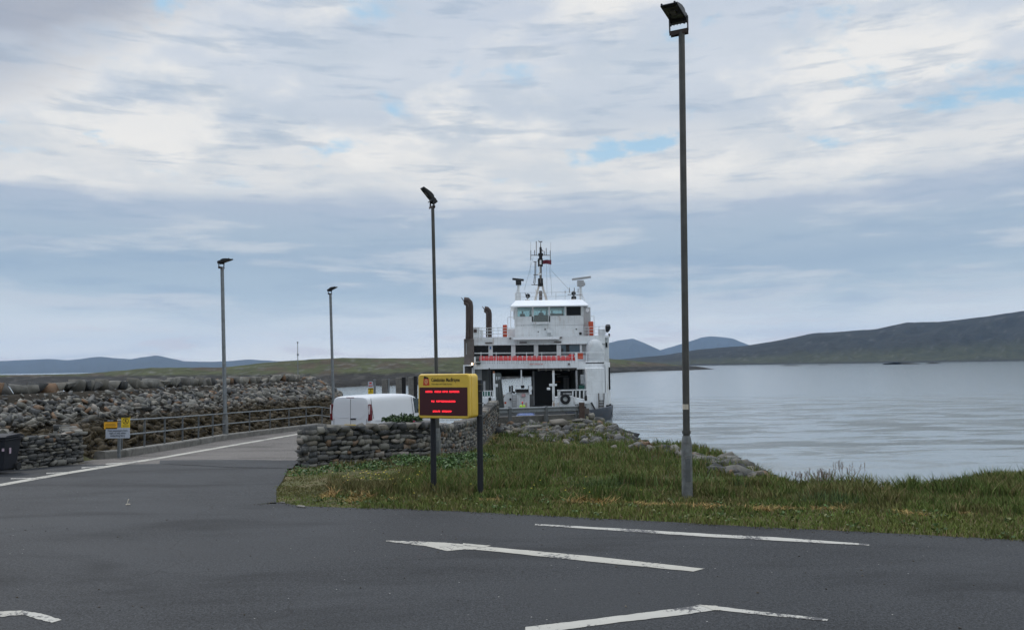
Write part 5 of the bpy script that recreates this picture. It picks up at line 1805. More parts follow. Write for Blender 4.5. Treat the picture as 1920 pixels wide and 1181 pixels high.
def vehicle_body(st, name, mat, parent, lv=1):
    """st: (y, z_bottom, z_waist, z_roof, half_width, half_roof)"""
    rings = []
    for (y, zb, zw, zt, hw, hr) in st:
        right = [(hw * .86, zb), (hw * .97, zb + .06), (hw, zb + (zw - zb) * .45), (hw * .995, zw - .04), (hw * .97, zw + .02), (hr + (hw - hr) * .40, zw + (zt - zw) * .6), (hr + .02, zt - (zt - zw) * .16), (hr * .93, zt - .035 * (zt - zw) - .01), (hr * .6, zt)]
        ring = right + [(-a, b) for a, b in reversed(right)]
        rings.append([(a, y, b) for a, b in ring])
    V, Fs = loft(rings, closed=True)
    mb = MB(); mb.add(V, Fs); o = mb.build(name, mat, parent, local=True, smooth=True)
    sd_ = o.modifiers.new('sub', 'SUBSURF'); sd_.levels = lv; sd_.render_levels = lv
    return o


def wheel(parent, c, r, w=.2):
    mb = MB(); x, y, z = c
    mb.tube([(x - w / 2, y, z), (x - w / 2 + .02, y, z), (x + w / 2 - .02, y, z), (x + w / 2, y, z)], [r * .93, r, r, r * .93], 24)
    wh = mb.build('wheel', M['rubber'], parent, local=True, smooth=True)
    mb = MB(); s_ = 1 if x > 0 else -1
    mb.tube([(x + s_ * (w / 2 - .01), y, z), (x + s_ * (w / 2 + .006), y, z)], [r * .62, r * .56], 20)
    mb.build('rim', M['galv'], wh, local=True)


def build_van():
    a = math.radians(26.5)
    zg = float(interp(30.5, ZR))
    rc = Vector((-5.2 - math.cos(a) * .98, 30.3 + math.sin(a) * .98 * -1 * -1, zg))
    # rear centre: from the rear right corner half a width to the left (perpendicular to heading)
    hx, hy = math.sin(a), math.cos(a)
    rc = Vector((-5.15 - hy * .97, 30.4 + hx * .97, zg))
    root = empty('white_van', rc, 'white panel van seen from behind beyond the stone wall', 'van', rz=-a)
    st = [(0.02, .42, 1.10, 1.88, .90, .74), (.03, .34, 1.12, 1.95, .955, .80), (.10, .30, 1.12, 1.985, .985, .84), (.55, .28, 1.12, 2.0, .99, .85), (1.6, .28, 1.12, 2.01, .99, .855), (2.9, .28, 1.12, 2.0, .99, .85),
          (3.35, .28, 1.12, 1.96, .985, .82), (3.75, .28, 1.12, 1.75, .98, .78), (4.2, .28, 1.10, 1.32, .97, .80), (4.62, .30, 1.0, 1.12, .94, .74), (4.9, .34, .78, .95, .86, .66), (4.97, .40, .70, .80, .78, .6)]
    body = vehicle_body(st, 'body', M['vanwhite'], root)
    mb = MB()      # rear door seams
    mb.box((.02, .022, 1.14), (.014, .012, 1.46)); mb.bar((-.80, .02, .48), (-.80, .02, 1.1), .012); mb.bar((.80, .02, .48), (.80, .02, 1.1), .012)
    mb.box((0, .02, .46), (1.6, .012, .012))
    sm = mb.build('door_seam', M['seam'], root, local=True)
    for sx in (-1, 1):
        mb = MB(); mb.prism(rrect(.70, .70, .16, 4), 'y', 0, .012)
        mb.v = [(v[0] * 1.0 + sx * .42, v[1] + .028, v[2] + 1.46) for v in mb.v]
        # shallow pressing lines on each rear door
        mb = MB(); mb.tube([(sx * .08, .012, 1.17), (sx * .10, .012, 1.15), (sx * .52, .014, 1.12), (sx * .72, .022, 1.24), (sx * .78, .03, 1.36)], .006, 6)
        mb.build('door_crease', M['vanwhite'], root, local=True)
        mb = MB(); z0, z1 = 1.02, 1.68
        mb.prism([(.862, z0), (.975, z0 + .02), (.985, z0 + .4), (.93, z1), (.87, z1 - .02), (.90, z0 + .42)], 'y', .0, .16)
        mb.v = [(v[0] * sx, v[1] + .0, v[2]) for v in mb.v]
        tl = mb.build('tail_light', M['tail'], root, local=True, bevel=.012)
        mb = MB(); mb.box((sx * .945, -.006, 1.46), (.05, .014, .34)); mb.build('clear_lens', M['tailwhite'], tl, local=True)
        mb = MB(); mb.box((sx * .975, 3.10, 1.14), (.03, .02, .05)); mb.box((sx * 1.05, 3.72, 1.22), (.18, .10, .26)); mb.build('mirror', M['black'], root, local=True, bevel=.02)
    mb = MB(); mb.box((0.16, -.0, 1.09), (.26, .04, .045)); mb.build('handle', M['black'], root, local=True, bevel=.008)
    mb = MB(); mb.box((0, .055, 1.925), (.38, .05, .03)); mb.build('brake_light', M['tail'], root, local=True)
    mb = MB(); mb.box((0, -.03, .42), (1.84, .16, .22)); mb.build('bumper', pmat('bumper_grey', (.05, .05, .05), .7), root, local=True, bevel=.03)
    mb = MB(); mb.box((.02, -.015, .82), (.54, .02, .12)); mb.build('number_plate', M['yellow'], root, local=True)
    # side detail on the visible flank
    for sx in (-1, 1):
        mb = MB(); mb.bar((sx * .982, .75, .50), (sx * .982, 3.2, .50), .012); mb.bar((sx * .992, .35, 1.02), (sx * .996, 3.0, 1.02), .016, .035); mb.build('side_crease', M['vanwhite'], root, local=True)
        mb = MB(); mb.bar((sx * .98, 3.05, .4), (sx * .985, 3.05, 1.12), .012); mb.bar((sx * .982, 3.05, 1.12), (sx * .885, 3.02, 1.86), .012)
        mb.build('cab_door_seam', M['seam'], root, local=True)
        mb = MB(); mb.bar((sx * .975, .24, 1.10), (sx * .87, .20, 1.90), .010)
        mb.build('rear_corner_seam', M['seam'], root, local=True)
        mb = MB(); vs = [(sx * .978, 3.2, 1.17), (sx * .968, 3.95, 1.16), (sx * .892, 3.62, 1.74), (sx * .887, 3.2, 1.80)]
        vs2 = [(v[0] - sx * .03, v[1], v[2]) for v in vs]
        mb.add(vs + vs2, [(0, 1, 2, 3), (7, 6, 5, 4), (0, 4, 5, 1), (1, 5, 6, 2), (2, 6, 7, 3), (3, 7, 4, 0)]); mb.build('cab_window', M['carglass'], root, local=True)
    mb = MB(); vs = [(-.80, 4.20, 1.24), (.80, 4.20, 1.24), (.70, 3.62, 1.83), (-.70, 3.62, 1.83)]; mb.add(vs + [(v[0], v[1] + .02, v[2] + .02) for v in vs], [(0, 1, 2, 3), (7, 6, 5, 4), (0, 4, 5, 1), (1, 5, 6, 2), (2, 6, 7, 3), (3, 7, 4, 0)])
    mb.build('windscreen', M['carglass'], root, local=True)
    for x in (-.86, .86):
        for y in (.85, 3.85): wheel(root, (x, y, .33), .33)
    root.scale = (.94, .94, .94)
    root.location.x -= .05


def build_car():
    y = 59.0; c = P(986.5, 780, y)
    root = empty('blue_car', (c.x, y, float(interp(y, ZR)) + .02), 'blue car on the slipway glimpsed below the crash barrier', 'car')
    st = [(0, .35, .85, .95, .74, .6), (.08, .25, .9, 1.0, .82, .66), (.35, .22, .92, 1.36, .85, .60), (.8, .22, .92, 1.45, .86, .60), (1.8, .22, .92, 1.47, .86, .61), (2.4, .22, .92, 1.38, .86, .60), (3.0, .22, .90, .98, .85, .68), (3.7, .25, .78, .88, .80, .62), (3.95, .35, .62, .70, .68, .5)]
    vehicle_body(st, 'body', M['carblue'], root)
    mb = MB(); vs = [(-.66, .02, 1.0), (.66, .02, 1.0), (.56, .30, 1.33), (-.56, .30, 1.33)]; mb.add(vs + [(v[0], v[1] - .02, v[2]) for v in vs], [(0, 1, 2, 3), (7, 6, 5, 4), (0, 4, 5, 1), (1, 5, 6, 2), (2, 6, 7, 3), (3, 7, 4, 0)]); mb.build('rear_window', M['carglass'], root, local=True)
    for sx in (-1, 1):
        mb = MB(); mb.box((sx * .68, -.005, .82), (.16, .06, .2)); mb.build('tail_light', M['tail'], root, local=True)
        mb = MB(); mb.bar((sx * .6, .5, 1.47), (sx * .6, 2.2, 1.47), .03); mb.build('roof_bar', M['galv'], root, local=True)
    for x in (-.74, .74):
        for yy in (.7, 3.2): wheel(root, (x, yy, .3), .3, .18)


# ------------------------------------------------------------------ people
def skin_mesh(name, pts, edges, mat, parent, sub=1):
    me = bpy.data.meshes.new(name)
    me.from_pydata([p[:3] for p in pts], edges, [])
    me.materials.append(mat)
    ob = bpy.data.objects.new(name, me); COL.objects.link(ob)
    bm = bmesh.new(); bm.from_mesh(me)
    ly = bm.verts.layers.skin.verify()
    for v, p in zip(bm.verts, pts):
        v[ly].radius = (p[3], p[4] if len(p) > 4 else p[3])
    bm.verts.ensure_lookup_table(); bm.verts[0][ly].use_root = True
    bm.to_mesh(me); bm.free()
    m = ob.modifiers.new('skin', 'SKIN'); m.use_smooth_shade = True
    s = ob.modifiers.new('sub', 'SUBSURF'); s.levels = sub; s.render_levels = sub
    ob.parent = parent
    return ob


def person(loc, rz, label, top, trousers, helmet=None, pose='stand', h=1.76):
    root = empty('person', loc, label, 'person', rz=rz)
    k = h / 1.76
    sit = pose == 'sit'
    # 0 pelvis 1 waist 2 chest 3 neck 4 head base 5 head mid 6 head top, arms, legs
    pts = [(0, 0, .95, .15, .10), (0, 0, 1.12, .13, .09), (0, 0, 1.36, .16, .10), (0, 0, 1.50, .055, .055), (0, -.01, 1.57, .07, .075), (0, -.015, 1.65, .078, .095), (0, -.01, 1.73, .06, .07)]
    ed = [(0, 1), (1, 2), (2, 3), (3, 4), (4, 5), (5, 6)]
    arms = {}
    for s in (-1, 1):
        b = len(pts)
        if pose == 'arms_front' or sit: a = [(s * .2, 0, 1.42, .055), (s * .25, -.05, 1.15, .043), (s * .16, -.28, 1.08, .033), (s * .13, -.36, 1.09, .034, .02)]
        else: a = [(s * .2, 0, 1.42, .055), (s * .26, .02, 1.14, .043), (s * .26, -.08, .88, .032), (s * .25, -.10, .79, .034, .02)]
        pts += a; ed += [(2, b), (b, b + 1), (b + 1, b + 2), (b + 2, b + 3)]
        for f in range(4):      # fingers
            n = len(pts); bx, by, bz = a[3][:3]
            dx = (f - 1.5) * .018
            if a is not None and a[3][1] < -.2: pts.append((bx + dx, by - .075 - .01 * (f in (1, 2)), bz - .015, .009)); ed.append((b + 3, n))
            else: pts.append((bx, by + dx, bz - .085 - .01 * (f in (1, 2)), .009)); ed.append((b + 3, n))
        n = len(pts); pts.append((a[3][0] - s * .03, a[3][1] - .035, a[3][2] - .03, .010)); ed.append((b + 3, n))
        arms[s] = a
    legs = {}
    for s in (-1, 1):
        b = len(pts)
        if sit: a = [(s * .10, -.05, .92, .085), (s * .12, -.45, .93, .062), (s * .12, -.47, .50, .042), (s * .12, -.58, .46, .04, .03)]
        else: a = [(s * .10, 0, .88, .085), (s * .11, -.01, .50, .062), (s * .12, .02, .10, .040), (s * .13, -.14, .035, .04, .03)]
        pts += a; ed += [(0, b), (b, b + 1), (b + 1, b + 2), (b + 2, b + 3)]; legs[s] = a
    pts = [(p[0] * k, p[1] * k, p[2] * k) + tuple(p[3:]) for p in pts]
    skin_mesh('body', pts, ed, M['skin'], root, 2)
    # jacket
    jp = [(0, 0, .93, .17, .12), (0, 0, 1.12, .155, .115), (0, 0, 1.37, .18, .125), (0, 0, 1.475, .085, .085)]; je = [(0, 1), (1, 2), (2, 3)]
    for s in (-1, 1):
        b = len(jp); a = arms[s]; jp += [(a[0][0], a[0][1], a[0][2], .07), (a[1][0], a[1][1], a[1][2], .058), (a[2][0], a[2][1], a[2][2], .046)]; je += [(2, b), (b, b + 1), (b + 1, b + 2)]
    skin_mesh('jacket', jp, je, top, root)
    tp = [(0, 0, .98, .165, .12)]; te = []
    for s in (-1, 1):
        b = len(tp); a = legs[s]; tp += [(a[0][0], a[0][1], a[0][2], .10), (a[1][0], a[1][1], a[1][2], .075), (a[2][0], a[2][1], a[2][2] + .02, .06)]; te += [(0, b), (b, b + 1), (b + 1, b + 2)]
    skin_mesh('trousers', tp, te, trousers, root)
    for s in (-1, 1):
        a = legs[s]; mb = MB(); x, y, z = a[3][:3]; mb.box((x, y + .03, z + .01), (.10, .28, .09)); mb.build('shoe', M['black'], root, local=True, bevel=.03)
    mb = MB(); 
    for (z, r) in ((1.66, 1),):
        n = 12; rings = []
        for i, (zz, rr) in enumerate(((1.665, .105), (1.70, .104), (1.745, .085), (1.775, .045))):
            rings.append([(rr * .88 * math.cos(2 * math.pi * q / n), -.01 + rr * 1.05 * math.sin(2 * math.pi * q / n) + (.01 if not helmet else 0), zz) for q in range(n)])
        V, Fs = loft(rings, closed=True); mb.add(V, Fs)
        if helmet: mb.box((0, -.12, 1.668), (.14, .08, .012))
    mb.build('helmet' if helmet else 'hair', helmet or M['hair'], root, local=True, smooth=True)
    mb = MB(); mb.box((0, -.112, 1.635), (.022, .03, .035)); mb.build('nose', M['skin'], root, local=True, bevel=.006)
    mb = MB()
    for s in (-1, 1): mb.box((s * .032, -.100, 1.66), (.024, .012, .010))
    mb.build('eye', M['black'], root, local=True)
    mb = MB(); mb.box((0, -.098, 1.595), (.045, .012, .009)); mb.build('mouth', pmat('lips', (.35, .12, .1), .6), root, local=True)
    if h != 1.76: pass
    return root


# ------------------------------------------------------------------ the ferry
def z1(x, y): return 850 + x / 5.369, 430 + y / 5.369
def z2(x, y): return 850 + x / 5.625, 620 + y / 5.625
def z3(x, y): return 1000 + x / 10.74, 690 + y / 10.74
def z4(x, y): return 880 + x / 10.74, 690 + y / 10.74


def build_ferry():
    O = Vector((2.6, 80.0, SEA))
    root = empty('ferry', O, 'white car ferry with a dark blue grey hull berthed bow on at the slipway', 'ferry')
    def Q(fn, x, y, d): return P(*fn(x, y), d)
    def fbox(mb, fn, x0, y0, x1, y1, d, dep, mi=0):
        c = Q(fn, (x0 + x1) / 2, (y0 + y1) / 2, d); s = d / F
        ax, ay = fn(x0, y0); bx, by = fn(x1, y1)
        mb.box((c.x, d + dep / 2, c.z), (abs(bx - ax) * s, dep, abs(by - ay) * s), mi)
    def part(name, mat, boxes, parent=root, bevel=0.0):
        """boxes: (fn,x0,y0,x1,y1,d,dep)"""
        mb = MB()
        for b in boxes: fbox(mb, *b)
        return mb.build(name, mat, parent, origin=O, bevel=bevel)
    def bars(name, mat, segs, w, parent=root):
        mb = MB()
        for a, b in segs: mb.bar(a, b, w)
        return mb.build(name, mat, parent, origin=O)
    xl, xr = -4.75, 9.95       # hull sides
    # hull: rounded plan, flared, closed
    def plan(w0, w1, y0, y1, r):
        pts = []
        for cx, cy, a0 in ((w1 - r, y0 + r, -90), (w1 - r, y1 - r, 0), (w0 + r, y1 - r, 90), (w0 + r, y0 + r, 180)):
            for k in range(7):
                a = math.radians(a0 + 90 * k / 6); pts.append((cx + r * math.cos(a), cy + r * math.sin(a)))
        return pts
    rings = []
    for z, e, by in ((-5.0, -.3, 1.0), (-3.6, -.12, .4), (-2.5, -.02, .1), (-2.02, .02, 0)):
        rings.append([(x, y, z) for x, y in plan(xl - e, xr + e, 80.4 + by, 128, 2.6)])
    V, Fs = loft(rings, closed=True); mb = MB(); mb.add(V, Fs); hull = mb.build('hull', M['hull'], root, origin=O, smooth=True)
    # raised bow corners of the hull
    mb = MB()
    for side in (1, -1):
        pts = []
        for k in range(7):
            a = math.radians(-90 + 90 * k / 6); cx = (xr + .02 - 2.6) if side > 0 else (xl - .02 + 2.6)
            pts.append((cx + side * 2.6 * math.cos(a), 80.4 + 2.6 + 2.6 * math.sin(a)))
        x0 = pts[0][0] - side * 1.0; pts = [(x0, 80.4)] + pts + [(pts[-1][0], 90)]
        hts = [-2.02, -2.0, -1.95, -1.88, -1.8, -1.72, -1.68, -1.66, -1.66]
        vs = []
        for (x, y), h in zip(pts, hts): vs += [(x, y, -2.02), (x, y, h), (x - side * .12, y + .05, h), (x - side * .12, y + .05, -2.02)]
        mb.add(vs, [(4 * i + j, 4 * i + (j + 1) % 4, 4 * i + 4 + (j + 1) % 4, 4 * i + 4 + j) for i in range(len(pts) - 1) for j in range(4)])
    mb.build('bow_bulwark', M['hull'], hull, origin=O)
    # name on the bow
    c = Q(z3, 965, 955, 80.35) - O
    text_mesh('lettering', 'Loch Portain', .46, M['white'], Matrix.Translation(Vector((c.x, 80.28 - O.y, c.z))) @ Matrix.Rotation(math.pi / 2, 4, 'X'), hull, 'LEFT', .015, .40)
    # side casings: port and starboard walls of the car deck, hollow middle
    D0, D1 = 88.0, 121.0
    part('deckhouse', M['white'], [(z2, 1410, 395, 1602, 838, 83.0, 30.0)], bevel=.05)
    mb = MB()      # curved outer shell plating on the right
    pts = [(z2, 1602, 83.0), (z2, 1625, 83.25), (z2, 1645, 84.0), (z2, 1652, 85.5), (z2, 1650, 112)]
    vs = []
    for fn, x, d in pts:
        top = Q(fn, x, 345, d); bot = Q(fn, x, 815, d); vs += [(top.x, d, 2.55), (top.x, d, -1.7)]
    mb.add(vs, [(2 * i, 2 * i + 1, 2 * i + 3, 2 * i + 2) for i in range(4)])
    vs = [(v[0] - .1, v[1] + .1, v[2]) for v in vs]; mb.add(vs, [(2 * i, 2 * i + 2, 2 * i + 3, 2 * i + 1) for i in range(4)])
    mb.build('shell_plating', M['white'], root, origin=O, smooth=True)
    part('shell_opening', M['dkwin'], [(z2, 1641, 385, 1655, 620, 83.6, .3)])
    # left casing
    part('port_casing', M['tunnel'], [(z2, 222, 398, 400, 840, 88.0, 33.0)])
    part('port_casing_face', M['shipgrey'], [(z2, 212, 398, 300, 640, 87.6, .4)])
    part('port_bulwark', M['white'], [(z4, 245, 590, 520, 900, 81.5, 3.0)], bevel=.05)
    part('port_machinery', M['green'], [(z4, 245, 470, 420, 600, 83.0, 1.2)])
    segs = [(Q(z4, 245, 462, 81.6), Q(z4, 475, 458, 81.6)), (Q(z4, 245, 575, 81.6), Q(z4, 475, 570, 81.6))]
    for x in (262, 312, 362, 425, 468): segs.append((Q(z4, x, 462, 81.6), Q(z4, x, 600, 81.6)))
    bars('bow_rail', M['white'], segs, .085)
    part('fairlead', M['rubber'], [(z4, 385, 590, 440, 690, 81.3, .3), (z4, 455, 680, 535, 790, 81.2, .4), (z4, 288, 720, 320, 790, 81.2, .3)], bevel=.08)
    part('vent_post', M['shipgrey'], [(z4, 282, 265, 322, 460, 86.0, .4)])
    part('black_post', M['black'], [(z4, 392, 0, 418, 460, 84.0, .3)])
    # starboard inner casing behind the opening
    part('starboard_casing', M['tunnel'], [(z2, 1295, 398, 1410, 840, 88.0, 33.0)])
    part('stores_hatch', M['white'], [(z2, 1342, 462, 1380, 560, 86.0, .3)])
    part('machinery_box', M['green'], [(z3, 925, 345, 1030, 435, 84.5, .8)])
    part('pillar', M['shipgrey'], [(z2, 1292, 420, 1310, 620, 85.5, .4)])
    # ceiling and far lintel, car deck
    cz = Q(z2, 800, 400, 88).z
    mb = MB(); mb.box((2.6, 104, cz + .25), (13.6, 33.6, .3)); mb.build('deckhead', M['tunnel'], root, origin=O)
    mb = MB(); mb.box((2.6, 104.5, -2.05 + .03), (13.4, 46, .06)); mb.build('car_deck', M['tunnel'], root, origin=O)
    part('deck_lintel', M['tunnel'], [(z2, 420, 395, 1300, 478, 108, .6)])
    mb = MB()
    for k in range(8):
        mb.box((2.6, 90 + 3.6 * k, cz), (13.0, .2, .28))
    mb.build('deck_beam', M['tunnel'], root, origin=O)
    # near-black blocks painting the shade inside the right lane, wall between lanes
    part('interior_shade', M['darkdeck'], [(z2, 850, 428, 1040, 850, 92.0, 12.0), (z2, 1040, 430, 1296, 850, 96.0, 12.0)])
    part('bulkhead_frame', M['shipgrey'], [(z2, 838, 428, 856, 840, 90.5, .4)])
    part('ceiling_duct', M['shipgrey'], [(z3, 150, 115, 545, 135, 95, .4), (z3, 480, 160, 700, 175, 95, .4), (z3, 610, 190, 660, 420, 95.2, .3), (z3, 670, 190, 720, 420, 95.2, .3)])
    part('hazard_bar', pmat('hazard_orange', (.35, .12, .03), .6), [(z3, 440, 265, 545, 285, 95, .2)])
    part('overhead_frame', M['rusty'], [(z3, 95, 20, 855, 38, 88.5, .5)] + [(z3, x, 8, x + 28, 60, 88.3, .3) for x in (95, 245, 395, 545, 700)])
    # white posts carrying the bow ramp gear
    mp = part('ramp_post', M['white'], [(z2, 418, 448, 440, 560, 82.0, .35), (z2, 420, 560, 446, 700, 82.0, .35), (z2, 424, 700, 452, 848, 82.0, .35)])
    part('post_lamp', M['white'], [(z2, 440, 560, 470, 592, 81.9, .4)], mp)
    part('post_top', pmat('rust_patch', (.30, .12, .05), .8), [(z2, 418, 428, 434, 448, 82.0, .3)], mp)
    mp = part('ramp_post', M['white'], [(z2, 1046, 440, 1068, 560, 82.0, .35), (z2, 1044, 560, 1070, 740, 82.0, .35)])
    part('post_lamp', M['white'], [(z2, 1012, 560, 1046, 585, 81.8, .4), (z2, 988, 600, 1022, 625, 81.8, .4), (z2, 1068, 562, 1092, 582, 81.9, .3)], mp, bevel=.04)
    part('post_top', M['rusty'], [(z2, 1046, 418, 1066, 440, 82.0, .3), (z2, 1056, 735, 1075, 770, 81.9, .3)], mp)
    # raised leaf of the ramp, leaning, with slots
    mb = MB()
    q = [Q(z4, 525, 100, 83.5), Q(z4, 635, 100, 83.5), Q(z4, 712, 860, 83.5), Q(z4, 545, 870, 83.5)]
    vs = q + [v + Vector((0, .3, 0)) for v in q]; mb.add(vs, [(0, 1, 2, 3), (7, 6, 5, 4), (0, 4, 5, 1), (1, 5, 6, 2), (2, 6, 7, 3), (3, 7, 4, 0)])
    rl = mb.build('ramp_leaf', M['greensteel'], root, origin=O)
    part('slot', pmat('slot_light', (.6, .64, .66), .6), [(z4, 540, 172, 555, 240, 83.44, .05), (z4, 575, 172, 590, 235, 83.44, .05), (z4, 606, 172, 622, 228, 83.44, .05)], rl)
    segs = [(Q(z4, 560, 250, 83.4), Q(z4, 590, 850, 83.4)), (Q(z4, 600, 250, 83.4), Q(z4, 640, 850, 83.4)), (Q(z4, 632, 150, 83.4), Q(z4, 700, 850, 83.4))]
    bars('ramp_rib', M['tunnel'], segs, .10, rl)
    # far end structure seen through the car deck
    fe = []
    mb = MB(); pl = [(690, 600), (740, 520), (770, 488), (860, 488), (870, 530), (925, 525), (950, 488), (1200, 485), (1215, 530), (1215, 860), (720, 860), (700, 800)]
    pv = [Q(z4, x, y, 86.0) for x, y in pl]; n = len(pl)
    mb.add([tuple(v) for v in pv] + [(v.x, v.y + .5, v.z) for v in pv], [tuple(range(n)), tuple(range(2 * n - 1, n - 1, -1))] + [(i, (i + 1) % n, (i + 1) % n + n, i + n) for i in range(n)])
    st = mb.build('inner_bulwark', M['white'], root, origin=O)
    part('inner_gear', M['rubber'], [(z4, 925, 425, 1195, 488, 85.8, .5), (z4, 1040, 345, 1110, 405, 85.9, .5), (z4, 798, 360, 835, 480, 85.8, .4), (z4, 845, 350, 880, 500, 85.8, .4), (z4, 880, 470, 920, 512, 85.8, .4), (z4, 810, 605, 845, 650, 85.7, .3), (z4, 1185, 350, 1200, 430, 85.8, .3)], st, bevel=.05)
    segs = [(Q(z4, 1045, 35, 85.5), Q(z4, 1048, 350, 85.5))]
    mstt = bars('inner_mast', M['white'], segs, .11, st)
    segs = [(Q(z4, 1075, 170, 85.5), Q(z4, 1078, 350, 85.5))] + [(Q(z4, 1048, y, 85.5), Q(z4, 1076, y, 85.5)) for y in (190, 220, 250, 280, 310)] + [(Q(z4, 940, 350, 85.6), Q(z4, 1040, 350, 85.6)), (Q(z4, 945, 350, 85.6), Q(z4, 945, 425, 85.6))]
    segs += [(Q(z4, 1225, 320, 85.6), Q(z4, 1262, 400, 85.6)), (Q(z4, 1262, 400, 85.6), Q(z4, 1215, 520, 85.6)), (Q(z4, 1205, 320, 85.6), Q(z4, 1205, 520, 85.6))]
    bars('inner_ladder', M['white'], segs, .09, st)
    segs = [(Q(z4, x, 540, 85.8), Q(z4, x, 850, 85.8)) for x in (865, 945)] + [(Q(z4, 865, y, 85.8), Q(z4, 945, y, 85.8)) for y in range(560, 850, 34)]
    bars('inner_rungs', M['shipgrey'], segs, .05, st)
    part('inner_marks', pmat('faded_red', (.5, .30, .30), .7), [(z4, 1055, 520, 1130, 575, 85.8, .1)], st)
    part('winch', M['rusty'], [(z4, 1030, 610, 1050, 640, 85.2, .3), (z4, 1080, 640, 1120, 655, 85.2, .3), (z4, 1120, 690, 1165, 840, 84.8, .4)])
    part('grey_cabinet', M['tunnel'], [(z4, 1170, 540, 1290, 850, 86.8, 1.0)])
    part('life_ring', M['orange'], [(z4, 705, 680, 745, 720, 84.6, .2)]);
    part('fire_box', M['white'], [(z4, 708, 722, 745, 750, 84.5, .3)])
    # bow structure right
    mb = MB(); pl = [(443, 590), (480, 585), (760, 578), (1060, 640), (1165, 690), (1250, 855), (1080, 880), (1060, 770), (400, 810), (405, 700), (443, 680)]
    pv = [Q(z3, x, y, 80.9) for x, y in pl]; n = len(pl)
    mb.add([tuple(v) for v in pv] + [(v.x, v.y + 2.2, v.z) for v in pv], [tuple(range(n)), tuple(range(2 * n - 1, n - 1, -1))] + [(i, (i + 1) % n, (i + 1) % n + n, i + n) for i in range(n)])
    bw = mb.build('bow_structure', M['white'], root, origin=O)
    part('bow_shelf', M['white'], [(z3, 850, 665, 1125, 715, 80.3, .5)], bw)
    bars('edge_bar', M['black'], [(Q(z3, 1168, 690, 80.8), Q(z3, 1252, 850, 80.8))], .14, bw)
    bars('bollard_pin', M['rusty'], [(Q(z3, 500, 690, 80.8), Q(z3, 500, 800, 80.8)), (Q(z3, 410, 680, 80.8), Q(z3, 410, 800, 80.8))], .16, bw)
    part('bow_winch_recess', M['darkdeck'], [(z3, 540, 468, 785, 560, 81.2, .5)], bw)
    part('winch_drum', M['shipgrey'], [(z3, 600, 500, 770, 530, 81.1, .1)], bw)
    segs = [(Q(z3, 480, 450, 80.9), Q(z3, 1072, 435, 80.9)), (Q(z3, 500, 470, 80.9), Q(z3, 500, 585, 80.9)), (Q(z3, 530, 565, 80.9), Q(z3, 790, 560, 80.9))]
    for x in (530, 795, 858, 935, 1015): segs.append((Q(z3, x, 445, 80.9), Q(z3, x, 600, 80.9)))
    bars('bow_rail', M['white'], segs, .12)
    # tyre fender: a torus
    c = Q(z3, 645, 622, 80.8); mb = MB(); vs = []; n, m_ = 20, 8
    for i in range(n):
        for j in range(m_):
            a = 2 * math.pi * i / n; b = 2 * math.pi * j / m_; R_ = .36 + .14 * math.cos(b); vs.append((c.x + R_ * math.cos(a), c.y - .06 + .14 * math.sin(b), c.z + R_ * math.sin(a)))
    mb.add(vs, [(i * m_ + j, ((i + 1) % n) * m_ + j, ((i + 1) % n) * m_ + (j + 1) % m_, i * m_ + (j + 1) % m_) for i in range(n) for j in range(m_)])
    mb.build('tyre_fender', M['rubber'], root, origin=O, smooth=True)
    part('bow_chock', M['rubber'], [(z3, 1035, 550, 1085, 660, 80.6, .4)], root, bevel=.1)
    # ladder on the deckhouse
    segs = [(Q(z3, 1315, 505, 82.9), Q(z3, 1322, 815, 82.9)), (Q(z3, 1422, 505, 82.9), Q(z3, 1425, 805, 82.9))]
    for y in (655, 710, 765): segs.append((Q(z3, 1318, y, 82.9), Q(z3, 1424, y, 82.9)))
    bars('ladder', M['casing'], segs, .085)
    mb = MB(); mb.bar(Q(z3, 1462, 495, 82.6), Q(z3, 1440, 800, 82.6), .20, .12); mb.build('stanchion', M['white'], root, origin=O)
    # anchor and fender things on the right side of the bow
    part('side_fitting', M['rubber'], [(z3, 1562, 860, 1585, 930, 82, .3), (z3, 1540, 715, 1558, 745, 83, .3)], hull, bevel=.04)
    bars('mooring_line', M['galv'], [(Q(z3, 1585, 900, 82), Q(z3, 1600, 960, 82)), (Q(z3, 1600, 960, 82), Q(z3, 1560, 1060, 82))], .05, hull)
    # bow ramp lying on the slip
    mb = MB(); vs = []
    for (y, z, a, b) in ((81.0, -2.0, -1.6, 4.9), (74.0, -3.0, -1.9, 5.2), (69.5, -3.55, -1.6, 4.9)):
        vs += [(a, y, z), (b, y, z), (b, y, z - .22), (a, y, z - .22)]
    fs = []
    for i in range(2):
        for j in range(4): fs.append((4 * i + j, 4 * i + (j + 1) % 4, 4 * i + 4 + (j + 1) % 4, 4 * i + 4 + j))
    fs += [(0, 3, 2, 1), (8, 9, 10, 11)]; mb.add(vs, fs); mb.build('bow_ramp', pmat('ramp_dark', (.022, .025, .027), .85, spec=.15), root, origin=O)
    # passenger deck: beam, wall with windows, rail, seats
    part('passenger_beam', M['white'], [(z2, 222, 342, 1600, 396, 86.0, 34.0)])
    part('red_script', M['red'], [(z2, x, 350, x + w, 356, 85.95, .06) for x, w in ((806, 10), (820, 8), (833, 12), (858, 9), (872, 11), (888, 8), (900, 10), (922, 9), (935, 9))])
    wall = []
    wy0, wy1 = 148, 264
    wins = [(205, 370), (415, 610), (655, 850), (895, 1090), (1135, 1335)]
    wall.append((z2, 205, 66, 1600, wy0, 88.5, .25)); wall.append((z2, 205, wy1, 1410, 345, 88.5, .25))
    xs = [370, 415, 610, 655, 850, 895, 1090, 1135, 1335, 1358]
    for a, b in zip(xs[::2], xs[1::2]): wall.append((z2, a, wy0, b, wy1, 88.5, .25))
    wall.append((z2, 1405, wy0, 1600, 345, 88.5, .25))
    ph = part('passenger_house', M['white'], wall)
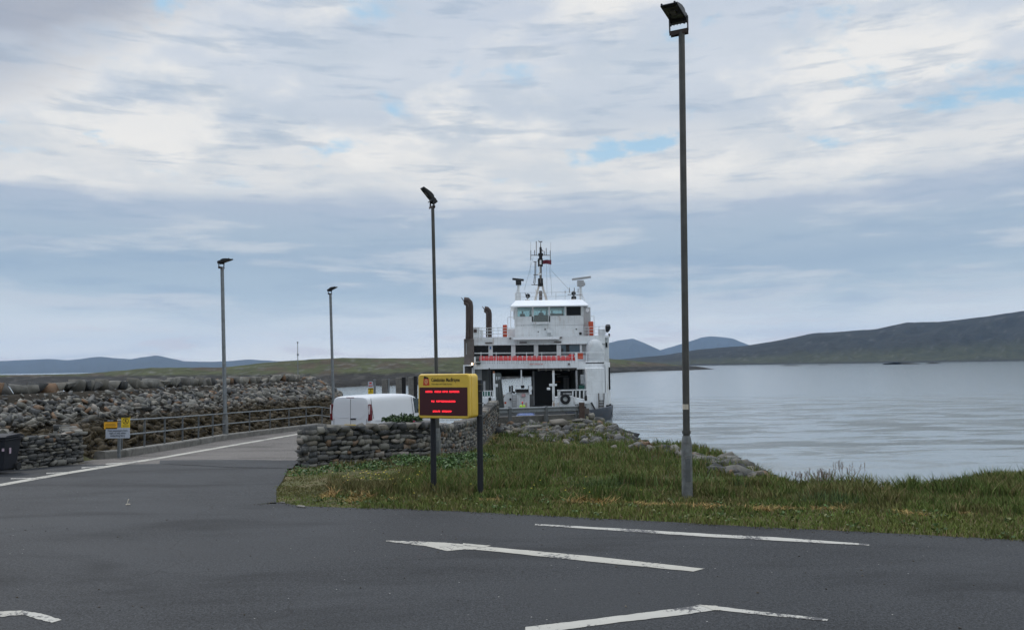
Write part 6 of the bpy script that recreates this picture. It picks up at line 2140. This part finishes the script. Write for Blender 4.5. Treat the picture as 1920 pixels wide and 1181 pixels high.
    mb = MB(); mb.box((2.7, 96, (cz + 4.4) / 2 + .2), (14.0, 14.6, .02)); mb.box((2.7, 96, 4.62), (14.2, 15.4, .12)); mb.box((2.7, 103.5, 3.4), (14.2, .2, 2.4)); mb.box((-4.35, 96, 3.4), (.2, 14.6, 2.4)); mb.box((9.75, 96, 3.4), (.2, 14.6, 2.4))
    mb.build('passenger_house_shell', M['white'], ph, origin=O)
    for i, (a, b) in enumerate(wins):
        w = part('window', M['dkwin'] if i < 4 else M['bluewin'], [(z2, a - 1, wy0 - 1, b + 1, wy1 + 1, 88.62, .05)])
        if i == 4:
            part('window_bar', M['black'], [(z2, 1188, wy0, 1224, wy1, 88.6, .02), (z2, 1136, wy0 + 40, 1160, wy1, 88.59, .02)], w)
        part('sill', M['shipgrey'], [(z2, a + 2, wy1 - 22, b - 2, wy1 - 18, 88.45, .06)], w)
    part('door_recess', M['shipgrey'], [(z2, 1356, 118, 1408, 322, 88.7, .1)], ph)
    part('notice', M['blue'], [(z2, 384, 168, 399, 194, 88.42, .05)], ph)
    part('wall_lamp', M['casing'], [(z2, 335, 122, 412, 134, 88.3, .2), (z2, 698, 118, 775, 130, 88.3, .2), (z2, 1064, 112, 1140, 124, 88.3, .2), (z2, 590, 72, 612, 88, 88.2, .25), (z2, 1126, 64, 1148, 80, 88.2, .25), (z2, 1210, 342, 1230, 360, 85.8, .2)], ph)
    part('red_notice', M['orange'], [(z2, 1310, 235, 1368, 298, 86.2, .06)])
    part('deck_locker', M['greensteel'], [(z2, 238, 262, 282, 330, 87.5, .5)])
    # canopy strip above
    part('canopy', pmat('canopy_white', (.82, .85, .87), .35, var=.02), [(z2, 634, 66, 1114, 92, 87.4, 1.1)], ph)
    # rails with posts
    segs = [(Q(z2, 222, 236, 86.1), Q(z2, 1600, 228, 86.1)), (Q(z2, 222, 330, 86.1), Q(z2, 1610, 326, 86.1)), (Q(z2, 222, 283, 86.1), Q(z2, 1600, 278, 86.1))]
    dr = bars('deck_rail', M['white'], segs[:2], .075)
    bars('rail_wire', M['white'], segs[2:], .02, dr)
    segs = [(Q(z2, x, 226, 86.1), Q(z2, x, 345, 86.1)) for x in (292, 452, 612, 772, 933, 1093, 1252, 1290, 1404)]
    bars('rail_post', M['white'], segs, .06, dr)
    part('rail_box', M['white'], [(z2, 1286, 228, 1310, 335, 86.0, .2), (z2, 218, 275, 234, 345, 86.0, .2)], dr)
    # red seats in a row
    rnd = random.Random(1)
    sx = list(np.linspace(298, 1262, 20))
    for i, x in enumerate(sx):
        c = Q(z2, x, 308, 86.9 + .15 * math.sin(i * 1.7)); mb = MB()
        w = .24
        V = []; rings = []
        for t, (yy, zz, ww) in enumerate(((-.22, -.02, .20), (-.02, -.04, .24), (.10, .02, .24), (.17, .20, .24), (.20, .36, .21), (.21, .43, .12))):
            rings.append([(c.x + ww * q, c.y + yy + .03 * abs(q), c.z + zz) for q in (-1, -.5, 0, .5, 1)] + [(c.x + ww * q, c.y + yy + .05 + .03 * abs(q), c.z + zz - .03) for q in (1, .5, 0, -.5, -1)])
        V, Fs = loft(rings, closed=True); mb.add(V, Fs)
        s_ = mb.build('seat', M['seat'], root, origin=O, smooth=True)
        mb = MB(); mb.bar((c.x - .15, c.y, c.z - .45), (c.x - .15, c.y, c.z), .03); mb.bar((c.x + .15, c.y, c.z - .45), (c.x + .15, c.y, c.z), .03); mb.bar((c.x - .17, c.y, c.z - .2), (c.x + .17, c.y, c.z - .2), .03); mb.build('seat_frame', M['galv_dull'], s_, origin=O)
    # stacked end of the row
    mb = MB(); c = Q(z2, 1245, 272, 87.2); mb.box(c, (.6, .4, .5)); mb.build('raised_seat', M['seat'], root, origin=O, bevel=.1)
    # canvas covered boat right
    c = Q(z2, 1508, 320, 86.6); mb = MB(); rings = []
    s = 86.6 / F
    for i in range(9):
        t = i / 8 * 2 - 1; k = math.sqrt(max(0, 1 - abs(t) ** 3.2)); hh = (320 - 84) / 5.625 * s * (.72 + .28 * k); hw = 16.6 * s * (.8 + .2 * k)
        rings.append([(c.x + hw * a, c.y + 1.3 + t * 1.5, c.z + hh * b) for a, b in ((-1, 0), (-1.02, .35), (-.98, .62), (-.80, .84), (-.42, .97), (.1, 1.0), (.55, .92), (.85, .72), (1.0, .45), (1.03, .2), (1, 0))])
    V, Fs = loft(rings, closed=True); mb.add(V, Fs)
    bt = mb.build('covered_boat', M['tarp'], origin=(c.x, c.y, c.z), smooth=True, loc=(c.x, c.y, c.z))
    tag(bt, 'rescue boat under a pale grey cover on the right of the ferry passenger deck', 'boat')
    mb = MB(); mb.bar(Q(z2, 1432, 150, 86.4) - c, Q(z2, 1458, 108, 86.4) - c, .12, .05); mb.bar(Q(z2, 1432, 150, 86.4) - c, Q(z2, 1455, 148, 86.4) - c, .1, .05); mb.build('cover_flap', M['white'], bt, local=True)
    part('boat_platform', M['white'], [(z2, 1395, 318, 1622, 345, 86.0, 4.0), (z2, 1305, 385, 1590, 404, 85.0, .5)])
    part('aft_screen', M['white'], [(z2, 1600, 66, 1642, 345, 90.0, 8.0)])
    part('side_window', M['dkwin'], [(z2, 1606, 125, 1625, 175, 89.9, .1)])
    # bridge deck
    part('bridge_deck', M['white'], [(z1, 200, 1078, 1572, 1100, 89.0, 14.5)])
    # wheelhouse: hollow, see-through
    wd, wl = 90.0, 6.0
    wt, wb = 772, 965
    s = wd / F
    body = [(z1, 617, wb, 1312, 1086, wd, .15), (z1, 617, 878, 806, wb, wd, .15), (z1, 962, 868, 1312, wb, wd, .15), (z1, 806, 932, 962, wb, wd, .15),
            (z1, 617, wt, 645, 880, wd, .15), (z1, 790, wt, 808, 932, wd, .15), (z1, 956, wt, 974, 932, wd, .15), (z1, 1118, wt, 1138, 870, wd, .15), (z1, 1284, wt, 1312, 870, wd, .15)]
    whh = part('wheelhouse', M['white'], body)
    c0 = Q(z1, 617, wb, wd); c1 = Q(z1, 1312, wb, wd); zt = Q(z1, 900, wt, wd).z; zw = Q(z1, 900, 872, wd).z; zb = Q(z1, 900, 1086, wd).z
    mb = MB(); xm = (c0.x + c1.x) / 2; ww = c1.x - c0.x
    for x in (c0.x + .075, c1.x - .075):
        mb.box((x, wd + wl / 2 + .1, (zb + zw) / 2), (.15, wl, zw - zb)); 
        for y in (wd + .3, wd + wl / 2, wd + wl): mb.box((x, y, (zw + zt) / 2), (.15, .2, zt - zw))
    mb.box((xm, wd + wl, (zb + zw) / 2), (ww, .15, zw - zb)); mb.box((xm, wd + wl / 2, zb + .02), (ww, wl, .05)); mb.box((xm, wd + wl / 2, zb + 1.20), (ww - .2, wl - .2, .08))
    for k in range(5): mb.box((c0.x + ww * k / 4, wd + wl, (zw + zt) / 2), (.22, .15, zt - zw))
    mb.box((xm, wd + wl / 2, zt + .02), (ww, wl, .06))
    mb.build('wheelhouse_shell', M['white'], whh, origin=O)
    for (a, b, y0, y1, dk) in ((645, 790, 778, 878, 0), (808, 956, 778, 932, 0), (974, 1118, 778, 868, 0), (1138, 1284, 774, 868, 1)):
        g = part('window', M['dkwin'] if dk else M['glass'], [(z1, a, y0, b, y1, wd + .06, .02)], whh)
        part('window_frame', M['black'], [(z1, a, y0 - 2, b, y0 + (10 if not dk else 3), wd + .03, .04)], g)
    part('console', M['black'], [(z1, 812, 862, 956, 932, wd + 1.2, .5), (z1, 980, 848, 1110, 870, wd + 1.6, .4), (z1, 765, 855, 800, 880, wd + 1.5, .4)], whh, bevel=.05)
    part('window_ledge', M['white'], [(z1, 795, 932, 965, 952, wd - .35, .4)], whh)
    part('fitting', M['black'], [(z1, 1268, 1036, 1292, 1060, wd - .1, .12), (z1, 918, 1000, 930, 1012, wd - .05, .06), (z1, 1232, 998, 1244, 1010, wd - .05, .06), (z1, 850, 1026, 860, 1036, wd - .05, .06)], whh)
    part('fitting', M['white'], [(z1, 944, 1005, 985, 1040, wd - .5, .5), (z1, 980, 990, 998, 1072, wd - .3, .3)], whh)
    # right side facet
    mb = MB(); a = Q(z1, 1312, 800, wd); b = Q(z1, 1380, 800, wd + .9)
    zt2 = Q(z1, 1380, 778, wd).z
    mb.add([(a.x, wd + .01, zt2), (b.x, wd + .9, zt2), (b.x, wd + .9, zb), (a.x, wd + .01, zb), (a.x, wd + 3, zt2), (b.x, wd + 3, zt2), (b.x, wd + 3, zb), (a.x, wd + 3, zb)], [(0, 1, 2, 3), (4, 7, 6, 5), (1, 5, 6, 2), (0, 4, 5, 1), (0, 3, 7, 4), (3, 2, 6, 7)])
    mb.build('bridge_wing', M['shipgrey'], whh, origin=O)
    c = Q(z1, 1348, 815, wd + .4); mb = MB(); mb.tube([(c.x, c.y - .15, c.z), (c.x, c.y + .2, c.z)], .2, 16); mb.build('porthole', pmat('porthole_white', (.85, .87, .9), .3), whh, origin=O)
    # roof: sloping eave
    r0 = [Q(z1, 575, 783, 89.2), Q(z1, 1362, 768, 89.2)]; r1 = [Q(z1, 628, 722, 91.0), Q(z1, 1292, 714, 91.0)]
    mb = MB(); zE = (r0[0].z + r0[1].z) / 2; zR = (r1[0].z + r1[1].z) / 2
    vs = [(r0[0].x, 89.2, zE), (r0[1].x, 89.2, zE), (r0[1].x, 97, zE), (r0[0].x, 97, zE), (r0[0].x, 89.2, zE + .1), (r0[1].x, 89.2, zE + .1), (r0[1].x, 97, zE + .1), (r0[0].x, 97, zE + .1), (r1[0].x, 90.2, zR), (r1[1].x, 90.2, zR), (r1[1].x, 96, zR), (r1[0].x, 96, zR)]
    mb.add(vs, [(0, 3, 2, 1), (0, 1, 5, 4), (1, 2, 6, 5), (2, 3, 7, 6), (3, 0, 4, 7), (4, 5, 9, 8), (5, 6, 10, 9), (6, 7, 11, 10), (7, 4, 8, 11), (8, 9, 10, 11)])
    mb.build('wheelhouse_roof', pmat('roof_white', (.84, .87, .89), .35, var=.02, scale=.5), whh, origin=O)
    # bridge deck rails and lockers
    segs = []
    for y in (990, 1018, 1050): segs += [(Q(z1, 262, y + 2, 89.2), Q(z1, 620, y, 89.2)), (Q(z1, 1315, y - 8, 89.2), Q(z1, 1560, y - 12, 89.2))]
    for x in (280, 345, 400, 450, 497, 545, 590): segs.append((Q(z1, x, 990, 89.2), Q(z1, x, 1085, 89.2)))
    for x in (1325, 1365, 1418, 1465, 1530): segs.append((Q(z1, x, 982, 89.2), Q(z1, x, 1078, 89.2)))
    segs += [(Q(z1, 548, 885, 90.5), Q(z1, 620, 885, 90.5)), (Q(z1, 548, 885, 90.5), Q(z1, 548, 990, 90.5)), (Q(z1, 1380, 875, 90.5), Q(z1, 1416, 875, 90.5)), (Q(z1, 1416, 875, 90.5), Q(z1, 1418, 980, 90.5)), (Q(z1, 578, 812, 91), Q(z1, 578, 990, 91))]
    bars('bridge_rail', M['white'], segs, .055)
    part('raft_locker', M['orange'], [(z1, 498, 960, 541, 1083, 89.4, .7)], bevel=.06)
    part('raft_locker', M['orange'], [(z1, 1365, 926, 1411, 1070, 89.4, .7)], bevel=.06)
    for b_ in [(z1, 200, 984, 262, 1085, 89.6, 1.2), (z1, 550, 1000, 620, 1084, 90.5, 1.0), (z1, 1468, 1004, 1526, 1075, 89.6, 1.0), (z1, 270, 1010, 300, 1084, 90.2, .5)]:
        part('deck_box', M['white'], [b_], bevel=.03)
    part('speaker_horn', M['funnel'], [(z1, 205, 1006, 236, 1038, 89.5, .12)])
    c = Q(z1, 1552, 1000, 89.3); mb = MB(); mb.tube([(c.x - .12, c.y, c.z - .35), (c.x - .02, c.y, c.z - .2), (c.x + .05, c.y - .05, c.z + .1), (c.x + .02, c.y - .2, c.z + .35)], [.12, .22, .30, .26], 14); mb.build('vent_cowl', M['black'], root, origin=O, smooth=True)
    part('side_lamp', M['black'], [(z1, 1562, 1050, 1578, 1082, 89.2, .2)])
    # funnels
    def pipe(name, pts, rad, d):
        mb = MB(); mb.tube([Q(z1, x, y, d) for x, y in pts], rad, 14); mb.tube([Q(z1, pts[-1][0], pts[-1][1], d), Q(z1, pts[-1][0] - 6, pts[-1][1] + 4, d)], rad * 1.15, 14)
        return mb.build(name, M['funnel'], root, origin=O, smooth=True)
    pipe('exhaust', [(163, 1110), (163, 900), (163, 775), (158, 742), (140, 722), (108, 720)], .40, 87.0)
    pipe('exhaust', [(138, 1100), (146, 900), (146, 790), (140, 757), (118, 748)], .17, 86.4)
    pipe('exhaust', [(358, 1085), (358, 930), (358, 850), (352, 822), (338, 806), (314, 803)], .33, 91.0)
    pipe('exhaust', [(340, 1000), (342, 880), (338, 840), (318, 828)], .13, 90.5)
    part('exhaust_casing', M['casing'], [(z2, 113, 85, 212, 455, 86.6, 1.8)], bevel=.04)
    part('casing_stripe', M['shipgrey'], [(z2, 134, 130, 140, 250, 86.55, .1)])
    part('port_platform', M['white'], [(z2, 104, 360, 212, 372, 85.6, 1.0), (z2, 104, 372, 118, 460, 85.6, .3), (z2, 196, 372, 206, 455, 85.6, .2), (z2, 212, 372, 222, 455, 85.6, .2)])
    part('nav_lamp_box', M['rubber'], [(z2, 188, 362, 210, 390, 85.4, .3)], bevel=.04)
    c = Q(z2, 199, 350, 85.5); mb = MB(); mb.tube([(c.x, c.y, c.z - .12), (c.x, c.y, c.z + .12)], .09, 10); mb.build('deck_light', emis('deck_lamp', (1, .72, .45), 4.0), root, origin=O)
    c = Q(z2, 262, 342, 85.9); mb = MB(); mb.tube([(c.x, c.y, c.z - .15), (c.x, c.y, c.z + .1)], [.2, .32], 12); mb.build('deck_drum', M['greensteel'], root, origin=O)
    # mast
    md = 93.0
    q = lambda x, y: Q(z1, x, y, md)
    mb = MB(); mb.tube([q(879, 720) + Vector((0, .0, 0)), q(879, 620)], .19, 10); mb.tube([q(879, 575), q(879, 240)], [.15, .11], 10); mb.tube([q(879, 240), q(879, 150), q(879, 118)], [.09, .04, .03], 8)
    mast = mb.build('mast', M['casing'], root, origin=O)
    mb = MB()
    for sx, tx_ in ((822, 862), (946, 896)):
        for dy in (0, 1.2): mb.bar(q(sx, 720) + Vector((0, dy, 0)), q(tx_, 565), .17)
    mb.bar(q(838, 640), q(925, 640), .1); mb.bar(q(830, 600), q(840, 720), .06)
    mb.build('mast_leg', M['rusty'], mast, origin=O)
    segs = [(q(780, 262), q(976, 262)), (q(780, 212), q(780, 312)), (q(976, 212), q(976, 312)), (q(835, 120), q(835, 262)), (q(935, 190), q(935, 262)), (q(818, 210), q(818, 262)), (q(915, 220), q(915, 262)), (q(806, 326), q(838, 326)), (q(832, 330), q(830, 460)), (q(822, 330), q(820, 460)), (q(806, 458), q(880, 458)),
            (q(830, 460), q(822, 540)), (q(822, 540), q(812, 560)), (q(818, 460), q(808, 545)), (q(786, 558), q(850, 560)), (q(858, 115), q(866, 128)), (q(866, 128), q(890, 130)), (q(892, 118), q(890, 132)), (q(879, 190), q(869, 235)), (q(879, 190), q(905, 225))]
    bars('antenna', M['casing'], segs, .075, mast)
    mb = MB(); mb.box(q(879, 216), (.26, .26, .8)); mb.box(q(879, 255), (.55, .4, .28)); mb.box(q(879, 285), (.38, .38, .4)); mb.box(q(860, 335), (.20, .3, .9)); mb.box(q(891, 335), (.22, .3, .9)); mb.box(q(875, 318), (.62, .4, .12)); mb.box(q(878, 365), (.5, .4, .16))
    mb.box(q(862, 525), (.22, .3, .7)); mb.box(q(893, 525), (.22, .3, .7)); mb.box(q(878, 558), (.6, .5, .35)); mb.build('mast_lamps', M['rubber'], mast, origin=O, bevel=.03)
    mb = MB(); mb.box(q(877, 335), (.2, .5, .5)); mb.box(q(868, 400), (.12, .3, .8)); mb.box(q(868, 452), (.4, .3, .2)); mb.build('mast_box', M['white'], mast, origin=O)
    segs = [(q(805, 280), q(715, 610)), (q(975, 300), q(990, 665)), (q(985, 415), q(1160, 600)), (q(938, 330), q(943, 640)), (q(960, 330), q(975, 500)), (q(778, 130), q(778, 210)), (q(980, 130), q(980, 210)), (q(776, 320), q(772, 470))]
    bars('stay', M['galv_dull'], segs, .022, mast)
    # flag
    mb = MB(); a = q(898, 312); vs = []
    for i in range(9):
        t = i / 8; x = a.x + t * 1.0; y = a.y + .12 * math.sin(t * 7); zt_ = a.z - .02 + .06 * math.sin(t * 5) + .12 * t * t; vs += [(x, y, zt_), (x, y, zt_ - .42 - .10 * t), (x, y + .015, zt_), (x, y + .015, zt_ - .42 - .10 * t)]
    mb.add(vs, [(4 * i, 4 * i + 1, 4 * i + 5, 4 * i + 4) for i in range(8)] + [(4 * i + 2, 4 * i + 6, 4 * i + 7, 4 * i + 3) for i in range(8)])
    mb.build('flag', pmat('flag_cloth', (.14, .02, .035), .8), root, origin=O)
    # radars
    def radar(x, ytop, ybar, x0, y0, x1, y1, mat, d=92.0, big=False):
        mb = MB(); p0 = Q(z1, x, 720, d); p1 = Q(z1, x, ytop, d); mb.tube([p0, p1], .14, 8)
        if not big: mb.bar(Q(z1, x - 26, 660, d), p1, .07); mb.box(Q(z1, x - 6, 690, d), (.65, .3, 1.0))
        else: mb.bar(Q(z1, x - 8, 700, d), Q(z1, x + 45, 720, d), .06); mb.bar(Q(z1, x + 8, 640, d), Q(z1, x + 45, 720, d), .06)
        r = mb.build('radar_mast', M['white'], root, origin=O)
        mb = MB(); mb.box(Q(z1, x, ytop - 10, d), (.62 if not big else .75, .6, .6 if not big else .7)); 
        if big: mb.tube([Q(z1, x + 30, ytop - 5, d), Q(z1, x + 46, ytop - 5, d)], .2, 10)
        mb.build('radar_gearbox', M['black'] if not big else M['shipgrey'], r, origin=O, bevel=.06)
        mb = MB(); mb.bar(Q(z1, x0, y0, d), Q(z1, x1, y1, d), .22, .24); mb.build('radar_scanner', mat, r, origin=O, bevel=.04)
    radar(656, 545, 505, 594, 500, 710, 512, M['black'])
    radar(1280, 555, 500, 1195, 505, 1385, 480, M['shipgrey'], big=True)
    segs = [(Q(z1, 630, 640, 91), Q(z1, 1300, 630, 91)), (Q(z1, 630, 682, 91), Q(z1, 1300, 672, 91))] + [(Q(z1, x, 640, 91), Q(z1, x, 720, 91)) for x in (630, 672, 745, 840, 940, 1033, 1125, 1215, 1300)]
    bars('roof_rail', M['shipgrey'], segs, .03)
    segs = [(Q(z1, 1150, 657, 91.5), Q(z1, 1292, 657, 91.5)), (Q(z1, 1125, 620, 91.5), Q(z1, 1125, 640, 91.5)), (Q(z1, 1168, 590, 91.5), Q(z1, 1168, 640, 91.5)), (Q(z1, 1218, 588, 91.5), Q(z1, 1218, 657, 91.5)), (Q(z1, 1256, 595, 91.5), Q(z1, 1256, 640, 91.5)), (Q(z1, 722, 640, 91.5), Q(z1, 735, 680, 91.5)), (Q(z1, 1210, 630, 91.5), Q(z1, 1210, 720, 91.5)), (Q(z1, 745, 690, 91.5), Q(z1, 745, 722, 91.5))]
    bars('aerial', M['casing'], segs, .07)
    for x, y, r in ((750, 672, .26), (1210, 645, .24), (1212, 692, .28)):
        c = Q(z1, x, y, 91.3); mb = MB(); mb.tube([(c.x, c.y - .2, c.z), (c.x, c.y + .1, c.z), (c.x, c.y + .25, c.z)], [r, r, r * .5], 12); mb.build('searchlight', M['rubber'], root, origin=O, smooth=True)
    # gallery items on the roof edge
    part('roof_locker', M['rusty'], [(z1, 722, 708, 768, 722, 90.6, .6), (z1, 1190, 700, 1232, 716, 90.6, .4)], whh)
    # people
    zdk = -2.0
    c = Q(z4, 1070, 830, 76.0)
    person((c.x, 76.0, -2.72), 0.3, 'person in a red helmet and yellow high visibility vest on the lowered bow ramp', M['hiviz'], M['navy'], M['helmet'])
    for (x, y, pose, lab) in ((884, 5, 'stand', 'person in dark clothes standing at the middle wheelhouse window'), (697, 3, 'stand', 'person in dark clothes at the left wheelhouse window'), (993, 4, 'sit', 'person seated behind the wheelhouse window right of the middle')):
        c = Q(z1, x, 900, wd + 2.2)
        person((c.x, wd + 2.2, zb + 1.25 + (.10 if x == 884 else 0.0)), 0.1, lab, M['navy'], M['navy'], None, pose)


def build_haze():
    mb = MB()
    x0, x1, y0, y1, z0_, z1_ = -14500, 14500, -500, 14500, -9.5, 560
    mb.add([(a, b, c) for a in (x0, x1) for b in (y0, y1) for c in (z0_, z1_)], [(0, 1, 3, 2), (4, 6, 7, 5), (0, 4, 5, 1), (2, 3, 7, 6), (0, 2, 6, 4), (1, 5, 7, 3)])
    m = bpy.data.materials.new('haze_air'); m.use_nodes = True; nt = m.node_tree; nt.nodes.clear()
    o = nt.nodes.new('ShaderNodeOutputMaterial'); v = nt.nodes.new('ShaderNodeVolumePrincipled')
    v.inputs['Color'].default_value = (.44, .67, 1.0, 1); v.inputs['Density'].default_value = HAZE
    v.inputs['Anisotropy'].default_value = 0.0
    nt.links.new(v.outputs[0], o.inputs['Volume'])
    ob = mb.build('haze', m); tag(ob, kind='stuff')
    return ob


HAZE = 3.9e-5
build_ground()
build_water()
build_hills()
build_roads()
build_markings()
build_grit()
build_breakwater()
build_shore_rocks()
ZRf = lambda x, y: float(interp(y, ZR))
drywall([(-5.68, 22.55), (-2.62, 26.1), (-1.55, 37.0), (-1.05, 45.0)], lambda x, y: min(ZRf(x, y), Hs(x + .9, y - .9)) if y < 26.2 else Hs(x + .6, y) - .05, [.80, .92, 1.15, 1.22], .52, 5, 'dry stone wall with upright coping stones in front of the white van', 'dry stone walls')
drywall([(-14.6, 20.8), (-13.15, 22.1), (-12.6, 23.8), (-14.0, 26.0)], lambda x, y: -.42, 1.05, .6, 9, 'low dry stone retaining wall beside the dark bin', 'dry stone walls', cope=False, sc=.85)
build_handrail()
build_lamps()
build_sign()
build_signs()
build_van()
build_car()
build_ferry()
build_grass()
build_plants()
build_haze()
